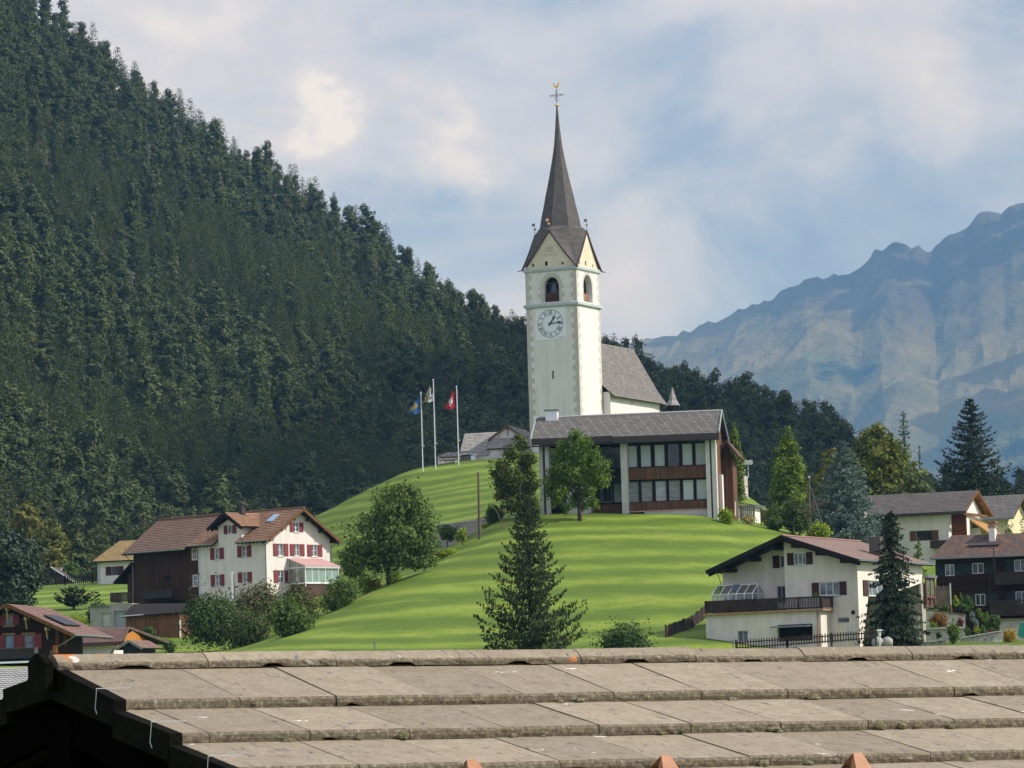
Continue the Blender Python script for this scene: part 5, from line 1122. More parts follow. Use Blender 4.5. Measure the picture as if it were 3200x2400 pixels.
# ================================================================== FARMHOUSE WITH BARN
def farmhouse():
    O = W(*zL(1528, 790), 262); O.z -= 2.5; b = Bld('farmhouse', 'white three-storey farmhouse with red shutters and tiled roof, joined to a dark wooden barn', 'farmhouse', O, -42); E = b.e
    F = b.front(0); S = b.side(0)
    f = lambda x, y: b.hit(F, zL(x, y)); s = lambda x, y: b.hit(S, zL(x, y))
    zg = -3.5; gw = s(2078, 400)[0]; hw_ = f(943, 600)[0]; bw = f(378, 600)[0]
    rv = gw / 2
    # heights: eaves and ridge
    zeF = f(1515, 335)[1]; RS = b.front(rv); r_r = b.hit(RS, zL(1825, 78)); zr = r_r[1]; ro = .9     # ridge height, gable overhang
    ov = .75; slope_ = (zr - zeF) / (rv)    # roof rise per metre
    zw = zeF + .15
    # windows (front)
    fw = [rect(*f(1080, 522), *f(1126, 420)), rect(*f(1314, 502), *f(1362, 398)), rect(*f(1085, 752), *f(1130, 650)), rect(*f(1320, 720), *f(1368, 628))]
    dw = rect(*f(1192, 302), *f(1238, 222))
    gwin = [rect(*s(1764, 282), *s(1810, 202)), rect(*s(1625, 490), *s(1676, 385)), rect(*s(1768, 490), *s(1816, 388)), rect(*s(1918, 495), *s(1970, 394)), rect(*s(1630, 722), *s(1682, 615))]
    m = MB()
    dz0 = f(1160, 250)[1]; dx0, dx1 = f(1112, 300)[0], f(1315, 300)[0]; dax, daz = f(1200, 165)
    wall(m, F, [(hw_, zg), (0, zg), (0, zw), (dx1, zw), (dx1, f(1310, 235)[1]), (dax, daz - .1), (dx0, f(1112, 235)[1]), (dx0, zw), (hw_, zw)], fw + [dw], reveal=.22)
    wall(m, S, [(0, zg), (gw, zg), (gw, zw), (rv, zr - .25), (0, zw)], gwin, reveal=.22)
    m.quad((hw_ + .01, gw, zg), (0, gw, zg), (0, gw, zw), (hw_ + .01, gw, zw)); m.quad((dx1, 0, zw - 2), (dx1, 2.2, zw - 2), (dx1, 2.2, f(1310, 235)[1]), (dx1, 0, f(1310, 235)[1])); m.quad((dx0, 0, zw - 2), (dx0, 2.2, zw - 2), (dx0, 2.2, f(1112, 235)[1]), (dx0, 0, f(1112, 235)[1]))
    m.build('wall', M_white, E)
    for h in fw: window(E, F, h, M_wframe, M_curt, cols=2, rows=2, sill=M_cornice, shutter=M_redsh, sw=.58)
    window(E, F, dw, M_wframe, M_glass, cols=2, rows=1, shutter=M_redsh, sw=.5)
    for i, h in enumerate(gwin): window(E, S, h, M_wframe, M_curt, cols=2, rows=2, sill=M_white, shutter=M_redsh, sw=.62 if i else .55)
    m = MB(); m.box(hw_ - .02, hw_ + .22, -.03, .3, zg, zw - .2); m.build('corner_band', mat('corner_blue', (.55, .62, .72)), E)
    # barn
    m = MB(); bw0 = bw; m.box(bw0, hw_ - .01, .05, gw - .1, f(700, 880)[1], zw)
    m.poly([(bw0, .05, zw), (bw0, gw - .1, zw), (bw0, rv, zr - .35)]); br = m.build('barn', M_wood, E)
    m = MB(); m.box(bw0 + .3, hw_ - .3, .35, gw - .6, zg - 2, f(700, 880)[1]); m.build('barn_base', M_beamd, br)
    for q in (rect(*f(888, 525), *f(930, 425)), rect(*f(895, 755), *f(938, 655))): window(br, F, q, M_wframe, M_curt, cols=1, rows=2, rec=-.04, surround=M_wood_sill)
    m = MB(); q = rect(*f(640, 710), *f(690, 660)); m.box(q[0], q[2], .0, .045, q[1], q[3]); m.build('hatch', M_dark, br)
    m = MB(); q = rect(*f(510, 870), *f(760, 785)); m.box(q[0], q[2], -.9, -.82, q[1], q[3]); m.box(q[0], q[2], -.9, .04, q[1], q[1] + .1)
    for i in range(5): x = q[0] + (q[2] - q[0]) * i / 4; m.box(x - .05, x + .05, -.92, -.84, q[1], q[3] + .3)
    m.build('balcony', mat('grey_boards', (.055, .05, .048), var=.4, vscale=3), br)
    # tiled roof, one ridge over both halves; hipped-looking verge on the barn's left
    mt = MB(); ms = MB(); vE = -ov; zE = zeF - slope_ * ov * .55
    xR = ro; xm = f(1490, 300)[0]; xd = f(1100, 330)[0]
    P = lambda u, v: Vector((u, v, zE + (zr - zE) * (v - vE) / (rv - vE)))
    xj = hw_ - 1.0
    slope(mt, ms, P(f(1300, 350)[0], vE), P(xR, vE), P(xR, rv), P(f(1300, 350)[0], rv), .36, .055)
    slope(mt, ms, P(xj, vE), P(dx0 - .05, vE), P(dx0 - .05, rv), P(xj, rv), .36, .055)
    slope(mt, ms, P(dx0 - .05, 2.1), P(f(1300, 350)[0], 2.1), P(f(1300, 350)[0], rv), P(dx0 - .05, rv), .36, .055)
    Q = lambda u, v: Vector((u, 2 * rv - v, P(u, v).z))
    slope(mt, ms, Q(xR, vE), Q(bw0 - 1, vE), Q(bw0 - 1, rv), Q(xR, rv), .36, .055)
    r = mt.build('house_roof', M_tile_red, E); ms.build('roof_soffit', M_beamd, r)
    mt = MB(); ms = MB(); eb = b.hit(b.front(-1.2), zL(275, 452)); rb = b.hit(RS, zL(592, 203)); vB = -1.2; zB = P(0, vB).z
    slope(mt, ms, (eb[0], vB, zB - .1), (xj, vB, zB - .1), (xj, rv, zr - .05), (rb[0], rv, zr - .05), .36, .055)
    r2 = mt.build('barn_roof', M_tile_barn, E); ms.build('roof_soffit', M_beamd, r2)
    # barge boards and purlin ends on the sunny gable
    m = MB()
    for a, c in ((P(xR + .03, vE), P(xR + .03, rv)), (Q(xR + .03, vE), Q(xR + .03, rv))): m.bar(a - Vector((0, 0, .12)), c - Vector((0, 0, .12)), .06, .30)
    m.build('barge_board', M_beam, r)
    m = MB()
    for a, c in ((P(xR - .4, vE), P(xR - .4, rv)), (Q(xR - .4, vE), Q(xR - .4, rv))):
        m.bar(a - Vector((0, 0, .28)), c - Vector((0, 0, .28)), .12, .14)
    for t in (.06, .38, .72):
        for fn in (P, Q): q = fn(0, vE + (rv - vE) * t + .3); m.bar(q + Vector((-.3, 0, -.42)), q + Vector((xR + .02, 0, -.42)), .18, .22)
    m.bar((-.3, rv, zr - .4), (xR + .02, rv, zr - .4), .18, .22); m.build('purlins', M_beamd, r)
    # rafter tails along the front eave
    for i in range(18):
        x = hw_ + .3 + i * (0 - hw_ - .3) / 17
        if dx0 - .1 < x < f(1300, 350)[0] + .1: continue
        m = MB() if i == 0 else m; q = P(x, vE + .1); m.bar(q - Vector((0, 0, .27)), P(x, .1) - Vector((0, 0, .27)), .1, .14)
    m.build('rafter_tails', M_beamd, r)
    # cross gable (dormer)
    ao = .8; dl = f(1045, 250); dr_ = f(1318, 222); pk = b.hit(b.front(-ao), zL(1178, 112)); mt = MB(); ms = MB()
    lx, rx = dx0 - .8, dx1 + .75; lz = pk[1] - (pk[0] - lx) * .56; rz = pk[1] - (rx - pk[0]) * .56; vb = rv - .2
    pk = ((lx + rx) / 2, pk[1]); lz = rz = pk[1] - (rx - pk[0]) * .62
    vv = lambda z: vE + (z - zE) / (zr - zE) * (rv - vE)
    slope(mt, ms, (rx, -ao, rz), (rx, max(vv(rz), 0), rz), (pk[0], vv(pk[1]), pk[1]), (pk[0], -ao, pk[1]), .36, .055)
    slope(mt, ms, (lx, max(vv(lz), 0), lz), (lx, -ao, lz), (pk[0], -ao, pk[1]), (pk[0], vv(pk[1]), pk[1]), .36, .055)
    d = mt.build('dormer_roof', M_tile_red, E); ms.build('roof_soffit', M_beamd, d)
    m = MB(); m.bar((lx, -ao - .04, lz - .16), (pk[0], -ao - .04, pk[1] - .12), .07, .36); m.bar((rx, -ao - .04, rz - .16), (pk[0], -ao - .04, pk[1] - .12), .07, .36)
    m.bar((lx + .25, -ao + .35, lz - .2), (pk[0], -ao + .35, pk[1] - .3), .1, .3); m.bar((rx - .25, -ao + .35, rz - .2), (pk[0], -ao + .35, pk[1] - .3), .1, .3); m.build('barge_board', M_beamd, d)
    # chimney, ridge tiles, skylight, gutters
    c = (pk[0] + .25, 1.6, pk[1] + .1); m = MB(); m.box(c[0] - .25, c[0] + .25, c[1] - .25, c[1] + .25, c[2] - 1, c[2] + .35); m.tube([(c[0], c[1], c[2] + .3), (c[0], c[1], c[2] + .8)], .16, 8); m.tube([(c[0], c[1], c[2] + .85), (c[0], c[1], c[2] + 1.0)], [.3, .22], 8); m.build('chimney', M_fascia, r)
    m = MB(); g = random.Random(2); x = rb[0]
    while x < xR: m.tube([(x, rv, zr + .02), (x + .42, rv, zr + .05)], [.12, .14], 6); x += .4
    m.build('ridge_cap', M_tile_red, r)
    nr = Vector((0, -(zr - zE), rv - vE)).normalized(); q0 = P(f(1590, 160)[0] + .9, vE + (rv - vE) * .66); m = MB(); q0 = P(-2.35, vE + (rv - vE) * .60); q1 = P(-2.35, vE + (rv - vE) * .82); m.slab([q0 + nr * .16, q0 + Vector((.8, 0, 0)) + nr * .16, q1 + Vector((.8, 0, 0)) + nr * .16, q1 + nr * .16], .16, nr); m.build('skylight', M_skyl, r)
    m = MB(); m.tube([P(f(1300, 350)[0], vE - .06), P(xR - .1, vE - .06)], .075, 6); m.tube([P(xj, vE - .06), P(dx0 - .05, vE - .06)], .075, 6); m.tube([(eb[0], vB - .06, zB - .06), (xj, vB - .06, zB - .06)], .075, 6)
    m.tube([P(.1, vE - .06), (.12, -.1, zw - .9), (.12, -.1, zg)], .06, 6); m.tube([(.12, gw + .05, zw - .7), (.12, gw + .05, zg)], .055, 6); m.tube([Q(.2, vE - .05), (.12, gw + .1, zw - .9)], .05, 6)
    m.tube([(eb[0] + .4, vB, zB - .1), (bw0 - .1, .0, zB - 1.1), (bw0 - .1, -.02, zg)], .06, 6); m.build('gutter', M_gutter, r)
    # barn's left lean-to roof and base annex
    m = MB(); a = b.hit(b.front(.2), zL(378, 600)); c = b.hit(b.front(.2), zL(235, 722)); mt = MB()
    slope(mt, m, (bw0 - 2.9, gw * .7, c[1]), (bw0 - 2.9, -.3, c[1]), (bw0 - .02, -.3, c[1] + 2.0), (bw0 - .02, gw * .7, c[1] + 2.0), .36); l = mt.build('lean_to_roof', M_beamd, br); m.build('soffit', M_beamd, l)
    m = MB(); m.box(bw0 - 1.3, bw0 - .01, 0.3, gw * .6, zg, c[1] + .9); m.build('lean_to', M_wood, br)
    # glass conservatory on the gable
    cu = 2.5; c0 = s(1712, 700)[0]; q = b.hit(b.side(cu), zL(1868, 720)); q2 = b.hit(b.side(cu), zL(2152, 715)); z0 = q[1] - .1; z1 = b.hit(b.side(cu), zL(1868, 590))[1]; v0, v1 = q[0], q2[0]; zt = s(1720, 510)[1]
    m = MB(); G = b.side(cu)
    for v in np.linspace(v0, v1, 6): m.box(cu - .07, cu, v - .04, v + .04, z0, z1)
    m.box(cu - .07, cu + .01, v0 - .05, v1 + .05, z0 - .02, z0 + .16); m.box(cu - .07, cu + .02, v0 - .05, v1 + .05, z1, z1 + .14); m.box(0.02, cu, v0 - .05, v0 + .03, z0 - .02, z0 + .14); m.box(.02, cu, v1 - .03, v1 + .05, z0 - .02, z0 + .14)
    m.box(.03, cu, v0 - .04, v0 + .03, z1 - .02, z1 + .08)
    for u in (.05, cu * .5): m.box(u, u + .07, v0 - .04, v0 + .03, z0, z1 + (zt - z1) * (1 - u / cu) - .05)
    m.bar((0.02, v0, zt - .05), (cu, v0, z1 + .12), .08); m.bar((cu - .05, v0 + .02, zg + .6), (cu - .05, v0 + .02, z0), .08); cv = m.build('conservatory', M_wframe, E)
    for i in range(5): va, vb_ = v0 + (v1 - v0) * i / 5 + .05, v0 + (v1 - v0) * (i + 1) / 5 - .05; m = MB(); m.quad((cu - .03, va, z0 + .16), (cu - .03, vb_, z0 + .16), (cu - .03, vb_, z1), (cu - .03, va, z1)); m.build('pane', M_glassg, cv)
    m = MB(); m.quad((.1, v0 - .0, z0 + .12), (cu - .08, v0, z0 + .12), (cu - .08, v0, z1), (.1, v0, z1)); m.build('pane', mat('glass_grey', (.30, .31, .28), rough=.15, spec=.7, var=.4, vscale=1.5), cv)
    m = MB(); m.poly([(.1, v0, z1 + .08), (cu - .1, v0, z1 + .1), (.1, v0, zt - .1)]); m.build('pane', mat('glass_grey', (.3, .3, .3)), cv)
    m = MB(); m.box(.05, cu - .1, v0 + .1, v1 - .1, zg, z0 - .03); m.build('plinth', M_trimred, cv)
    m = MB(); n = 9
    aw = mat('awning_stripes', (.60, .32, .31)); MA = boards('awning_pink_stripes', [(.62, .36, .35), (.58, .28, .28)], .22); 
    m.slab([(0.02, v0 - .15, zt), (cu + .15, v0 - .15, z1 + .2), (cu + .15, v1 + .15, z1 + .2), (.02, v1 + .15, zt)], .05, (zt - z1 - .2, 0, cu)); m.build('awning', M_awn, cv)
    m = MB(); n = 34
    for i in range(n): va = v0 - .15 + (v1 - v0 + .3) * i / n; vb_ = va + (v1 - v0 + .3) / n * .62; m.box(cu + .155, cu + .175, va, vb_, z1 - .06, z1 + .15)
    m.build('awning_fringe', M_awnw, cv)
farmhouse()
# ---- wooden shed, garage below the barn
def sheds():
    O = W(*zL(310, 1165), 257); b = Bld('wooden_shed', 'low brown boarded shed with dark lean roof under the barn', 'shed', O, -14); F = b.front(0); f = lambda x, y: b.hit(F, zL(x, y)); zg = -1.2
    x0, x1 = f(312, 1100)[0], f(780, 1100)[0]; zt = f(780, 995)[1]; zt0 = f(312, 1020)[1]
    m = MB(); m.slab([F.p(x0, zg), F.p(x1, zg), F.p(x1, zt), F.p(x0, zt0)], 4.2, F.n); m.build('wall', M_woodf, b.e)
    e0, e1 = b.hit(b.front(-.5), zL(275, 1015)), b.hit(b.front(-.5), zL(785, 985)); r0 = b.hit(b.front(3.6), zL(380, 905)); r1 = b.hit(b.front(3.6), zL(835, 900)); mt = MB(); ms = MB()
    slope(mt, ms, (e0[0], -.5, e0[1]), (e1[0], -.5, e1[1] + .1), (r1[0], 3.6, r1[1]), (r0[0], 3.6, r0[1]), .4, .03, .12); r = mt.build('roof', M_tile_gry if False else mat('felt_dark', (.03, .026, .024), var=.3, vscale=2), b.e); ms.build('soffit', M_beamd, r)
    m = MB(); m.tube([F.p(e0[0], e0[1] + .03, .55), F.p(f(480, 1000)[0], e0[1] + .12, .55)], .05, 5); m.build('gutter', M_alu, r)
    p = b.world(F.p(f(790, 1150)[0], f(790, 1150)[1], .3)); m = MB(); m.tube([(0, 0, -.5), (0, 0, 1.2)], .08, 8); o = m.build('post', M_metal, None); o.name = 'marker_post'; o.location = p; tag(o, 'short white post beside the brown shed', 'post')
    O = W(*zL(10, 1100), 262); b = Bld('garage', 'grey concrete garage with railed terrace left of the barn', 'garage', O, -12); F = b.front(0); f = lambda x, y: b.hit(F, zL(x, y)); zg = -1.5
    x0, xm, x1 = f(5, 1000)[0], f(180, 1000)[0], f(360, 1000)[0]; za, zb = f(100, 932)[1], f(270, 900)[1]
    d1 = rect(*f(108, 1100), *f(185, 980)); d2 = rect(*f(215, 1105), *f(330, 962)); m = MB()
    wall(m, F, [(x0, zg), (x1, zg), (x1, zb), (xm, zb), (xm, za), (x0, za)], [d1, d2], reveal=.3); m.box(x0, xm, .31, 5, zg, za); m.box(xm, x1, .31, 5, zg, zb); m.quad((x0, 0, zg), (x0, .31, zg), (x0, .31, za), (x0, 0, za)); m.quad((x0, 0, za), (xm, 0, za), (xm, .31, za), (x0, .31, za)); m.build('wall', M_conc, b.e)
    for d in (d1, d2): m = MB(); m.box(d[0], d[2], .25, .3, d[1], d[3]); m.build('door', M_door if d is d2 else M_concp, b.e)
    m = MB(); m.box(x0 - .15, xm, -.2, 5.1, za, za + .12); m.build('roof_slab', M_concd, b.e)
    r0 = f(178, 895)[1]; r1 = f(178, 808)[1]; m = MB()
    n = 22
    for i in range(n): x = xm + (x1 - xm) * i / n; m.box(x, x + (x1 - xm) / n * .7, .0, .04, r0 + .05, r1)
    for z in (r0 + .1, r1 - .12): m.box(xm, x1, .045, .1, z, z + .1)
    for i in range(10): y = .1 + i * .4; m.box(xm - .02, xm + .02, y, y + .28, r0 + .05, r1)
    m.build('railing', M_fenced, b.e)
sheds()
# ---- cottage with yellow-brown roof behind the barn
def cottage():
    O = W(*zL(75, 725), 345); b = Bld('cottage', 'small white cottage with mossy yellow tiled roof behind the barn', 'cottage', O, -16); F = b.front(0); f = lambda x, y: b.hit(F, zL(x, y)); zg = -1.5
    x0 = f(70, 600)[0]; x1 = x0 + 16; zt = f(200, 525)[1]; h = rect(*f(192, 658), *f(242, 580)); m = MB()
    wall(m, F, [(x0, zg), (x1, zg), (x1, zt), (x0, zt)], [h], reveal=.25); m.quad((x0, 0, zg), (x0, 9, zg), (x0, 9, zt), (x0, 0, zt)); m.quad((x1, 0, zg), (x1, 9, zg), (x1, 9, zt), (x1, 0, zt)); m.build('wall', M_white, b.e)
    m = MB(); m.box(x0 - .03, x0 + .35, -.04, .4, zg, zt - .1); m.build('corner_band', M_cornice, b.e)
    window(b.e, F, h, M_brsh, M_glass, cols=3, rows=3, shutter=M_brsh, sw=.85)
    e0 = b.hit(b.front(-.8), zL(22, 540)); e1 = b.hit(b.front(-.8), zL(380, 515)); r0 = b.hit(b.front(4.5), zL(258, 362)); mt = MB(); ms = MB(); X1 = x1 + .8
    slope(mt, ms, (e0[0], -.8, e0[1]), (X1, -.8, e0[1]), (X1, 4.5, r0[1]), (r0[0], 4.5, r0[1]), .36, .06); tiles(mt, (e0[0], 9.8, e0[1]), (e0[0], -.8, e0[1]), (r0[0], 4.5, r0[1]), (r0[0], 4.51, r0[1]), .36, .06); tiles(mt, (X1, 9.8, e0[1]), (e0[0], 9.8, e0[1]), (r0[0], 4.5, r0[1]), (X1, 4.5, r0[1]), .36, .06)
    r = mt.build('roof', M_tile_yel, b.e); ms.build('soffit', M_beamd, r)
    # little red-roofed hut and its leaning chimney-like roof behind the long fence
    p = W(*zP(425, 1445), 372); b = Bld('garden_hut', 'tiny steep hut with orange-red tiled roof behind the meadow fence', 'hut', p, -60); mt = MB(); h = W(*zP(432, 1310), 372).z - p.z
    tiles(mt, (-1.6, -.3, 0), (1.6, -.3, 0), (1.6, 1.6, h), (-1.6, 1.6, h), .35, .05); tiles(mt, (1.6, 3.5, 0), (-1.6, 3.5, 0), (-1.6, 1.6, h), (1.6, 1.6, h), .35, .05); mt.build('roof', rooftile('tile_orange', [(.55, .17, .08), (.62, .22, .10), (.46, .14, .08)], .25, .35), b.e); m = MB(); m.poly([(1.5, -.1, -.5), (1.5, 3.3, -.5), (1.5, 3.2, .1), (1.5, 1.6, h - .1), (1.5, 0, .1)]); m.build('gable', M_woodf, b.e)
    m = MB(); m.bar((1.62, -.35, 0), (1.62, 1.6, h), .06, .2); m.bar((1.62, 3.55, 0), (1.62, 1.6, h), .06, .2); m.build('barge_board', M_metal, b.e)
    p = W(*zP(510, 1440), 368); b = Bld('dark_hut', 'dark steep-roofed hut with pale roof edge behind the meadow fence', 'hut', p, -8); h = W(*zP(480, 1300), 368).z - p.z
    m = MB(); m.slab([(-1.2, 0, h), (2.6, 0, -.2), (2.6, 3.5, -.2), (-1.2, 3.5, h)], .12, (h, 0, 3.8)); m.slab([(-1.2, 3.5, h), (-3.2, 3.5, .2), (-3.2, 0, .2), (-1.2, 0, h)], .12, (-h, 0, 2)); m.build('roof', M_fascia, b.e); m = MB(); m.poly([(-3, .1, -.6), (2.5, .1, -.6), (2.4, .1, 0), (-1.2, .1, h - .12), (-3, .1, .2)]); m.build('gable', M_beamd, b.e); m = MB(); m.bar((-1.2, -.04, h), (2.6, -.04, -.2), .08, .2); m.build('barge_board', M_metal, b.e)
cottage()

def fence(name, label, pts, Y0, h=1.0, sp=.16, mat_=None, zconv=None, w=.07, rails=2, group=None, posts=2.5, cat='fence', usez=False, top=None):
    """picket fence following the ground through photograph points"""
    P = []
    for (x, y), Yq in zip(pts, Y0): q = W(*zconv(x, y), Yq); P.append(q if usez else Vector((q.x, q.y, gz(q.x, q.y))))
    e = tag(empty(name, P[0]), label, cat, group); pk = MB(); rl = MB(); ps = MB(); g = random.Random(len(pts)); acc = 0
    for a, c in zip(P, P[1:]):
        L = (c - a).length; n = max(2, int(L / sp)); d = (c - a)
        for i in range(n):
            q = a + d * (i + .5) / n; 
            if not usez: q.z = gz(q.x, q.y)
            q = q - P[0]; hh = h * g.uniform(.94, 1.05); u = d.normalized() * w / 2; v = Vector((-u.y, u.x, 0)).normalized() * .012
            tl = Vector((g.uniform(-.02, .02), 0, 0)); b4 = [q - u - v, q + u - v, q + u + v, q - u + v]; pk.hexa([p + Vector((0, 0, .06)) for p in b4], [p + tl + Vector((0, 0, hh)) for p in b4])
        m_ = max(1, int(L / posts))
        for i in range(m_ + 1):
            q = a + d * i / m_
            if not usez: q.z = gz(q.x, q.y)
            q = q - P[0]; ps.bar(q + Vector((0, .06, -.4)), q + Vector((0, .06, h * 1.08)), .12)
        for k in range(rails):
            for i in range(m_):
                q0, q1 = a + d * i / m_, a + d * (i + 1) / m_
                if not usez: q0.z = gz(q0.x, q0.y); q1.z = gz(q1.x, q1.y)
                zz = Vector((0, .03, h * (.25 + .5 * k))); rl.bar(q0 - P[0] + zz, q1 - P[0] + zz, .04, .09)
    pk.build('pickets', mat_, e); rl.build('rails', mat_, e); ps.build('posts', mat_, e)
    return e
fence('picket_fence', 'long dark picket fence along the top of the far left meadow', [(300, 1490), (560, 1465), (800, 1448), (960, 1420)], [352, 352, 351, 350], 1.3, .3, M_fenced, zP, w=.14)
fence('picket_fence', 'weathered picket fence on a concrete wall between the apple tree and the house', [(915, 392), (1215, 372), (1400, 338), (1510, 328)], [280, 278, 277, 276], 1.15, .26, M_fence, zD, w=.12)
fence('picket_fence', 'short picket fence on the slope just right of the white farmhouse', [(85, 655), (230, 640), (330, 610)], [285, 285, 285], 1.7, .28, M_fence, zD, w=.13)
def retwall():
    p0 = W(*zD(1040, 470), 272); p1 = W(*zD(1330, 470), 270); e = tag(empty('retaining_wall', p0), 'grey concrete retaining wall below the picket fence, beside the tall pole', 'wall'); d = p1 - p0; zt0 = W(*zD(1040, 395), 272).z - p0.z; zt1 = W(*zD(1400, 345), 270).z - p0.z
    m = MB(); m.hexa([(-2, 0, -2), (d.x, d.y, -2), (d.x, d.y + .4, -2), (-2, .4, -2)], [(-2, 0, zt0), (d.x, d.y, zt1), (d.x, d.y + .4, zt1), (-2, .4, zt0)]); m.build('wall', M_conc, e); m = MB(); m.hexa([(-2.05, -.05, zt0), (d.x, d.y - .05, zt1), (d.x, d.y + .45, zt1), (-2.05, .45, zt0)], [(-2.05, -.05, zt0 + .1), (d.x, d.y - .05, zt1 + .1), (d.x, d.y + .45, zt1 + .1), (-2.05, .45, zt0 + .1)]); m.build('coping', M_concp, e)
retwall()
def pole(name, label, cat, foot, top, Y, r, mat_, conv, group=None, extras=None, usez=False):
    p = W(*conv(*foot), Y) if usez else place(*conv(*foot), Y); t = W(*conv(*top), p.y / K)
    e = tag(empty(name, p), label, cat, group); d = t - p; m = MB(); m.tube([(0, 0, -.5), d * .5, d], [r * 1.15, r, r * .8], 8); m.build('shaft', mat_, e)
    if extras: extras(e, d)
    return e
def cap(e, d): m = MB(); m.tube([d, d + Vector((0, 0, .18))], [.16, .03], 8); m.build('cap', M_gutter, e)
pole('utility_pole', 'tall wooden utility pole left of the leafy trees by the modern house', 'pole', (1226, 510), (1215, -10), 248, .12, M_pole, zD, 'wooden utility poles', cap)
def wires(e, d):
    cap(e, d); m = MB(); m.tube([d - Vector((0, 0, .5)), Vector((d.x + 1.7, .4, 0))], .03, 4); m.build('stay_wire', M_iron, e)
pole('utility_pole', 'tall wooden utility pole with stay wire beside the bright columnar tree', 'pole', (800, 375), (795, -15), 262, .13, M_pole, Z(2150, 1500, 2.1067), 'wooden utility poles', wires)
def metr(e, d): m = MB(); m.box(-.34, -.14, -.12, .1, d.z - 3.0, d.z + .1); m.bar(d + Vector((-.35, 0, .05)), d + Vector((.1, 0, .05)), .08); m.build('cable_duct', M_metal, e)
pole('short_pole', 'short wooden pole with a pale cable duct in front of the white farmhouse', 'pole', (1262, 965), (1240, 640), 242, .12, M_pole, zL, None, metr)
pole('leaning_stake', 'thin grey stake leaning on the slope between the pole and the spruce', 'stake', (1420, 435), (1342, 262), 250, .05, M_fence, zD)
def tmark(e, d): m = MB(); m.bar(d + Vector((-.22, 0, 0)), d + Vector((.12, 0, .02)), .1, .06); m.build('plate', M_gutter, e)
pole('marker_post', 'small grey marker post on the lawn edge above the tiled roof, left of centre', 'post', (422, 1360), (419, 1302), 209, .06, M_gutter, zD, 'small lawn marker posts', tmark)
pole('marker_post', 'small grey marker post in front of the white garage wall', 'post', (395, 1310), (395, 1222), 200, .05, M_gutter, zR, 'small lawn marker posts', tmark)

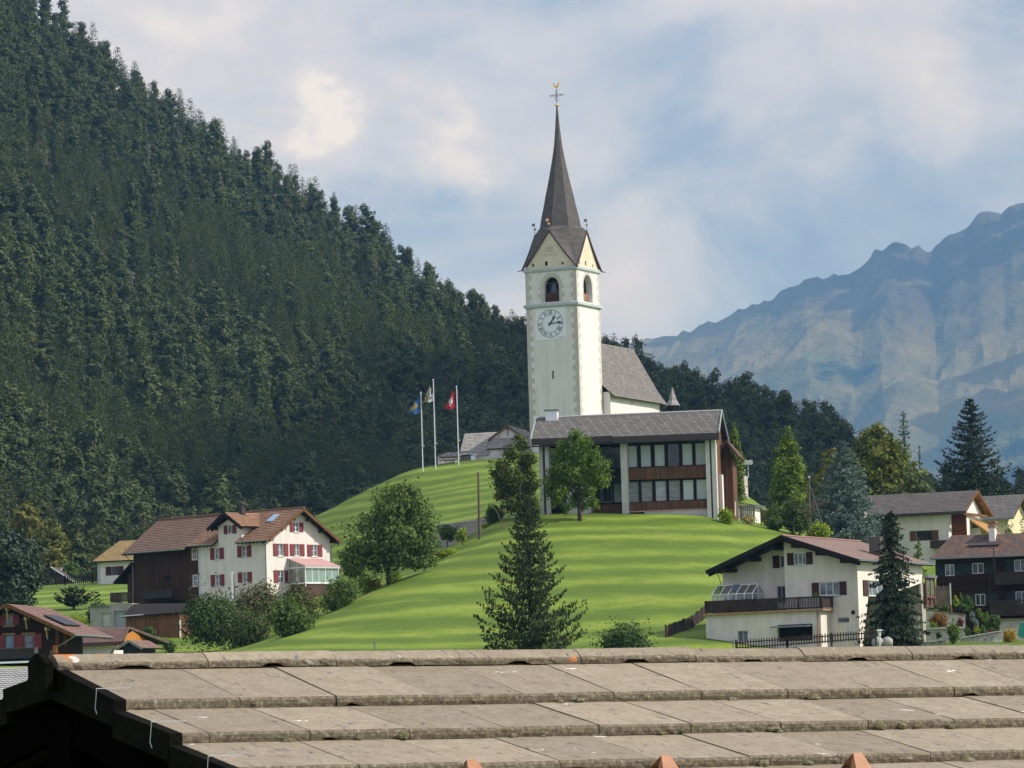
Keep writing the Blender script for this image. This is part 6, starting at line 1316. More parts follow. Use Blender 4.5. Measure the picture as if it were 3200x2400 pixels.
# ================================================================== DARK CHALET, LOW HOUSE AND SHED, LOWER LEFT
def chalet_left():
    O = W(*zC(555, 700), 198); O.z -= 1.5; b = Bld('dark_chalet', 'dark wooden chalet with red shutters and balcony at the lower left edge', 'chalet', O, -10); E = b.e; F = b.front(0); f = lambda x, y: b.hit(F, zC(x, y)); zg = -3
    x1 = f(545, 600)[0]; ax, az = b.hit(b.front(-1), zC(68, 162)); rx, rz = b.hit(b.front(-1), zC(800, 492)); x0 = 2 * ax - x1; k = (az - rz) / (rx - ax)
    ws = [rect(*f(48, 395), *f(140, 285)), rect(*f(50, 660), *f(150, 495)), rect(*f(255, 660), *f(362, 490))]
    m = MB(); wall(m, F, [(x0, zg), (x1, zg), (x1, az - (x1 - ax) * k - .3), (ax, az - .3), (x0, az - (x1 - ax) * k - .3)], ws, reveal=.15); m.quad((x1, 0, zg), (x1, 9, zg), (x1, 9, az - (x1 - ax) * k), (x1, 0, az - (x1 - ax) * k)); m.build('wall', M_log, E)
    for i, w in enumerate(ws): window(E, F, w, M_wood_sill, M_curt if i != 1 else mat('curtain_blue', (.22, .34, .44), rough=.3, var=.3, vscale=2), cols=2 if i == 0 else 1, rows=1, surround=M_wood_sill, shutter=M_redsh, sw=.62 if i else .45)
    mt = MB(); ms = MB(); D = 10; lx = 2 * ax - rx
    slope(mt, ms, (rx, -1, rz), (rx, D, rz), (ax, D, az), (ax, -1, az), .34, .05, .18); slope(mt, ms, (lx, D, rz), (lx, -1, rz), (ax, -1, az), (ax, D, az), .34, .05, .18)
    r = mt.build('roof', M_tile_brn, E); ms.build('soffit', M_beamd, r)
    m = MB(); m.bar((rx, -1.04, rz - .1), (ax, -1.04, az - .08), .07, .28); m.bar((lx, -1.04, rz - .1), (ax, -1.04, az - .08), .07, .28); m.build('barge_board', M_beam, r)
    m = MB()
    for x, y in ((68, 215), (272, 322), (495, 432)): q = b.hit(b.front(-.9), zC(x, y)); m = MB(); m.box(q[0] - .09, q[0] + .09, -.98, .0, q[1] - .12, q[1] + .12); m.bar((q[0] + .05, -.7, q[1] - .8), (q[0] + .02, -.9, q[1] - .1), .08); m.build('purlin_end', mat('ochre_wood', (.34, .28, .12)), r)
    q0, q1 = b.hit(b.front(2.5), zC(345, 262)), 0; nr = Vector((k, 0, 1)).normalized(); m = MB()
    t = lambda x, y: Vector((x, y, az - (x - ax) * k)) + nr * .2
    xa, xb = ax + (rx - ax) * .40, ax + (rx - ax) * .72; m.slab([t(xa, 1.5), t(xb, 1.5), t(xb, 6), t(xa, 6)], .08, nr); m.build('solar_panel', mat('solar_black', (.012, .013, .016), rough=.4, spec=.3), r)
    m = MB(); m.tube([(rx + .03, -1, rz - .05), (rx + .03, D, rz - .05)], .08, 6); m.tube([(rx, -.9, rz - .15), (x1 + .1, -.3, rz - 1.2), (x1 + .08, -.1, zg)], .06, 6); m.build('gutter', M_gutter, r)
    b0 = b.hit(b.front(-1.3), zC(395, 745)); bt = b.hit(b.front(-1.3), zC(395, 640)); m = MB(); m.box(x0, b0[0], -1.3, -1.22, b0[1] + .1, bt[1]); m.box(b0[0] - .08, b0[0], -1.3, 0, b0[1] + .1, bt[1]); m.box(x0, b0[0] + .1, -1.35, .0, b0[1], b0[1] + .12); bl = m.build('balcony', boards('balcony_grey', [(.045, .042, .038), (.065, .06, .055)], .13), E); m = MB(); m.box(b0[0] - .16, b0[0] + .04, -1.38, -1.18, b0[1] - .1, bt[1] + .1); m.build('corner_post', M_concd, bl); m = MB(); m.box(x0, b0[0] + .05, -1.38, -1.18, bt[1], bt[1] + .08); m.build('handrail', M_fence, bl)
    c0 = b.hit(b.front(-2.2), zC(340, 800)); ct = b.hit(b.front(-.2), zC(340, 760)); m = MB(); n = 40; xa, xb = x0, c0[0]
    for i in range(n): u0, u1, u2 = [xa + (xb - xa) * (i + q) / n for q in (0, .5, 1)]; m.quad((u0, -2.2, c0[1]), (u1, -2.2, c0[1] + .06), (u1, -.1, ct[1] + .06), (u0, -.1, ct[1])); m.quad((u1, -2.2, c0[1] + .06), (u2, -2.2, c0[1]), (u2, -.1, ct[1]), (u1, -.1, ct[1] + .06))
    m.build('awning', M_corr, E); m = MB(); m.box(xa, xb - .2, -1.9, -.05, zg, c0[1] - .3); m.build('porch_base', M_trimred, E)
    m = MB(); q = b.hit(b.side(x1), zC(575, 620)); 
    for y in (1.2, 3.5): m = MB(); m.box(x1 + .01, x1 + .06, y, y + .9, b0[1] + 1, b0[1] + 2.6); m.build('shutter', M_redsh, E)
    m = MB(); m.box(x1 + .02, x1 + .3, .5, 1.0, bt[1] - .4, bt[1] + .2); m.build('letter_box', M_orange, E)
    # low tiled house to its right
    O = W(*zC(1230, 680), 212); O.z -= .8; b = Bld('low_tiled_house', 'low house with brown tiled roof and glowing orange gable, behind the roof ridge at left', 'house', O, -22); E = b.e; F = b.front(0); S = b.side(0); f = lambda x, y: b.hit(F, zC(x, y)); zg = -2
    e1 = b.hit(b.front(-.7), zC(1275, 572)); e0 = b.hit(b.front(-.7), zC(700, 592)); rr = b.hit(b.front(3.4), zC(1388, 418)); mt = MB(); ms = MB(); X0 = e0[0] - 2
    slope(mt, ms, (X0, -.7, e1[1]), (e1[0] + .5, -.7, e1[1]), (rr[0], 3.4, rr[1]), (X0, 3.4, rr[1]), .34, .05); slope(mt, ms, (e1[0] + .5, 7.5, e1[1]), (X0, 7.5, e1[1]), (X0, 3.4, rr[1]), (rr[0], 3.4, rr[1]), .34, .05)
    r = mt.build('roof', M_tile_brn, E); ms.build('soffit', M_beamd, r)
    m = MB(); m.box(X0 + .5, -.01, 0, 6.8, zg, e1[1] - .1); m.build('wall', M_white, E)
    m = MB(); m.poly([(.0, 0, e1[1] - .3), (.0, 6.8, e1[1] - .3), (.0, 6.8, e1[1]), (.0, 3.4, rr[1] - .3), (.0, 0, e1[1])]); m.build('gable', boards('gable_orange', [(.52, .20, .04), (.60, .27, .06)], .2), E)
    m = MB(); m.bar((rr[0] + .03, 3.4, rr[1]), (e1[0] + .53, -.7, e1[1]), .06, .2); m.bar((rr[0] + .03, 3.4, rr[1]), (e1[0] + .53, 7.5, e1[1]), .06, .2); m.build('barge_board', M_tile_brn if False else M_fence, r)
    m = MB(); m.box(X0, e1[0] + .45, -.78, -.7, e1[1] - .28, e1[1]); m.build('fascia', M_trimred, r); m = MB(); m.tube([(e1[0] - .1, -.7, e1[1] - .2), (-.3, -.1, e1[1] - 1), (-.3, -.08, zg)], .05, 6); m.build('downpipe', M_fascia, r)
    q0 = b.hit(b.front(6), zC(690, 425)); q1 = b.hit(b.front(6), zC(1000, 405)); mt = MB(); tiles(mt, (q0[0] - 2, 5, q1[1] - 1.2), (q1[0], 5, q1[1] - 1.2), (q1[0], 7.5, q1[1]), (q0[0] - 2, 7.5, q1[1]), .34, .05); mt.build('rear_roof', M_tile_brn, E)
    # small gabled porch roof in front of it
    O = W(*zC(1395, 690), 203); O.z -= .5; b = Bld('porch_roof', 'small gabled porch roof with dark opening, poking above the ridge at left', 'porch', O, -24); F = b.front(0); px, pz = b.hit(F, zC(1392, 556)); qx, qz = b.hit(F, zC(1250, 650)); mt = MB(); ms = MB(); rx = 2 * px - qx; D = 3.2
    slope(mt, ms, (rx, 0, qz), (rx, D, qz), (px, D, pz), (px, 0, pz), .3, .04, .1); slope(mt, ms, (qx, D, qz), (qx, 0, qz), (px, 0, pz), (px, D, pz), .3, .04, .1); r = mt.build('roof', M_tile_brn, b.e); ms.build('soffit', M_beamd, r)
    m = MB(); m.bar((qx, -.04, qz - .05), (px, -.04, pz - .05), .06, .2); m.bar((rx, -.04, qz - .05), (px, -.04, pz - .05), .06, .2); m.build('barge_board', mat('barge_grey', (.30, .29, .26)), b.e); m = MB(); m.box(qx + .5, rx - .5, .3, D - .2, -3, qz + .2); m.poly([(qx + .5, .3, qz + .2), (rx - .5, .3, qz + .2), (px, .3, pz - .15)]); m.build('wall', mat('porch_dark', (.03, .035, .045)), b.e)
    # pale ribbed roof in front of the chalet
    O = W(*zC(300, 850), 96); b = Bld('ribbed_roof_shed', 'shed with pale grey ribbed roof, lower left behind the black gable', 'shed', O, -4); F = b.front(0); a = b.hit(F, zC(300, 845)); c = b.hit(b.front(-4.5), zC(0, 1175)); mt = MB(); ms = MB()
    slope(mt, ms, (a[0] - 6, -4.5, c[1] - .1), (a[0] + .3, -4.5, c[1] - .1), (a[0] + .3, 0, a[1]), (a[0] - 6, 0, a[1] - .05), .30, .03, .1); r = mt.build('roof', M_rlight, b.e); ms.build('soffit', M_beamd, r); m = MB(); m.box(a[0] - 5.8, a[0] + .1, -4.2, 3, -9, c[1] - .3); m.build('wall', M_beamd, b.e)
chalet_left()
# ================================================================== BIG WHITE HOUSE WITH GREENHOUSE, RIGHT
def right_house():
    O = W(*zR(1808, 1190), 207); b = Bld('white_house', 'white house with broad rose-brown roof, dark balcony and open garage, lower right', 'house', O, -27); E = b.e
    F = b.front(0); S = b.side(0); G = b.front(-2.0); Rr = b.front(1.4); f = lambda x, y: b.hit(F, zR(x, y)); s = lambda x, y: b.hit(S, zR(x, y)); g_ = lambda x, y: b.hit(G, zR(x, y)); rr = lambda x, y: b.hit(Rr, zR(x, y)); sq = lambda x, y: b.hit(S, zQ(x, y)); zg = -2.5
    D = sq(745, 900)[0]; vo = -1.3; A = b.front(vo); apx, apz = b.hit(A, zR(935, 50)); elx, elz = b.hit(A, zR(92, 440)); erx, erz = b.hit(A, zR(1790, 312))
    xs = f(968, 400)[0]; xl = rr(278, 500)[0]; roofz = lambda x: apz - (apx - x) * (apz - elz) / (apx - elx) if x < apx else apz - (x - apx) * (apz - erz) / (erx - apx)
    fw = [rect(*f(1075, 378), *f(1208, 235)), rect(*f(1358, 722), *f(1578, 562)), rect(*f(1568, 1024), *f(1690, 960))]
    lw = [rect(*rr(918, 410), *rr(962, 268)), rect(*rr(888, 800), *rr(980, 608))]
    sw_ = [rect(*s(1903, 722), *s(2062, 556)), rect(sq(690, 1)[0], sq(700, 1110)[1], sq(733, 1)[0], sq(700, 990)[1])]
    m = MB(); wall(m, F, [(xs, zg), (0, zg), (0, roofz(0) - .25), (apx, roofz(apx) - .25) if apx > xs else (xs, roofz(xs) - .25), (xs, roofz(xs) - .25)], fw, reveal=.2)
    wall(m, Rr, [(xl, zg), (xs + .01, zg), (xs + .01, roofz(xs) - .25), (xl, roofz(xl) - .25)], lw, reveal=.2); m.quad((xs, 0, zg), (xs, 1.4, zg), (xs, 1.4, roofz(xs) - .25), (xs, 0, roofz(xs) - .25))
    wall(m, S, [(0, zg), (D, zg), (D, roofz(0) - .25), (0, roofz(0) - .25)], sw_, reveal=.2); m.quad((xl, 1.4, zg), (xl, D, zg), (xl, D, roofz(xl) - .2), (xl, 1.4, roofz(xl) - .2)); wall(m, b.front(D), [(xl, zg), (0, zg), (0, roofz(0) - .25), (apx, apz - .3), (xl, roofz(xl) - .25)]); m.build('wall', M_cream, E)
    window(E, F, fw[0], M_wframe, M_curt, cols=3, sill=M_cornice, shutter=M_brsh, sw=.56, rec=.08); window(E, F, fw[1], M_wframe, M_curt, cols=3, sill=M_cornice, shutter=M_brsh, sw=.62, rec=.08); window(E, F, fw[2], M_gframe, M_glass, cols=1, rec=.12)
    window(E, Rr, lw[0], M_wframe, M_glass, cols=1, shutter=M_brsh, sw=.6, shut_sides=(0,)); window(E, Rr, lw[1], M_gframe, M_glass, cols=2, rows=1, name='terrace_door')
    window(E, S, sw_[0], M_wframe, M_curt, cols=3, shutter=M_brsh, sw=1.1, rec=.08); window(E, S, sw_[1], M_wframe, M_brsh, cols=1, name='side_door', rec=.05)
    q = f(1735, 905); m = MB(); m.tube([F.p(q[0], q[1], -.05), F.p(q[0], q[1], .08)], .17, 12); m.build('vent', M_dark, E)
    # roof
    mt = MB(); ms = MB(); vb = D + 1.0
    slope(mt, ms, (erx, vo, erz), (erx, vb, erz), (apx, vb, apz), (apx, vo, apz), .3, .02, .2); slope(mt, ms, (elx, vb, elz), (elx, vo, elz), (apx, vo, apz), (apx, vb, apz), .3, .02, .2)
    r = mt.build('roof', M_tile_brs, E); ms.build('soffit', M_beamd, r)
    m = MB()
    for k, dv in ((0, 0), (1, .5)):
        m.bar((elx + .02, vo - .05 + dv, elz - .16 - k * .18), (apx, vo - .05 + dv, apz - .12 - k * .18), .08, .34); m.bar((erx - .02, vo - .05 + dv, erz - .16 - k * .18), (apx, vo - .05 + dv, apz - .12 - k * .18), .08, .34)
    m.build('barge_board', M_beamd, r)
    m = MB()
    for t in (.18, .5, .82):
        for ex, ez in ((elx, elz), (erx, erz)): x, z = ex + (apx - ex) * t, ez + (apz - ez) * t; m.box(x - .45, x + .45, vo + .1, 1.3, z - .62, z - .3)
    m.build('purlins', M_beamd, r)
    m = MB(); m.bar((apx, vo, apz + .05), (apx, vb, apz + .05), .3, .08); m.build('ridge_cap', mat('ridge_rose', (.38, .22, .18)), r)
    m = MB(); m.box(erx - .02, erx + .14, vo, vb, erz - .12, erz + .03); m.build('gutter', M_gutter, r); m = MB(); m.tube([(elx + .9, vo + .1, elz - .1), (xl - .15, 1.3, elz - .9), (xl - .15, 1.25, -1)], .03, 5); m.build('downpipe', M_iron, r)
    m = MB(); m.box(apx - 2.6, apx - .4, vo + .4, 3, roofz(apx - 2.0) + .1, roofz(apx - 1.0) + .12) if False else None
    c = b.hit(b.side(-1.2), zQ(315, 700)); ct = b.hit(b.side(-1.2), zQ(315, 548))[1]; m = MB(); cb = roofz(-1.2) - .4; m.box(-1.7, -.7, c[0] - .6, c[0] + .6, cb, ct); m.build('chimney', mat('chimney_clad', (.10, .085, .08), rough=.6), r)
    # garage block with terrace
    gx0, gx1 = g_(95, 1100)[0], g_(1378, 1100)[0]; zt = g_(1378, 885)[1]; op = rect(*g_(895, 1232), *g_(1280, 1030)); gw = rect(*g_(448, 1232), *g_(556, 1110))
    m = MB(); wall(m, G, [(gx0, zg), (gx1, zg), (gx1, zt), (gx0, zt)], [op, gw], reveal=.35); m.box(gx1 - .3, gx1, -1.99, -.01, zg, zt) if False else m.quad((gx1, -2, zg), (gx1, 0, zg), (gx1, 0, zt), (gx1, -2, zt)); m.quad((gx0, -2, zg), (gx0, 3, zg), (gx0, 3, zt), (gx0, -2, zt)); m.quad((gx0, -2, zt), (gx1, -2, zt), (gx1, 1.4, zt), (gx0, 1.4, zt)); ga = m.build('garage', M_cream, E)
    m = MB(); m.box(op[0] - .3, op[2] + .3, -1.6, 1.3, zg, op[3] + .3); m.build('garage_interior', M_dark, ga); window(ga, G, gw, M_gframe, M_curt, cols=2, rec=.12)
    d0, d1 = g_(815, 1068), g_(1250, 1035); m = MB(); m.hexa([(d0[0] + .3, -2.9, d1[1] - .22), (d1[0] + .15, -2.9, d1[1] - .22), (d1[0] + .25, -1.7, d1[1] - .12), (d0[0] + .9, -1.7, d1[1] - .12)], [(d0[0] + .3, -2.9, d1[1] - .12), (d1[0] + .15, -2.9, d1[1] - .12), (d1[0] + .25, -1.7, d1[1] - .02), (d0[0] + .9, -1.7, d1[1] - .02)]); m.build('garage_door', M_gutter, ga)
    m = MB(); m.tube([(gx1 - .25, -2.08, zg), (gx1 - .25, -2.08, zt)], .06, 6); m.build('copper_pipe', mat('copper', (.42, .22, .14), rough=.5), ga)
    m = MB(); m.box(gx0 - .1, gx1 + .35, -2.35, -1.7, zt, zt + .14); m.box(gx1, gx1 + .35, -1.7, -.02, zt, zt + .14); m.build('terrace_edge', mat('copper_edge', (.40, .22, .10), rough=.5), ga)
    bz0 = g_(1370, 858)[1]; bz1 = g_(1470, 738)[1]; m = MB(); n = 75; xr = g_(1372, 800)[0] + .25; xL = g_(105, 850)[0]; zt2 = zt + .16; zb2 = zt + 1.1; slots = (g_(880, 800)[0], g_(1355, 800)[0])
    for i in range(n):
        x = xL + (xr - xL) * i / n; w_ = (xr - xL) / n * (.62 if slots[0] < x < slots[1] else .93); m.box(x, x + w_, -2.28, -2.24, zt2 + .1, zb2)
    for z in (zt2 + .02, zb2 - .05): m.box(xL, xr, -2.24, -2.16, z, z + .12)
    for i in range(13): y = -2.2 + i * .17; m.box(xr - .02, xr + .02, y, y + .15, zt2 + .1, zb2)
    m.box(xr - .04, xr + .06, -2.28, -.02, zb2 - .05, zb2 + .07)
    for i in range(6): x = xL + (xr - xL) * i / 5; m.box(x - .06, x + .06, -2.34, -2.22, zt2, zb2 + .08)
    m.build('balustrade', M_fenced, E)
    m = MB(); v, fcs, tn = blobs(9, [((0, 0, .15), (.22, .18, .2))], 140, .09); pz = g_(1325, 735); o = np_mesh('potted_plant', v, fcs, L_lime, tint=tn); o.location = b.world((pz[0], -2.0, zb2)); tag(o, 'small green potted plant on the dark balcony rail of the white house', 'plant')
    # conservatory box at the back right
    q0, q1 = sq(757, 1120), sq(852, 935); m = MB(); u = .3; V0, V1 = D + .05, D + 2.0; z0, z1 = q0[1], sq(757, 940)[1]
    for v in (V0, (V0 + V1) / 2, V1): m.box(u - .1, u, v - .06, v + .06, z0 - .7, z1)
    m.box(u - .1, u + .02, V0, V1, z0 - .1, z0 + .05); m.box(u - .1, u + .02, V0, V1, z1 - .15, z1); wg = m.build('sun_porch', mat('porch_brown', (.16, .07, .05)), E); m = MB(); m.quad((u - .05, V0, z0), (u - .05, V1, z0), (u - .05, V1, z1 - .1), (u - .05, V0, z1 - .1)); m.build('pane', mat('porch_glass', (.12, .15, .08), rough=.15, var=.7, vscale=2, spec=.7), wg); m = MB(); m.box(u - 2.5, u + .2, V0 - .1, V1 + .1, z1, z1 + .22); m.build('porch_roof', M_gutter, wg); m = MB(); m.box(u - 2.4, u - .15, V0, V1, z0 - .9, z0); m.build('porch_base', M_trimred, wg)
    return b, zt, g_
rb, rb_zt, rb_g = right_house()
def greenhouse():
    pl = rb.front(-1.9); h = lambda x, y: rb.hit(pl, zR(x, y)); x0, x1 = h(160, 750)[0], h(613, 750)[0]; zb = rb_zt + .15; ze = h(613, 690)[1]; zr = rb.hit(rb.front(-.7), zR(688, 587))[1]
    b = Bld('greenhouse', 'small glass greenhouse with white bars on the terrace of the white house', 'greenhouse', rb.world((x0, -1.9, zb)), -27); L = x1 - x0; dp = 2.4; ze -= zb; zr -= zb; m = MB(); n = 5
    for i in range(n + 1):
        x = L * i / n
        for y in (0, dp): m.box(x - .03, x + .03, y - .03, y + .03, 0, ze)
        m.bar((x, 0, ze), (x, dp / 2, zr), .06); m.bar((x, dp, ze), (x, dp / 2, zr), .06)
    for y, z in ((0, ze), (dp, ze), (dp / 2, zr), (0, .04), (dp, .04)): m.bar((0, y, z), (L, y, z), .07)
    for x in (0, L): m.bar((x, 0, ze), (x, dp, ze), .05); m.box(x - .03, x + .03, dp * .5 - .03, dp * .5 + .03, 0, zr); m.box(x - .025, x + .025, dp * .72, dp * .72 + .05, 0, ze)
    m.build('frame', M_metal, b.e)
    gl = bpy.data.materials.new('greenhouse_glass'); gl.use_nodes = True; nt = gl.node_tree; nt.nodes.clear(); o_ = N(nt, 'ShaderNodeOutputMaterial'); tr = N(nt, 'ShaderNodeBsdfTransparent', i={0: (.75, .78, .76, 1)}); gs = N(nt, 'ShaderNodeBsdfGlossy', i={'Roughness': .15, 'Color': (.8, .85, .9, 1)}); mx = N(nt, 'ShaderNodeMixShader', i={0: .22}); Lk(nt, tr.outputs[0], mx.inputs[1]); Lk(nt, gs.outputs[0], mx.inputs[2]); Lk(nt, mx.outputs[0], o_.inputs[0])
    m = MB(); m.quad((0, 0, 0), (L, 0, 0), (L, 0, ze), (0, 0, ze)); m.quad((0, dp, 0), (L, dp, 0), (L, dp, ze), (0, dp, ze)); m.quad((0, 0, ze), (L, 0, ze), (L, dp / 2, zr), (0, dp / 2, zr)); m.quad((0, dp, ze), (L, dp, ze), (L, dp / 2, zr), (0, dp / 2, zr))
    for x in (0, L): m.poly([(x, 0, 0), (x, dp, 0), (x, dp, ze), (x, dp / 2, zr), (x, 0, ze)])
    m.build('glazing', gl, b.e)
    m = MB(); m.quad((L * .4, dp / 2 - .05, zr + .03), (L * .58, dp / 2 - .05, zr + .03), (L * .58, dp * .2, ze + (zr - ze) * .42), (L * .4, dp * .2, ze + (zr - ze) * .42)); m.build('vent_pane', mat('vent_blue', (.12, .16, .22), rough=.2, spec=.7), b.e)
    m = MB(); m.box(.2, L - .2, dp * .55, dp * .9, .0, .7); m.build('staging', M_fenced, b.e); v, f_, tn = blobs(3, [((L * t, dp * .7, .95), (.3, .3, .35)) for t in (.15, .35, .6, .85)], 400, .12); np_mesh('seedlings', v, f_, L_bush, tint=tn, parent=b.e)
greenhouse()

# ================================================================== GREY-ROOFED CHALET
def chalet_grey():
    O = W(*zQ(1143, 560), 292); O.z -= 1; b = Bld('grey_roofed_chalet', 'white chalet with long grey roof and honey-coloured gable beams', 'chalet', O, -20); E = b.e; F = b.front(0); f = lambda x, y: b.hit(F, zQ(x, y)); zg = -6
    x0 = f(215, 450)[0]; xg = 3.4; A = b.front(-.9); e0 = b.hit(A, zQ(250, 338)); e1 = b.hit(A, zQ(1155, 298)); R_ = b.front(4.6); r0 = b.hit(R_, zQ(235, 158)); r1 = b.hit(R_, zQ(1270, 107)); zr = (r0[1] + r1[1]) / 2 + .1; ze = (e0[1] + e1[1]) / 2
    w = rect(*f(690, 585), *f(836, 482)); m = MB(); xa, xb = f(300, 450)[0], f(450, 450)[0]; xc = f(995, 450)[0]
    wall(m, F, [(x0, zg), (xa, zg), (xa, ze + .2), (x0, ze + .2)]); wall(m, F, [(xb, zg), (xc, zg), (xc, ze + .2), (xb, ze + .2)], [w], reveal=.2); m.box(xa, xb, .9, 1, zg, ze) if False else None
    m.quad((xc, 0, zg), (xc, 1.6, zg), (xc, 1.6, ze + .5), (xc, 0, ze + .2)); S = b.side(0); wall(m, S, [(1.6, zg), (9.2, zg), (9.2, ze), (4.6, zr - .3), (1.6, ze + .6)]); m.quad((x0, 0, zg), (x0, 9.2, zg), (x0, 9.2, ze), (x0, 0, ze)); m.build('wall', M_white, E)
    m = MB(); m.box(xa, xb, .5, .6, zg, ze + .1); m.box(xc, -.01, 1.6, 1.7, zg, ze + .6); m.build('board_wall', boards('red_brown', [(.16, .05, .025), (.22, .075, .035)], .16, 'z'), E)
    window(E, F, w, M_brsh, M_glass, cols=3, rec=.12, shutter=mat('shutter_tan', (.13, .075, .04)), sw=.75)
    mt = MB(); ms = MB(); xR = e1[0]; 
    slope(mt, ms, (e0[0] - .5, -.9, ze), (xR, -.9, ze), (r1[0], 4.6, zr), (r0[0] - .5, 4.6, zr), .4, .02, .16); slope(mt, ms, (xR + .6, 10, ze - .1), (e0[0] - .5, 10, ze - .1), (r0[0] - .5, 4.6, zr), (r1[0], 4.6, zr), .4, .02, .16)
    r = mt.build('roof', M_tile_gry, E); ms.build('soffit', M_beamm, r)
    m = MB(); m.box(e0[0] - .5, xR, -1.0, -.9, ze - .35, ze + .02); m.build('fascia', M_fascia, r); m = MB()
    m.bar((xR + .05, -.9, ze - .1), (r1[0] + .05, 4.6, zr - .1), .1, .3); m.bar((xR + .65, 10, ze - .2), (r1[0] + .05, 4.6, zr - .1), .1, .3); m.build('barge_board', M_beam, r)
    m = MB()
    for t in (.35, .6, .85): m.bar((r1[0] - .3 - 3 * (1 - t), 4.6, zr - .5), (r1[0] + .1 - .6 * t, 4.6 + 5.2 * t, zr - .35 - (zr - ze) * t), .16, .2)
    m.bar((0, -.2, ze - .25), (xR + .2, 9.6, ze - .25), .25, .3); m.bar((0, -.7, ze - .2), (xR - .1, -.7, ze - .2), .2, .25); m.build('rafters', M_beam, r)
    # lower flank: a second open gable with sunlit soffit
    q0 = b.hit(b.front(3), zQ(1205, 325)); q1 = b.hit(b.front(3), zQ(1378, 500)); m = MB(); a, c = Vector((q0[0] - 2.5, 3, q0[1] + 1.2)), Vector((q1[0], 3, q1[1])); m.slab([a, c, c + Vector((0, 6, 0)), a + Vector((0, 6, 0))], .2, (c - a).cross(Vector((0, 6, 0)))); m.build('side_roof', M_beamm, E)
    m = MB(); m.box(q0[0] - .2, q1[0] - 1.2, 4.2, 8, zg, q1[1] + .6); m.build('side_wall', M_white, E)
    m = MB(); q = f(842, 650); q2 = f(965, 580); m.box(q[0], q2[0] + 3.2, -1.1, -1.0, q[1], q2[1]); m.box(q[0], q2[0] + 3.2, -1.1, 0, q[1] - .1, q[1]); m.build('balcony', M_fenced, E)
    m = MB(); p0, p1 = f(265, 560), f(262, 400); m.tube([F.p(p1[0], ze, .1), F.p(p1[0], zg, .1)], .06, 6); m.build('downpipe', M_fascia, E)
    # tiled roof glimpsed between the pole and the blue spruce
    O = W(2540, 1640, 300); b = Bld('red_roofed_house', 'house glimpsed as a red-brown tiled roof between the pole and the blue spruce', 'house', O, -10); q = [b.loc(W(2536, y, Y)) for y, Y in ((1602, 298), (1566, 304))]; mt = MB(); tiles(mt, (q[0].x, q[0].y, q[0].z), (q[0].x + 6, q[0].y, q[0].z), (q[1].x + 6, q[1].y, q[1].z), (q[1].x, q[1].y, q[1].z), .3, .05); mt.build('roof', M_tile_barn, b.e); m = MB(); m.box(q[0].x + .3, q[0].x + 6, q[0].y + .5, q[0].y + 6, -5, q[0].z); m.build('wall', M_cream, b.e)
    # cream house at the right edge
    O = W(*zQ(1610, 480), 318); b = Bld('cream_house', 'cream house with speckled grey roof at the right edge, behind the grey-roofed chalet', 'house', O, -24); F = b.front(0); e0, e1 = b.hit(b.front(-.8), zQ(1305, 385)), b.hit(b.front(-.8), zQ(1590, 362)); r0, r1 = b.hit(b.front(4.2), zQ(1300, 152)), b.hit(b.front(4.2), zQ(1735, 135)); mt = MB(); ms = MB(); ze = e1[1]; zr = r1[1]
    slope(mt, ms, (e0[0] - 3, -.8, ze), (e1[0] + .4, -.8, ze), (r1[0], 4.2, zr), (r0[0] - 3, 4.2, zr), .4, .02, .15); slope(mt, ms, (e1[0] + .8, 9.2, ze), (e0[0] - 3, 9.2, ze), (r0[0] - 3, 4.2, zr), (r1[0], 4.2, zr), .4, .02, .15); r = mt.build('roof', rooftile('slate_speckled', [(.13, .125, .12), (.16, .15, .145), (.11, .105, .10)], .5, .42, wave=.08, spots=(.5, .5, .48)), b.e); ms.build('soffit', M_beam, r)
    m = MB(); xw = e1[0] - .6; m.box(e0[0] - 2, xw - .01, 0, 8.4, -7, ze - .05); wall(m, b.side(xw), [(0, -7), (8.4, -7), (8.4, ze), (4.2, zr - .4), (0, ze)], [rect(5.2, -1.5, 6.4, .2)], reveal=.15); m.build('wall', mat('wall_yellow', (.78, .66, .42), var=.1, vscale=.6), b.e); window(b.e, b.side(xw), rect(5.2, -1.5, 6.4, .2), M_wframe, M_glass)
    m = MB(); m.box(e0[0] - 3, e1[0] + .4, -.9, -.8, ze - .2, ze + .02); m.build('gutter', M_gutter, r)
chalet_grey()
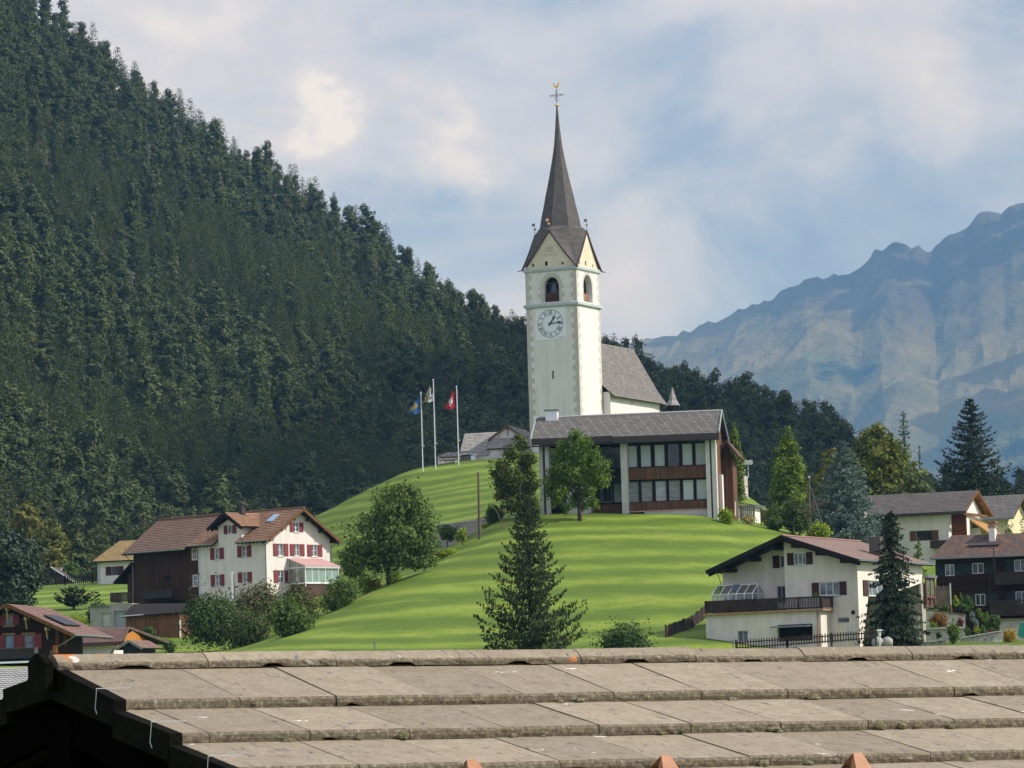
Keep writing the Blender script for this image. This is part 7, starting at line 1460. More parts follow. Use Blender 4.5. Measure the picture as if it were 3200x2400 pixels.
# ================================================================== DARK LOG CHALET, RIGHT
def chalet_log():
    O = W(*zQ(880, 1345), 240); b = Bld('log_chalet', 'dark log chalet with green shutters and a white chimney on its brown roof, right edge', 'chalet', O, -12); E = b.e; F = b.front(0); f = lambda x, y: b.hit(F, zQ(x, y)); zg = -3
    x0 = f(875, 900)[0]; x1 = x0 + 17; A = b.front(-1.0); e0 = b.hit(A, zQ(820, 752)); e1 = b.hit(A, zQ(1720, 690)); r0 = b.hit(b.front(4.6), zQ(1025, 535)); ze = e0[1]; zr = r0[1]
    ws = [rect(*f(965, 922), *f(1050, 808)), rect(*f(1224, 900), *f(1330, 796)), rect(*f(1628, 878), *f(1745, 762)), rect(*f(1256, 1206), *f(1345, 1092)), rect(*f(1642, 1190), *f(1755, 1066))]
    m = MB(); wall(m, F, [(x0, zg), (x1, zg), (x1, ze), (x0, ze)], ws, reveal=.12); m.quad((x0, 0, zg), (x0, 9, zg), (x0, 9, ze), (x0, 0, ze)); m.quad((x1, 0, zg), (x1, 9, zg), (x1, 9, ze), (x1, 0, ze)); m.build('wall', M_log, E)
    for i, w in enumerate(ws): window(E, F, w, M_wframe, M_glass if i in (1, 3) else M_curt, cols=2, rec=.05, fw=.06, shutter=M_grsh, sw=1.2 if i in (1, 3) else .9)
    mt = MB(); ms = MB(); xR = x1 + 1; slope(mt, ms, (e0[0], -1, ze), (xR, -1, ze), (xR, 4.6, zr), (r0[0], 4.6, zr), .32, .055, .15); slope(mt, ms, (xR, 10.2, ze), (e0[0], 10.2, ze), (r0[0], 4.6, zr), (xR, 4.6, zr), .32, .055, .15); mt.poly([(e0[0], -1, ze), (r0[0], 4.6, zr), (e0[0], 10.2, ze)]); r = mt.build('roof', M_tile_mix, E); ms.build('soffit', M_beamd, r)
    m = MB(); m.box(e0[0], xR, -1.12, -1.0, ze - .12, ze + .03); m.build('gutter', M_gutter, r)
    c0 = b.hit(b.front(2.6), zQ(1384, 560)); c1 = b.hit(b.front(2.6), zQ(1436, 460)); ct = b.hit(b.front(2.6), zQ(1436, 455))[1]; x, X = c0[0], c1[0]; m = MB(); m.box(x, X, 2.6, 4.6, ze + .6, ct); ch = m.build('chimney', M_white, r)
    m = MB(); m.box(x - .08, X + .08, 2.5, 4.7, ct, ct + .15)
    for xx in (x, (x + X) / 2 - .1, X - .2):
        for yy in (2.6, 3.5, 4.35): m.box(xx, xx + .2, yy, yy + .25, ct + .15, ct + .5)
    m.box(x - .12, X + .12, 2.45, 4.75, ct + .5, ct + .6); m.build('chimney_cap', M_brick, ch)
    m = MB(); q = b.hit(b.front(1.6), zQ(1185, 655)); zz = ze + (zr - ze) * .42; m.slab([(q[0], 1.2, ze + (zr - ze) * (2.2 / 5.6) + .25), (q[0] + 3.0, 1.2, ze + (zr - ze) * (2.2 / 5.6) + .25), (q[0] + 3.0, 1.7, ze + (zr - ze) * (2.7 / 5.6) + .3), (q[0], 1.7, ze + (zr - ze) * (2.7 / 5.6) + .3)], .08, (0, -.5, 1)); m.build('snow_board', M_fascia, r)
    for (xa, ya, yb) in ((1440, 1000, 890), (1400, 1300, 1165)):
        B = b.front(-1.2); q = b.hit(B, zQ(xa, ya)); t = b.hit(B, zQ(xa, yb)); m = MB(); n = 40
        for i in range(n): x = q[0] + (x1 - q[0]) * i / n; m.box(x, x + (x1 - q[0]) / n * .8, -1.2, -1.16, q[1] + .08, t[1])
        m.box(q[0], x1, -1.25, -1.1, t[1] - .06, t[1] + .05); m.box(q[0], x1, -1.25, -.01, q[1] - .06, q[1] + .06); m.bar((q[0] + .03, -1.2, q[1]), (q[0] + .03, -1.2, t[1] + 2.4), .08); m.build('balcony', M_fenced, E)
chalet_log()
# ================================================================== GARDEN TERRACES
def terrace(name, label, a, c, Y, hb, thick=.5, Y2=None):
    Y2 = Y2 or Y; p = W(*zG(*a), Y); q = W(*zG(*c), Y2); zb = W(zG(*a)[0], zG(0, hb)[1], Y).z; e = empty(name, (p.x, p.y, zb)); tag(e, label, 'wall', 'stone terrace walls of the rock garden'); d = q - p; h0 = p.z - zb; h1 = q.z - zb; m = MB(); g = random.Random(int(a[0]))
    n = max(6, int(Vector((d.x, d.y)).length / .45)); rows = 5; P = []
    for i in range(n + 1):
        t = i / n; hh = h0 + (h1 - h0) * t; P.append([(d.x * t + g.uniform(-.04, .04), d.y * t + g.uniform(-.08, .05), -.8 + (hh + .8) * k / rows + (g.uniform(-.04, .04) if k else 0)) for k in range(rows + 1)])
    for i in range(n):
        for k in range(rows): m.quad(P[i][k], P[i + 1][k], P[i + 1][k + 1], P[i][k + 1])
        A, B = P[i][rows], P[i + 1][rows]; m.quad(A, B, (B[0] + .05, B[1] + thick, B[2]), (A[0] + .05, A[1] + thick, A[2]))
    m.build('stonework', M_stone, e); m = MB(); m.bar((0, -.08, h0 + .04), (d.x, d.y - .08, h1 + .04), .3, .08); m.build('coping', M_fence if 'upper' in label else M_concp, e)
terrace('stone_wall', 'upper pale dry stone wall of the rock garden, beside the white house', (775, 455), (1400, 540), 226, 740)
terrace('stone_wall', 'middle dry stone wall of the rock garden, behind the leafy shrub', (780, 735), (1395, 722), 217, 930)
terrace('stone_wall', 'long lower stone wall of the rock garden ending at the yellow bush', (1330, 862), (1895, 765), 213, 950)
terrace('stone_wall', 'lowest white stone wall at the spruce foot, just above the tiled roof', (600, 935), (1130, 890), 209, 1000)
def sidebits():
    p = W(*zG(1880, 720), 222); q = W(*zG(2212, 740), 222); m = MB(); t = W(*zG(1880, 612), 222).z - p.z; m.box(0, (q - p).x, 0, .4, -2, t); e = tag(empty('garden_wall', p), 'low grey rendered wall with timber coping below the log chalet', 'wall'); m.build('wall', M_conc, e); m = MB(); m.box(-.1, (q - p).x, -.15, .5, t, t + .12); m.build('coping', M_fence, e)
    p = W(*zG(2190, 840), 214); m = MB(); t = W(*zG(2190, 650), 214).z - p.z; pts = [(-.35, t * .1), (-.15, t), (.5, t * 1.05), (.6, 0), (0, -.1)]; vs = []
    m.slab([(x, 0, z) for x, z in pts], .3, (0, -1, 0)); o = m.build('covered_parasol', M_teal); o.location = p; tag(o, 'teal cloth-covered garden parasol at the right edge', 'parasol')
    pl = lambda n, lab, x0, x1, y0, y1, Y, mt: (lambda p, q, t: tag((lambda m: (m.box(0, (q - p).x, 0, .08, 0, t - p.z), m.build(n, mt))[1])(MB()), lab, 'fence'))(W(*zQ(x0, y1), Y), W(*zQ(x1, y1), Y), W(*zQ(x0, y0), Y).z)
    p = W(*zQ(862, 1180), 232); q = W(*zQ(1012, 1180), 232); t = W(*zQ(862, 1012), 232).z - p.z; e = tag(empty('board_fence', p), 'grey weathered board fence with pale post between white house and log chalet', 'fence'); m = MB(); n = 22
    for i in range(n): x = (q - p).x * i / n; m.box(x, x + (q - p).x / n * .92, 0, .04, -.5, t - .4 * abs(math.sin(i * .5)) * .3)
    m.build('boards', M_fence, e); m = MB(); m.box((q - p).x, (q - p).x + .12, -.05, .1, -.5, t + .15); m.build('post', M_concp, e)
    p = W(*zR(2032, 1290), 201); e = tag(empty('garden_lamp', p), 'white garden lamp with flat cap at the foot of the spruce', 'lamp'); t = W(*zR(2032, 1170), 201).z - p.z; tt = W(*zR(2032, 1098), 201).z - p.z; m = MB(); m.tube([(0, 0, -.5), (0, 0, t)], .05, 8); m.build('post', M_metal, e); m = MB(); m.tube([(0, 0, t), (0, 0, tt - .08)], [.10, .16], 8); m.build('lantern', M_clockw, e); m = MB(); m.tube([(0, 0, tt - .06), (0, 0, tt)], [.34, .2], 12); m.build('cap', M_metal, e)
    for k, (x, lab) in enumerate(((2010, 'rounded pale boulder left of the garden lamp'), (2120, 'tall pale notched boulder right of the garden lamp'))):
        p = W(*zR(x, 1290), 202); t = W(*zR(x, 1165), 202).z - p.z; m = MB(); m.ball((0, 0, t * .4), .48, 14, sz=t * .5 / .48); g = random.Random(k); m.v = [(v[0] * (1 + .07 * math.sin(v[2] * 5 + k * 2)) + .05 * g.uniform(-1, 1), v[1] * .8, v[2] + .04 * g.uniform(-1, 1)) for v in m.v]; o = m.build('boulder', mat('boulder_pale', (.42, .41, .39), var=.4, vscale=3, bump=.04, bscale=8), None, True); o.location = p; tag(o, lab, 'boulder')
    p = W(*zR(1700, 1200), 203.5); t = W(*zR(1700, 1065), 203.5).z - p.z; m = MB(); m.box(-.22, .22, 0, .12, 0, t); m.box(-.1, .14, -.04, 0, .1, t - .12); o = m.build('glazed_panel', M_cornice); o.location = p; tag(o, 'grey framed panel leaning against the white house wall', 'panel')
sidebits()
fence('picket_fence', 'low dark picket fence in front of the open garage of the white house', [(430, 1330), (1000, 1290), (1990, 1215)], [200, 200, 200], .8, .2, M_fenced, zR, w=.09, usez=True)
fence('slope_fence', 'dark fence climbing the slope left of the white house', [(-350, 1290), (-60, 1100), (100, 980)], [209, 214, 219], 1.1, .2, M_fenced, zR, w=.16)
fence('picket_fence', 'dark picket fence behind the crest, right of the modern house', [(1185, 1540), (1600, 1600)], [272, 268], 1.4, .22, M_fenced, zW, w=.14, usez=True)
fence('lattice_fence', 'pale small lattice fence beside the flat-roofed shed', [(770, 1440), (1045, 1470)], [276, 276], 1.2, .18, M_fence, zW, w=.09, usez=True, rails=3)
# ================================================================== TREES AND BUSHES
tree_at('spruce_tree', 'dark drooping spruce standing alone in the middle of the mown slope', 'tree', 1662, 2055, 203, (1662, 1560), 335, 'spruce', L_spruce, 3, whorls=34, bpw=8, tufts=105, size=.34, droop=.12, up=.6, hang=.66, gap=.27, base=.0, shape=.74, wid=.34, wob=.17)
tree_at('spruce_tree', 'narrow shaggy spruce directly in front of the big white house', 'tree', 2800, 2045, 198, (2791, 1596), 185, 'spruce', L_spruced, 7, whorls=36, bpw=8, tufts=90, size=.36, droop=.5, up=.15, hang=.65, gap=.2, base=.02, shape=.55, wid=.4, wob=.28)
tree_at('spruce_tree', 'broad dark spruce at the far right standing against the blue mountain', 'tree', 3045, 1600, 330, (3040, 1247), 340, 'spruce', L_spruced, 8, whorls=38, bpw=10, tufts=100, size=.55, droop=.12, up=.45, hang=.3, gap=.06, base=.0, shape=.8, wid=.36)
tree_at('blue_spruce', 'large silvery blue spruce in front of the autumn maple', 'tree', 2645, 1700, 272, (2640, 1378), 250, 'spruce', L_blue, 9, whorls=34, bpw=10, tufts=130, size=.38, droop=.05, up=.3, hang=.15, gap=.08, base=.0, shape=.72, wid=.42, wob=.12)
tree_at('blue_spruce', 'tall slim blue spruce behind the autumn maple', 'tree', 2835, 1620, 352, (2824, 1282), 105, 'spruce', L_blue, 10, whorls=22, bpw=8, tufts=26, size=.7, droop=.2, hang=.3, base=.1, shape=.7)
tree_at('blue_spruce', 'small blue spruce at the right flank of the autumn maple', 'tree', 2880, 1600, 350, (2884, 1392), 60, 'spruce', L_blue, 11, whorls=16, bpw=7, tufts=18, size=.6, droop=.2, hang=.3, base=.05, shape=.8)
tree_at('young_conifer', 'small bright green conifer behind the roof of the white house', 'tree', 2872, 1800, 238, (2866, 1680), 78, 'spruce', L_thuja, 12, whorls=20, bpw=9, tufts=70, size=.3, droop=.0, up=.5, hang=.1, base=.0, shape=.7)
tree_at('columnar_thuja', 'tall bright green columnar thuja right of the modern house', 'tree', 2470, 1650, 292, (2456, 1345), 106, 'column', L_thuja, 13, n=15000, size=.42)
tree_at('columnar_thuja', 'dark green columnar thuja rising behind the modern house gable', 'tree', 2300, 1500, 312, (2296, 1329), 52, 'column', L_thuja, 14, n=5000, size=.4)
tree_at('maple_tree', 'large maple turning yellow, behind the blue spruce', 'tree', 2745, 1600, 335, (2740, 1308), 235, 'dome', L_maple, 15, z0=.05, nl=30, n=16000, size=.55, lr=.40)
tree_at('maple_tree', 'smaller olive-yellow tree left of the blue spruce', 'tree', 2612, 1600, 325, (2610, 1385), 130, 'dome', L_maple, 16, z0=.05, nl=16, n=6000, size=.5)
tree_at('pale_tree', 'pale green rounded tree right of the large yellowing maple', 'tree', 2860, 1600, 322, (2850, 1425), 130, 'dome', L_lime if False else leaf('leaf_pale', [(.09, .12, .04), (.15, .19, .06), (.24, .27, .11)], trans=.25), 17, z0=.05, nl=16, n=6500, size=.42)
def LB(t, q=1.0): g = random.Random(len(t)); return [((x, g.uniform(-1.3, 1.3), z), (r * .82 * q, r * .95 * q, r * .72 * q)) for x, z, r in t]
RA = LB([(.4, 7.6, 1.0), (-.6, 6.6, 1.2), (.9, 6.2, 1.2), (-1.6, 5.2, 1.2), (.6, 4.8, 1.4), (-.6, 4.2, 1.4), (1.3, 3.6, 1.1), (-1.8, 3.8, 1.0), (-1, 2.8, 1.3), (.5, 2.6, 1.3), (1.2, 1.6, 1.0), (-.6, 1.4, 1.2), (-1.9, 2.4, .8), (-2.4, 4.6, .6), (.1, 8.3, .5)])
RB = LB([(-.2, 8.1, .8), (-1, 7, 1.1), (.7, 7.1, 1.0), (-1.6, 5.8, 1.2), (0, 5.8, 1.3), (1.5, 5.9, 1.1), (2.3, 4.7, 1.0), (.8, 4.6, 1.3), (-.8, 4.5, 1.3), (-2.2, 4.5, 1.1), (-2.8, 3.4, 1.0), (-1.3, 3.2, 1.2), (.3, 3.4, 1.1), (1.7, 3.5, 1.1), (2.6, 3.4, .8), (-1.8, 2.2, .9), (.9, 2.2, 1.0), (-.3, 1.9, .8), (.4, .9, .7), (-.6, 1.1, .5), (-2.2, 1.5, .8), (1.5, 1.2, .7), (-1.3, .7, .7), (-2.9, 2.4, .7)], 1.1); RB = [((c[0], c[1], c[2] + .75), r) for c, r in RB]
ap = [((-5.2, 0, 4.2), (3.6, 3.0, 2.6)), ((-3.0, .5, 6.6), (3.4, 3, 2.8)), ((-1.0, -.5, 9.2), (3.0, 2.6, 2.6)), ((1.6, 0, 9.6), (2.8, 2.6, 2.4)), ((3.2, .3, 7.2), (3.0, 2.6, 2.8)), ((0, -1.5, 5.4), (4.0, 2.8, 2.8)), ((4.4, 0, 4.6), (2.6, 2.4, 2.4)), ((-7.2, .4, 3.0), (2.4, 2.2, 1.6)), ((.6, -1, 2.8), (3.4, 2.4, 1.6)), ((-3.2, -1, 2.4), (3, 2.4, 1.5)), ((3.6, -.5, 2.2), (2.2, 2, 1.4)), ((-.6, .2, 11.0), (1.7, 1.6, 1.3)), ((1.2, .2, 11.3), (1.3, 1.3, 1.0)), ((2.6, 0, 10.9), (1.2, 1.2, .9))]
ap = [((c[0] * .56 + 1.0, c[1] * .8, c[2] * .74 + .5), (r[0] * .66, r[1] * .8, r[2] * .74)) for c, r in ap]
tree_at('leafy_tree', 'broad spreading fruit tree between the farmhouse and the mown hill', 'tree', 1214, 1826, 250, (1252, 1520), 320, 'round', L_apple, 18, lobes=ap, n=15000, size=.31, inner=.3)
tree_at('rowan_tree', 'dense rowan tinged with yellow, left of the modern house front', 'tree', 1625, 1625, 257, (1640, 1338), 165, 'round', leaf('leaf_rowan_dull', [(.045, .075, .014), (.095, .13, .024), (.22, .21, .035)], trans=.25), 19, lobes=RA, n=11000, size=.25, inner=.25)
tree_at('rowan_tree', 'airy bright green rowan with slim stems, in front of the modern house', 'tree', 1812, 1632, 257, (1800, 1335), 215, 'round', L_rowan, 20, lobes=RB, n=15000, size=.24, inner=.15)
tree_at('pine_tree', 'dark bushy pine at the left edge above the dark chalet', 'tree', 40, 1915, 300, (35, 1640), 195, 'round', leaf('pine_blue', [(.022, .042, .024), (.045, .075, .042), (.08, .11, .07)], trans=.12), 21, z0=.02, nl=26, n=14000, size=.42, flat=.6)
tree_at('larch_tree', 'yellowing larch in front of the forest at far left', 'tree', 85, 1815, 410, (78, 1552), 110, 'dome', L_larch, 22, z0=.05, nl=22, n=6500, size=.6, trunk=M_barkp)
tree_at('larch_tree', 'olive-gold tree beside the yellowing larch, behind the tiny hut', 'tree', 160, 1815, 400, (150, 1612), 120, 'dome', L_larch, 23, z0=.03, nl=20, n=6500, size=.55, trunk=M_barkp)
tree_at('round_tree', 'round green tree behind the meadow fence, left of the cottage', 'tree', 222, 1815, 372, (222, 1755), 66, 'round', L_apple, 24, z0=.05, nl=10, n=2600, size=.4)
tree_at('green_conifer', 'bright green conifer at the forest edge above the cottage roof', 'tree', 320, 1810, 380, (318, 1620), 90, 'spruce', L_forest, 25, whorls=18, bpw=7, tufts=20, size=.6, shape=.7)
tree_at('conifer_shrub', 'dark spreading conifer on the far left meadow', 'shrub', 232, 1962, 296, (262, 1838), 120, 'spruce', L_spruced, 26, whorls=9, bpw=9, tufts=30, size=.5, droop=-.2, up=.4, hang=.05, base=.05, shape=.4)
tree_at('young_tree', 'slim young tree beside the glass conservatory', 'tree', 1125, 1828, 262, (1120, 1728), 62, 'round', L_rowan, 27, z0=.2, nl=9, n=1500, size=.25)
tree_at('young_tree', 'small leafy tree between the slim young tree and the fruit tree', 'tree', 1092, 1820, 264, (1090, 1730), 50, 'round', L_bush, 28, z0=.1, nl=8, n=1300, size=.25)
tree_at('young_tree', 'thin crooked fruit tree right of the broad fruit tree', 'tree', 1398, 1712, 262, (1405, 1640), 60, 'round', L_apple, 29, z0=.3, nl=8, n=1200, size=.24)
tree_at('young_tree', 'yellowish sapling on the slope left of the tall pole', 'tree', 1445, 1705, 263, (1446, 1650), 40, 'round', L_lime, 30, z0=.2, nl=6, n=700, size=.22)
tree_at('sapling', 'green sapling in front of the brown boarded shed', 'tree', 465, 2030, 236, (468, 1955), 62, 'round', L_bush, 31, z0=.05, nl=9, n=1600, size=.2)
for a in [
 ('bush', 'rounded bright green bush at the left end of the farmhouse hedge', 'bush', 662, 2035, 243, 1838, 225, L_bush, 41, 8000, .24, 12),
 ('bush', 'olive-green bush bulging lowest in front of the farmhouse', 'bush', 765, 2050, 232, 1905, 240, leaf('leaf_mixed', [(.035, .07, .015), (.07, .115, .028), (.14, .12, .05)], trans=.25), 42, 5200, .24, 12),
 ('bush', 'feathery olive bush with reddish tips below the farmhouse corner', 'bush', 805, 1960, 250, 1808, 200, L_bushb, 43, 4600, .25, 10),
 ('bush', 'brown-green bush just left of the conservatory leg', 'bush', 930, 1960, 248, 1822, 190, L_bushb, 44, 3200, .25, 10),
 ('bush', 'dark bush under the brown-green one on the hedge line', 'bush', 905, 1985, 238, 1872, 200, L_apple, 45, 5000, .25, 10),
 ('bush', 'dark green clipped-looking bush right of the conservatory', 'bush', 1060, 1905, 248, 1812, 160, L_apple, 46, 4200, .22, 10),
 ('bush', 'thin pink-tinged shrub against the sunny farmhouse gable', 'bush', 850, 1870, 256, 1782, 90, L_redb, 47, 700, .2, 6),
 ('yellow_shrub', 'yellow-green shrub row on the crest left of the fruit tree trunk', 'shrub', 1150, 1850, 243, 1795, 110, L_lime, 48, 1800, .2, 8),
 ('yellow_shrub', 'low yellow shrub at the right foot of the fruit tree', 'shrub', 1232, 1825, 246, 1788, 60, L_lime, 49, 900, .18, 6),
 ('lime_shrub', 'lime-green shrub strip climbing the crest right of the fruit tree', 'shrub', 1385, 1745, 254, 1715, 90, L_lime, 50, 1200, .2, 7),
 ('dark_shrub', 'dark shrub at the right foot of the fruit tree crown', 'shrub', 1338, 1765, 252, 1715, 60, L_apple, 51, 1200, .22, 6),
 ('dark_shrub', 'dark bush by the concrete wall, right of the tall pole', 'bush', 1540, 1640, 262, 1582, 80, L_apple, 52, 1900, .24, 8),
 ('lime_shrub', 'small lime-green plant at the foot of the concrete wall', 'plant', 1516, 1655, 258, 1638, 30, L_lime, 53, 350, .16, 4),
 ('dark_shrub', 'dark green shrub left of the modern house piers', 'shrub', 1655, 1625, 253, 1575, 80, L_apple, 54, 1800, .22, 7),
 ('meadow_shrub', 'green shrub left of the garage terrace', 'shrub', 305, 1965, 284, 1868, 88, L_bush, 55, 2600, .26, 9),
 ('flower_bush', 'yellow-green flowering bush above the low tiled house', 'bush', 235, 1975, 262, 1925, 125, L_lime, 56, 2300, .2, 10),
 ('yellow_flower', 'bright golden flower head above the low tiled house', 'flower', 183, 1960, 255, 1928, 18, L_yellow, 57, 200, .14, 3),
 ('tall_weeds', 'tuft of tall weeds on the grass below the sapling', 'weeds', 525, 2040, 226, 1998, 60, L_bush, 58, 700, .18, 6),
 ('round_bush', 'grey-green rounded bush at the bottom of the slope, right of the spruce', 'bush', 1950, 2050, 203, 1942, 200, L_bush, 59, 5200, .21, 12),
 ('round_bush', 'yellow-green bush by the right corner of the modern house', 'bush', 2272, 1645, 259, 1588, 70, L_lime, 60, 1200, .22, 7),
 ('bush', 'dark bush at the left foot of the columnar thuja', 'bush', 2425, 1660, 275, 1570, 80, L_apple, 61, 2200, .27, 8),
 ('bush', 'mid green bush at the right foot of the columnar thuja', 'bush', 2490, 1675, 272, 1545, 110, leaf('leaf_mid', [(.04, .065, .02), (.07, .105, .03), (.11, .15, .05)], trans=.25), 62, 3400, .27, 10),
 ('bush', 'yellow-green bush left of the blue spruce foot', 'bush', 2560, 1690, 268, 1632, 90, L_lime, 63, 1600, .25, 8),
 ('dry_grass', 'pale dry grass tuft on the crest beside the stair wall', 'grass tuft', 2338, 1640, 262, 1612, 46, leaf('straw', [(.35, .28, .12), (.5, .42, .2)], trans=.2), 64, 500, .22, 5),
 ('climbing_plant', 'leafy climbing plant among the pickets by the white house corner', 'plant', 2690, 2040, 203, 1975, 62, L_rowan, 65, 900, .16, 7),
 ('evergreen_bush', 'dark green bush in front of the cream house', 'bush', 3152, 1670, 288, 1615, 60, L_apple, 66, 1300, .26, 7),
 ('twiggy_shrub', 'twiggy dark tree cut by the right edge, above the log chalet', 'shrub', 3196, 1660, 285, 1590, 40, L_apple, 67, 450, .22, 6)]:
    n_, lab, cat, px, pyb, Y, pt, w_, mt_, sd_, nn, sz, nl_ = a
    bush_at(n_, lab, cat, px, pyb, Y, pt, w_, mt_, sd_, None, nn, sz, nl_)
# rock garden plants, each on its terrace (G zoom coordinates)
gp = [('leafy_shrub', 'tall leafy green shrub in front of the middle stone wall', 1240, 955, 209, 640, 230, L_rowan, 1900, .17),
 ('yellow_bush', 'golden yellow bush at the right end of the lower stone wall', 2030, 945, 211, 745, 250, leaf('leaf_gold', [(.10, .16, .02), (.42, .27, .03), (.55, .34, .05)], trans=.25), 2400, .14),
 ('weeping_maple', 'russet weeping dwarf maple on the upper terrace', 1030, 705, 222, 510, 310, L_redb, 2300, .16),
 ('purple_shrub', 'small purple-red shrub on the middle of the upper terrace', 1330, 690, 221, 575, 130, L_purp, 700, .13),
 ('standard_tree', 'tiny ball-headed tree in front of the middle stone wall', 1035, 860, 214, 750, 95, L_bush, 450, .11),
 ('dwarf_pine', 'wide layered dwarf pine above the right end of the stone walls', 1790, 745, 217, 560, 240, L_apple, 1900, .16),
 ('dwarf_pine', 'rounded dwarf pine topping the rock garden right of centre', 1680, 640, 222, 505, 140, L_rowan, 1000, .14),
 ('dwarf_pine', 'grey-green spreading dwarf pine at the top of the rock garden', 1450, 470, 232, 270, 200, L_bush, 1500, .17),
 ('light_shrub', 'light green shrub left of the spreading dwarf pine', 1270, 440, 233, 270, 110, L_lime, 700, .15),
 ('dark_conifer', 'small dark upright conifer at the very top of the rock garden', 1345, 420, 235, 240, 70, L_apple, 600, .14),
 ('low_shrub', 'low green shrub along the top wall, nearest the white house', 960, 460, 231, 330, 170, L_bush, 1100, .15),
 ('low_shrub', 'low rounded green shrub on the top wall beside a brown trunk', 1130, 480, 231, 395, 140, L_apple, 900, .15),
 ('low_shrub', 'dark green shrub below the spreading dwarf pine', 1390, 490, 229, 380, 130, L_apple, 800, .15),
 ('blue_shrub', 'blue-grey shrub in the middle of the rock garden', 1500, 640, 222, 490, 100, L_blue, 700, .13),
 ('blue_shrub', 'small blue-grey cushion plant under the blue-grey shrub', 1560, 700, 219, 620, 90, L_blue, 500, .12),
 ('yellow_cushion', 'yellow-green cushion plant left of the bonsai row', 950, 715, 221, 640, 110, L_lime, 500, .12),
 ('bonsai', 'first bonsai of the row on the lower wall, left one', 1440, 840, 214, 700, 130, L_bush, 650, .12),
 ('bonsai', 'second bonsai of the row on the lower wall, yellow-green', 1560, 810, 214, 690, 120, L_lime, 550, .12),
 ('bonsai', 'darkest bonsai of the row, under the layered dwarf pine', 1640, 790, 214.5, 690, 120, L_apple, 600, .12),
 ('bonsai', 'low shrub at the right end of the bonsai row', 1760, 775, 215, 705, 130, L_apple, 550, .12),
 ('green_shrub', 'bright green shrub behind the bonsai row', 1590, 560, 226, 440, 110, L_rowan, 700, .14),
 ('heather', 'reddish heather cushion right of the bonsai row', 1740, 800, 213.8, 755, 110, L_purp, 350, .09),
 ('straw_plant', 'pale upright plant at the left end of the middle wall', 760, 960, 209, 850, 60, L_lime, 220, .13),
 ('pink_shrub', 'thin pinkish shrub beside the spruce on the upper terrace', 820, 690, 221, 560, 90, L_redb, 300, .12)]
for i, (nm, lab, x, yb, Y, yt, w_, mt_, n_, sz) in enumerate(gp):
    px, pb = zG(x, yb); pt = zG(x, yt)[1]
    bush_at(nm, lab, 'tree' if 'tree' in nm or nm == 'bonsai' else 'shrub', px, pb, Y, pt, w_ / 4.424, mt_, 100 + i, None, n_, sz, 6, z=1)
m = MB(); p = W(*zG(1205, 500), 230); t = W(*zG(1205, 400), 230).z - p.z; m.tube([(0, 0, -.3), (.03, 0, t * .5), (0, 0, t)], [.09, .07, .05], 7); m.ball((0, 0, t), .06, 6); o = m.build('tree_stump', mat('trunk_brown', (.2, .09, .05))); o.location = p; tag(o, 'short brown trunk on the top wall of the rock garden', 'stump')
m = MB(); p = W(*zG(770, 760), 212); t = W(*zG(755, 560), 212) - p; m.tube([(0, 0, -.8), tuple(t)], .04, 6); m.tube([tuple(t), tuple(t * 1.02)], [.07, .02], 6); o = m.build('parasol_pole', mat('pole_mint', (.45, .6, .56))); o.location = p; tag(o, 'thin mint-green pole beside the spruce at the stone walls', 'pole')
# dead snags standing in the forest
for k, (foot, tip, Yo, lean, lab) in enumerate([((108, 560), (118, 472), 660, .0, 'bare pale dead trunk, upper left forest, standing straight'), ((128, 590), (152, 500), 655, .3, 'leaning dead tree with hanging grey branches, upper left forest'), ((455, 590), (468, 480), 760, .1, 'grey dead tree with twisted branches in mid forest'), ((318, 1290), (322, 1215), 560, 0, 'pale bare snag in the forest above the cottage'), ((408, 960), (415, 880), 650, .1, 'dead tree with fan of bare branches in the forest left of centre'), ((805, 1400), (808, 1350), 640, 0, 'dead greyish tree low in the shaded forest centre')]):
    # walk the view ray to the slope so that the snag stands on the ground
    d = ray(*foot); Yq = 500.0
    while Yq < 1100:
        q = d * (Yq * K / d.y)
        if fgz(q.x, q.y) >= q.z: break
        Yq += 2
    q.z = fgz(q.x, q.y); top = W(tip[0], tip[1] - 30, Yq); h = max(9, (top - q).z); g = random.Random(k + 50); m = MB(); ax = Vector((top.x - q.x, 0, h)); m.tube([(0, 0, -1), ax * .5, ax], [.24, .16, .05], 6)
    for i in range(16):
        s0 = g.uniform(.35, .98); a = g.uniform(0, 6.3); L = g.uniform(1.2, 3.2) * (1.2 - s0 * .5); p0 = ax * s0; m.tube([p0, p0 + Vector((math.cos(a) * L * .6, math.sin(a) * L * .6, L * .25)), p0 + Vector((math.cos(a) * L, math.sin(a) * L, -L * g.uniform(-.2, .5)))], [.09, .06, .02], 4)
    o = m.build('dead_tree', mat('snag_wood', (.34, .28, .24), var=.3, vscale=2)); o.location = q; tag(o, lab, 'dead tree')

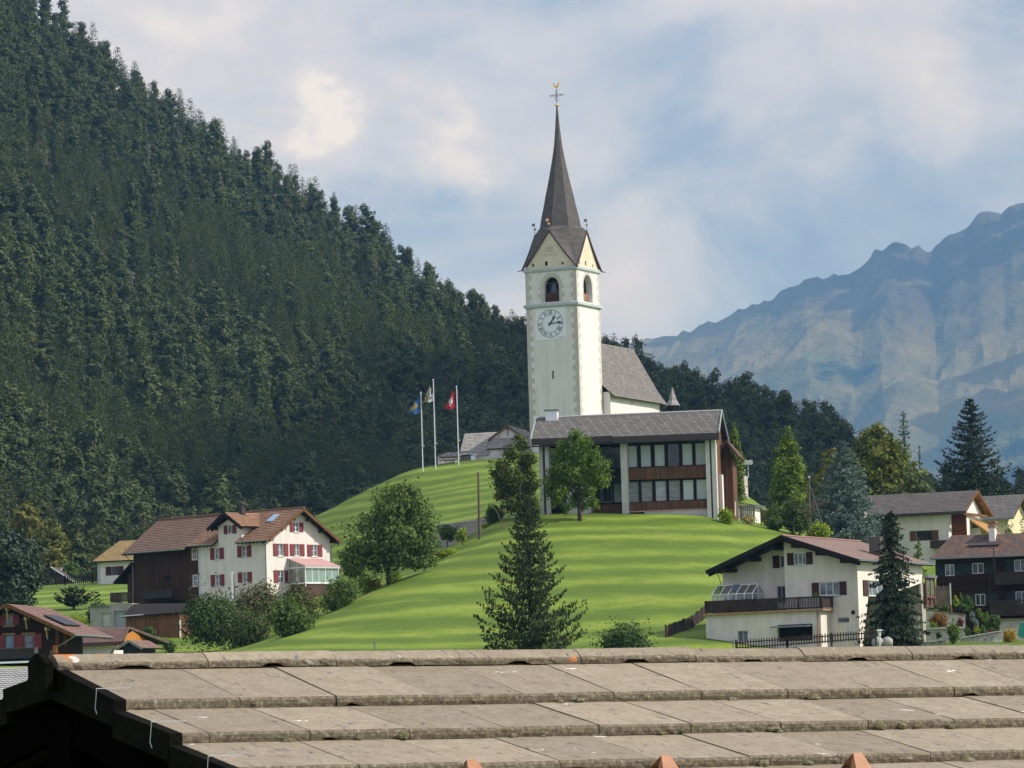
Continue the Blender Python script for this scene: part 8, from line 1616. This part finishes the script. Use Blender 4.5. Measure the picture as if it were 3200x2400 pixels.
# ================================================================== TILED ROOF IN THE FOREGROUND
def foreground():
    Y0 = 7.3; O = W(188, 2047, Y0); O.z -= .062; AL = 28.0; b = Bld('tiled_roof_building', 'building in the foreground with sunlit concrete-tiled roof and black shaded gable', 'building', O, -(90 - AL)); E = b.e
    # frame: +v runs along the ridge to the right, +u down the roof towards the viewer
    rL, rR = (230, 2042), (3200, 2019)
    rp = b.hit(b.side(0), rR); slopeR = (rp[1] - .062) / rp[0]          # the ridge sags / rises slightly along its length
    # downslope pitch from the course lines
    p1 = None
    def onroof(px, py, tb, h=.03):   # v,u of a pixel on the roof plane with pitch tangent tb
        o = b.Mi @ (-b.O); d = b.Mi @ ray(px, py); t = (o.y * slopeR - o.x * tb - o.z + h) / (d.z + d.x * tb - d.y * slopeR); q = o + d * t; return q.y, q.x
    best = None
    for i in range(60):
        tb = .10 + i * .006; js = []
        for (x0, y0, x1, y1) in [(1148, 2086, 1320, 2174), (2027, 2090, 2211, 2173), (2815, 2075, 2999, 2158)]:
            a, c = onroof(x0, y0, tb), onroof(x1, y1, tb); js.append(abs(a[0] - c[0]))
        if best is None or sum(js) < best[0]: best = (sum(js), tb)
    tb = best[1]
    us = [sum(onroof(x, y, tb)[1] for x, y in q) / len(q) for q in ([(700, 2088), (1700, 2084), (3100, 2063)], [(700, 2193), (1700, 2186), (3100, 2160)], [(760, 2296), (1700, 2288), (3100, 2263)], [(1700, 2391), (3000, 2366)])]
    print('tbl', abs(b.hit(b.front(0), (0, 2222))[1] / b.hit(b.front(0), (0, 2222))[0]), 'roof pitch', math.degrees(math.atan(tb)), 'rows at', us, 'ridge slope', slopeR)
    vw = [onroof(x, 2180, tb)[0] for x in (723, 1038, 1338, 1636, 1918, 2211, 2475, 2757, 3028)]; tw = (vw[-1] - vw[0]) / 8; print('tile width', tw)
    Z_ = lambda u, v, h=0: Vector((u, v, v * slopeR - u * tb + h))
    nr = Vector((tb, -slopeR, 1)).normalized(); g = random.Random(8)
    cm = bpy.data.materials.new('concrete_tile'); cm.use_nodes = True; nt = cm.node_tree; bs = nt.nodes['Principled BSDF']; bs.inputs['Roughness'].default_value = .92; bs.inputs['Specular IOR Level'].default_value = .2
    tc = N(nt, 'ShaderNodeTexCoord'); at = N(nt, 'ShaderNodeAttribute', attribute_name='tint'); ge = N(nt, 'ShaderNodeNewGeometry')
    nz = lambda s, d=5.0, r=.6: (lambda n: (Lk(nt, tc.outputs['Object'], n.inputs[0]), n.outputs[0])[1])(N(nt, 'ShaderNodeTexNoise', i={'Scale': s, 'Detail': d, 'Roughness': r}))
    big, mid, fine, grit = nz(2.6), nz(14, 6, .7), nz(70, 5, .75), nz(260, 3, .8)
    c = ramp(nt, math_(nt, 'MULTIPLY_ADD', math_(nt, 'SUBTRACT', mid, .5), 2.4, .5, clamp=True), [(0, (.225, .186, .130)), (.5, (.30, .252, .182)), (1, (.355, .305, .23))])
    c = mixc(nt, math_(nt, 'MULTIPLY_ADD', math_(nt, 'SUBTRACT', fine, .5), 3.0, .3, clamp=True), c, (.20, .165, .12))
    c = mixc(nt, math_(nt, 'MULTIPLY', math_(nt, 'MULTIPLY_ADD', math_(nt, 'SUBTRACT', grit, .58), 9.0, 0, clamp=True), .55), c, (.46, .42, .36))
    mps = N(nt, 'ShaderNodeMapping', i={3: (16, 34, 16)}); Lk(nt, tc.outputs['Object'], mps.inputs[0]); vor = N(nt, 'ShaderNodeTexNoise', i={'Scale': 1.0, 'Detail': 3.0, 'Roughness': .7}); Lk(nt, mps.outputs[0], vor.inputs[0])
    c = mixc(nt, math_(nt, 'MULTIPLY_ADD', math_(nt, 'SUBTRACT', vor.outputs[0], .60), 11.0, 0, clamp=True), c, (.13, .11, .12))
    # white lichen flecks
    vo = N(nt, 'ShaderNodeTexVoronoi', i={'Scale': 7.0, 'Randomness': 1.0}); mpv = N(nt, 'ShaderNodeMapping', i={3: (1.6, .8, 1.6)}); Lk(nt, tc.outputs['Object'], mpv.inputs[0]); wrp = N(nt, 'ShaderNodeVectorMath', operation='ADD'); Lk(nt, mpv.outputs[0], wrp.inputs[0])
    nn = N(nt, 'ShaderNodeTexNoise', i={'Scale': 30.0, 'Detail': 3.0}); Lk(nt, tc.outputs['Object'], nn.inputs[0]); sc_ = N(nt, 'ShaderNodeVectorMath', operation='SCALE', i={'Scale': .10}); Lk(nt, nn.outputs[1], sc_.inputs[0]); Lk(nt, sc_.outputs[0], wrp.inputs[1]); Lk(nt, wrp.outputs[0], vo.inputs[0])
    wl = math_(nt, 'MULTIPLY', math_(nt, 'MULTIPLY_ADD', vo.outputs[0], -22.0, 2.6, clamp=True), math_(nt, 'GREATER_THAN', math_(nt, 'FRACT', math_(nt, 'MULTIPLY', N(nt, 'ShaderNodeSeparateXYZ').outputs[0], 1.0)), -1.0))
    sep = N(nt, 'ShaderNodeSeparateXYZ'); Lk(nt, vo.outputs['Color'], sep.inputs[0]); wl = math_(nt, 'MULTIPLY', wl, math_(nt, 'GREATER_THAN', sep.outputs[0], .72))
    c = mixc(nt, wl, c, (.72, .69, .62))
    # per-tile tone and moss on the edges facing down the slope
    hs = N(nt, 'ShaderNodeHueSaturation'); Lk(nt, c, hs.inputs['Color']); Lk(nt, math_(nt, 'MULTIPLY_ADD', at.outputs['Fac'], .30, .86), hs.inputs['Value']); c = hs.outputs[0]
    sx = N(nt, 'ShaderNodeSeparateXYZ'); tr = N(nt, 'ShaderNodeVectorTransform', vector_type='NORMAL', convert_from='WORLD', convert_to='OBJECT'); Lk(nt, ge.outputs['True Normal'], tr.inputs[0]); Lk(nt, tr.outputs[0], sx.inputs[0])
    edge = math_(nt, 'GREATER_THAN', sx.outputs[0], .7)
    moss = ramp(nt, math_(nt, 'MULTIPLY_ADD', math_(nt, 'SUBTRACT', nz(75, 6, .8), .5), 3.6, .5, clamp=True), [(0, (.05, .042, .03)), (.4, (.12, .098, .068)), (.75, (.185, .158, .10)), (1, (.36, .33, .26))])
    c = mixc(nt, math_(nt, 'MULTIPLY', edge, .85), c, moss)
    Lk(nt, c, bs.inputs['Base Color'])
    bp = N(nt, 'ShaderNodeBump', i={'Strength': .8, 'Distance': .004}); Lk(nt, math_(nt, 'ADD', math_(nt, 'MULTIPLY', fine, .7), math_(nt, 'MULTIPLY', grit, .5)), bp.inputs['Height']); Lk(nt, bp.outputs[0], bs.inputs['Normal'])
    # ---- field tiles
    Vv, Ff, Tt = [], [], []
    def tile_block(u0, u1, v0, v1, top0, top1, th, tint, nu=2, nv=12, jag=.004, notch=None, ridge=False):
        """slab from u0 (upper) to u1 (lower lip); top surface lifted top0/top1 above the roof plane; thickness th at the lip"""
        base = len(Vv); cols = nv + 1; skew = g.uniform(-.002, .002); lip = []
        for j in range(cols):
            v = v0 + (v1 - v0) * j / nv; ju = g.uniform(-jag, jag) * .6; jt = g.uniform(-jag, jag) * .5; jb = g.uniform(0, jag * 1.6)
            if notch and notch[0] <= j / nv <= notch[1]: jb += notch[2] * math.sin(math.pi * ((j / nv - notch[0]) / (notch[1] - notch[0]))) ** .6
            Vv.extend([Z_(u0, v, top0), Z_(u0 + (u1 - u0) * .55, v, top0 + (top1 - top0) * .55 + g.uniform(-.0008, .0008)), Z_(u1 - .006 + ju, v, top1 + jt + skew * j / nv), Z_(u1 + ju, v, top1 + jt - .006), Z_(u1 + ju * .5 + g.uniform(-jag, jag), v, top1 - th * .55), Z_(u1 - .004, v, top1 - th + jb)])
        for j in range(nv):
            a, c_ = base + j * 6, base + (j + 1) * 6
            for k in range(5): Ff.append((a + k, a + k + 1, c_ + k + 1, c_ + k)); Tt.append(tint)
        for j in (0, nv):     # side walls
            a = base + j * 6; p = [Vv[a + k] for k in range(6)]; n = len(Vv); Vv.append(Z_(u0, v0 if j == 0 else v1, top0 - th)); Ff.append((a, a + 2, a + 5, n)); Tt.append(tint); Ff.append((a + 2, a + 3, a + 4, a + 5)); Tt.append(tint)
    vend = rp[0] + 2.2; th = .031
    rows = [us[0] - .02] + us[1:] + [us[-1] + (us[-1] - us[-2]) * (k + 1) for k in range(9)]
    lift = .043
    voff = vw[0] % tw
    for ri in range(len(rows) - 1):
        u0, u1 = rows[ri] - .03, rows[ri + 1]; v = -tw * .1 + (voff if ri % 2 == 0 else (voff + tw * .02)); v = 0.04
        # first (verge) tile then the regular run
        starts = [.0]; k = (voff + (ri % 2) * .035 + (.0 if ri else 0)) ; k = k % tw
        if k < .08: k += tw
        while k < vend: starts.append(k); k += tw
        for a, c_ in zip(starts, starts[1:] + [vend]):
            if c_ - a < .02: continue
            dt = g.uniform(-.0015, .002); wide = g.random()
            tile_block(u0, u1 + g.uniform(-.0025, .0025), a + .0012, c_ - (.0012 + (.003 if g.random() < .3 else 0)), (.030 if ri == 0 else .012) + dt, lift + dt, th + (.010 if a == 0 else 0), g.random(), nv=max(4, int((c_ - a) / .022)), jag=.0016, notch=(g.uniform(.02, .12), g.uniform(.22, .32), .011) if g.random() < .3 else None)
    def mk(name, mt_, parent):
        v = np.array([tuple(p) for p in Vv]); fl = Ff; me = bpy.data.meshes.new(name); me.from_pydata([tuple(p) for p in Vv], [], fl); at_ = me.attributes.new('tint', 'FLOAT', 'FACE'); at_.data.foreach_set('value', np.array(Tt, dtype=np.float32)); me.materials.append(mt_); me.validate(); o = bpy.data.objects.new(name, me); C.objects.link(o); o.parent = parent; Vv.clear(); Ff.clear(); Tt.clear(); return o
    field = mk('roof_tiles', cm, E)
    # under-roof (keeps gaps dark) and the far slope
    m = MB(); m.slab([Z_(0, .02, -.01), Z_(0, vend, -.01), Z_(rows[-1], vend, -.01), Z_(rows[-1], .02, -.01)], .12, nr); fr = Vector((-1, 0, 0))
    bl = b.hit(b.front(0), (0, 2222)); tbl = -(bl[1] - 0) / (bl[0]) ; tbl = abs(bl[1] / bl[0]); Zb = lambda u, v, h=0: Vector((-u, v, v * slopeR - u * tbl + h)); m.slab([Zb(0, .02, -.01), Zb(rows[-1], .02, -.01), Zb(rows[-1], vend, -.01), Zb(0, vend, -.01)], .12, (-tbl, 0, 1)); m.build('roof_deck', M_beamd, E)
    for ri in range(10):
        u0, u1 = ri * .36, ri * .36 + .38; k = 0
        while k < vend:
            c_ = min(k + tw * 3, vend); n = len(Vv); Vv.extend([Zb(u0, k, .012), Zb(u1, k, lift), Zb(u1, c_, lift), Zb(u0, c_, .012), Zb(u1, k, .015), Zb(u1, c_, .015), Zb(u0, k, -.01)]); Ff.extend([(n, n + 1, n + 2, n + 3), (n + 1, n + 4, n + 5, n + 2), (n, n + 6, n + 4, n + 1)]); Tt.extend([.4] * 3); k = c_
    mk('far_slope_tiles', cm, E)
    # ---- ridge tiles: angular caps, each a little out of line, with a water notch under the lip
    jr = [640, 1049, 1447, 1831, 2200, 2551, 2898]; vj = [onroof(x, 2085, tb)[0] for x in jr]; vj = [-.03] + vj; d_ = vj[-1] - vj[-2]; vj += [vj[-1] + d_, vj[-1] + 2 * d_, vj[-1] + 3 * d_, vj[-1] + 4 * d_]
    uw = us[0]; hl = None
    # height of the lip top above the plane so that it projects at the measured row
    zt = b.hit(b.side(uw), (1049, 2060)); hcap = zt[1] - (zt[0] * slopeR - uw * tb); print('cap0', hcap); hcap = min(max(hcap, .04), .12); print('cap', uw, hcap)
    pk = b.hit(b.side(0), (1049, 2036)); ztop = max(pk[1] - pk[0] * slopeR, hcap + .01); print('ridge top lift', ztop)
    fresh = 1
    for i, (a, c_) in enumerate(zip(vj, vj[1:])):
        dz = g.uniform(-.003, .003); sk = g.uniform(-.003, .003); ca = .0015; nv = 22; base = len(Vv); nch = (g.uniform(.38, .45), g.uniform(.55, .62)); tint = .95 if i == 1 else g.uniform(.1, .6)
        RT = uw * .22; prof = [(-uw, 'b'), (-uw, 't'), (-.035, 'r'), (.035, 'r'), (uw - .004, 't'), (uw, 'm'), (uw, 'k')]
        for j in range(nv + 1):
            t = j / nv; v = a + ca + (c_ - a - 2 * ca) * t; jg = g.uniform(-.0018, .0018); nb = .016 * math.sin(math.pi * (t - nch[0]) / (nch[1] - nch[0])) ** .5 if nch[0] < t < nch[1] else 0
            zc = v * slopeR + dz + sk * t
            Vv.extend([Vector((-uw, v, zc - uw * tbl + .0)), Vector((-uw, v, zc - uw * tbl + hcap)), Vector((-RT, v, zc + ztop)), Vector((RT, v, zc + ztop + jg * .3)), Vector((uw * .6, v, zc + ztop * .55 + (-uw * tb + hcap) * .45 + .001)), Vector((uw - .005, v, zc - uw * tb + hcap + jg)), Vector((uw + jg, v, zc - uw * tb + hcap - .006)), Vector((uw + jg * 1.5, v, zc - uw * tb + (hcap + .034) * .5)), Vector((uw - .002, v, zc - uw * tb + .034 + nb + abs(jg)))])
        for j in range(nv):
            p, q = base + j * 9, base + (j + 1) * 9
            for k in range(8): Ff.append((p + k, p + k + 1, q + k + 1, q + k)); Tt.append(tint)
        for j in (0, nv): p = base + j * 9; Ff.append(tuple(p + k for k in range(9))); Tt.append(tint)
    # bright and orange lichen is in the ridge caps' own material
    rm = cm.copy(); rm.name = 'concrete_ridge'; nt2 = rm.node_tree; b2 = nt2.nodes['Principled BSDF']; src = b2.inputs['Base Color'].links[0].from_socket; tc2 = N(nt2, 'ShaderNodeTexCoord')
    def spot(cen, rad, col, src, dens=.0):
        vm = N(nt2, 'ShaderNodeVectorMath', operation='DISTANCE'); n_ = N(nt2, 'ShaderNodeTexNoise', i={'Scale': 22.0, 'Detail': 5.0, 'Roughness': .7}); Lk(nt2, tc2.outputs['Object'], n_.inputs[0]); Lk(nt2, tc2.outputs['Object'], vm.inputs[0]); vm.inputs[1].default_value = cen
        k = math_(nt2, 'DIVIDE', vm.outputs['Value'], rad); k = math_(nt2, 'ADD', k, math_(nt2, 'MULTIPLY', math_(nt2, 'SUBTRACT', n_.outputs[0], .5), 3.2)); k = math_(nt2, 'MULTIPLY_ADD', k, -4.0, 3.4 + dens, clamp=True); return mixc(nt2, k, src, col)
    def at_px(px, py, u): h = b.hit(b.side(u), (px, py)); return (u, h[0], h[1])
    for px, py, u, rad, col, dn in ((205, 2040, uw * .45, .04, (.46, .17, .05), -.8), (232, 2050, uw * .7, .022, (.58, .53, .46), -.7), (310, 2042, uw * .5, .03, (.42, .19, .08), -1.6), (400, 2055, uw, .05, (.36, .22, .10), -2.2), (1793, 2062, uw, .013, (.50, .19, .06), -.2)): src = spot(at_px(px, py, u), rad, col, src, dn)
    Lk(nt2, src, b2.inputs['Base Color'])
    mk('ridge_tiles', rm, E)
    # ---- moss cushions on the lips
    v_, f_, t_ = [], [], []
    m = MB()
    for k in range(46):
        ri = g.choice([1, 2, 2, 3]); v = g.uniform(.3, vend - 1); p = Z_(us[ri] if ri < len(us) else us[-1], v, lift - .02 + g.uniform(-.008, .004)); r_ = g.uniform(.006, .017); n0 = len(m.v); m.ball((0, 0, 0), 1, 7); m.v[n0:] = [(q[0] * r_ * .7 * g.uniform(.8, 1.2) + p.x + .003, q[1] * r_ * 1.5 * g.uniform(.8, 1.2) + p.y, q[2] * r_ * .8 * g.uniform(.8, 1.2) + p.z) for q in m.v[n0:]]
    o = m.build('moss_cushions', mat('moss', (.10, .10, .035), col2=(.20, .18, .12), vscale=60, bump=.01, bscale=90), field); o['kind'] = 'stuff'
    # ---- gable end: its shade is put into the near-black wall and beam colours
    dk = mat('shade_black_wood', (.0035, .0035, .003), var=.4, vscale=3, spec=0.0); F = b.front(0)
    m = MB(); L = rows[-1] * .98; m.poly([(-L, .32, -L * tbl - .25), (-L, .32, -9), (L, .32, -9), (L, .32, -L * tb - .25), (0, .32, -.2)]); m.box(-L, L, .34, vend, -9, -L * tb - .3); m.build('gable_wall', mat('gable_shade_black', (.002, .002, .002), spec=0.0), E)
    def dn(u, k=0): return Vector((u, 0, -(u * tb if u >= 0 else -u * tbl) - k))
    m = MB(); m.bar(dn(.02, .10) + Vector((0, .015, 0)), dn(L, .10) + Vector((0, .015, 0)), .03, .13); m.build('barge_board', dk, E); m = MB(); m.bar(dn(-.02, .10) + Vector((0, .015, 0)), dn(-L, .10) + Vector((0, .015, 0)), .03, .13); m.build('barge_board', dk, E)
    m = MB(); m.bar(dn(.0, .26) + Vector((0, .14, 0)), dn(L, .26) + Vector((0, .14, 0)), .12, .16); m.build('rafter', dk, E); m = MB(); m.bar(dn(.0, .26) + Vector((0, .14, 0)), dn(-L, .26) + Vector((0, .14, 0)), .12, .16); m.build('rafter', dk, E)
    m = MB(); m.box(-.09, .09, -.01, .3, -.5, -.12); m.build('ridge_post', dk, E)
    # verge pieces: edge tiles capping each course, coloured near-black for the gable's shade
    m = MB()
    for ri in range(min(6, len(rows) - 1)):
        u0, u1 = (rows[ri] if ri else -.0), rows[ri + 1]
        m.hexa([Z_(u0, -.035, -.06), Z_(u1 + .012, -.035, -.03), Z_(u1 + .012, .002, -.03), Z_(u0, .002, -.06)], [Z_(u0, -.035, .014 if ri else .03), Z_(u1 + .012, -.035, lift + .004), Z_(u1 + .012, .002, lift + .004), Z_(u0, .002, .014 if ri else .03)])
    for ri in range(8): u0, u1 = ri * .36, ri * .36 + .38; m.hexa([Zb(u0, -.03, -.06), Zb(u1, -.03, -.03), Zb(u1, .0, -.03), Zb(u0, .0, -.06)], [Zb(u0, -.03, .014), Zb(u1, -.03, lift), Zb(u1, .0, lift), Zb(u0, .0, .014)])
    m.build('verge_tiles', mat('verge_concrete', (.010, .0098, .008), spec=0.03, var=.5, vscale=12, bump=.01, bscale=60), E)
    m = MB(); uw2 = uw + .012; m.slab([(-uw2, -.05, -uw2 * tbl - .02), (uw2, -.05, -uw2 * tb - .02), (uw2, -.05, -uw2 * tb + hcap), (.012, -.05, ztop + .003), (-.012, -.05, ztop + .003), (-uw2, -.05, -uw2 * tbl + hcap)], -.022, (0, -1, 0)); m.build('ridge_end_cap', mat('verge_concrete', (.1, .1, .1)), E)
    # wire clips holding the verge tiles
    for ri in range(1, 4):
        u = rows[ri] - .085; m = MB(); p = Z_(u, 0, lift + .012); m.tube([p + Vector((0, .055, 0)), p + Vector((0, -.045, 0)), p + Vector((-.005, -.048, -.055)), p + Vector((.012, -.05, -.07))], .0014, 5); m.build('wire_clip', M_alu, E)
    # copper snow guards poking up at the lower edge
    cu = mat('copper_guard', (.42, .20, .10), rough=.55, metal=.0, var=.25, vscale=20)
    for (x, y, w_) in ((1475, 2374, 48), (2082, 2360, 50), (2682, 2352, 52)):
        vv, uu = onroof(x, 2400, tb); q = b.hit(b.side(uu), (x, y)); zz = q[1] - (vv * slopeR - uu * tb); hw = .026; p = Z_(uu, vv, 0); hgt = max(.05, min(.11, zz)); m = MB()
        m.mesh([p + Vector((0, -hw * 1.3, -.0)), p + Vector((0, hw * 1.5, -.0)), p + Vector((.0, hw * .55, hgt)), p + Vector((.0, -hw * .55, hgt)), p + Vector((.09, -hw * 1.9, -.05)), p + Vector((.09, hw * 1.6, -.05)), p + Vector((-.10, -hw, -.0)), p + Vector((-.10, hw, -.0))], [(3, 2, 5, 4), (0, 3, 4), (1, 5, 2), (3, 2, 7, 6)]); m.build('snow_guard', cu, E)
foreground()
# ------------------------------------------------------------------ air
hz = bpy.data.materials.new('haze_air'); hz.use_nodes = True; nt = hz.node_tree; nt.nodes.clear()
out = N(nt, 'ShaderNodeOutputMaterial'); pv = N(nt, 'ShaderNodeVolumePrincipled')
pv.inputs['Color'].default_value = (.22, .52, 1.0, 1); pv.inputs['Absorption Color'].default_value = (1, 1, 1, 1); pv.inputs['Density'].default_value = 0.00005; pv.inputs['Anisotropy'].default_value = 0.0
Lk(nt, pv.outputs[0], out.inputs['Volume'])
m = MB(); m.box(-20000, 20000, -300, 19500, -60, float(MZ.max()) + 40); o = m.build('haze', hz); tag(o, kind='stuff'); HTOP = float(MZ.max()) + 40

# ------------------------------------------------------------------ cumulus clouds drifting above the frame; they shade parts of the slopes
M_cloud = mat('cloud_white', (.85, .86, .88), rough=1.0, spec=0.0)
def on_slope(px, py, far):
    d = ray(px, py)
    if far:
        i = int(np.argmin(np.abs(mc - px))); best = min(range(len(mr)), key=lambda j: abs(MZ[i, j] / MY[i, j] - d.z / d.y) if mr[j] <= 1 else 9); return Vector((MX[i, best], MY[i, best], MZ[i, best]))
    Yq = 480.0
    while Yq < 1100:
        q = d * (Yq * K / d.y)
        if fgz(q.x, q.y) >= q.z: return q
        Yq += 4
    return q
def cloud(label, spots, far, seed):
    g = random.Random(seed); m = MB(); zc = HTOP + (900 if far else 500)
    for px, py, rx, ry in spots:
        p = on_slope(px, py, far); c = p + sd * ((zc - p.z) / sd.z); s = p.y / FPX; R_ = rx * s; Ry = ry * s * (2.2 if far else 2.4)
        for k in range(7):
            a = g.uniform(0, 6.3); q = g.uniform(0, .55); rr = R_ * g.uniform(.45, .7); n0 = len(m.v); m.ball((0, 0, 0), 1, 14); e = [g.uniform(0, 6) for _ in range(4)]
            def wob(v): return 1 + .10 * math.sin(v[0] * 5 + e[0]) + .10 * math.sin(v[1] * 6 + e[1]) + .08 * math.sin(v[2] * 7 + e[2])
            m.v[n0:] = [(c.x + math.cos(a) * q * R_ + v[0] * rr * wob(v), c.y + math.sin(a) * q * Ry + v[1] * Ry * .6 * wob(v), c.z + v[2] * rr * .35 * wob(v)) for v in m.v[n0:]]
    tag(m.build('cloud', M_cloud, None, True), kind='structure')
cloud('far', [(2500, 900, 110, 60), (2650, 880, 110, 60), (2820, 830, 130, 80), (3000, 800, 130, 80), (3180, 760, 140, 90), (3130, 1150, 120, 80), (3000, 1290, 170, 60), (3200, 1300, 170, 90), (2300, 980, 90, 40), (2150, 1040, 90, 30)], True, 1)
def deck(x0, x1, y0, y1, seed):
    """broad cloud whose shadow lies over the forest right of centre"""
    g = random.Random(seed); m = MB(); zc = HTOP + 350; zg = 90; sh = sd * ((zc - zg) / sd.z)
    x = x0
    while x < x1:
        y = y0
        while y < y1:
            n0 = len(m.v); m.ball((0, 0, 0), 1, 12); rr = g.uniform(38, 62); px, py = x + g.uniform(-12, 12), y + g.uniform(-12, 12); m.v[n0:] = [(px + sh.x + v[0] * rr, py + sh.y + v[1] * rr, zc + v[2] * rr * .45) for v in m.v[n0:]]; y += 62
        x += 62
    tag(m.build('cloud', M_cloud, None, True), kind='structure')
deck(-5, 330, 900, 1850, 5)
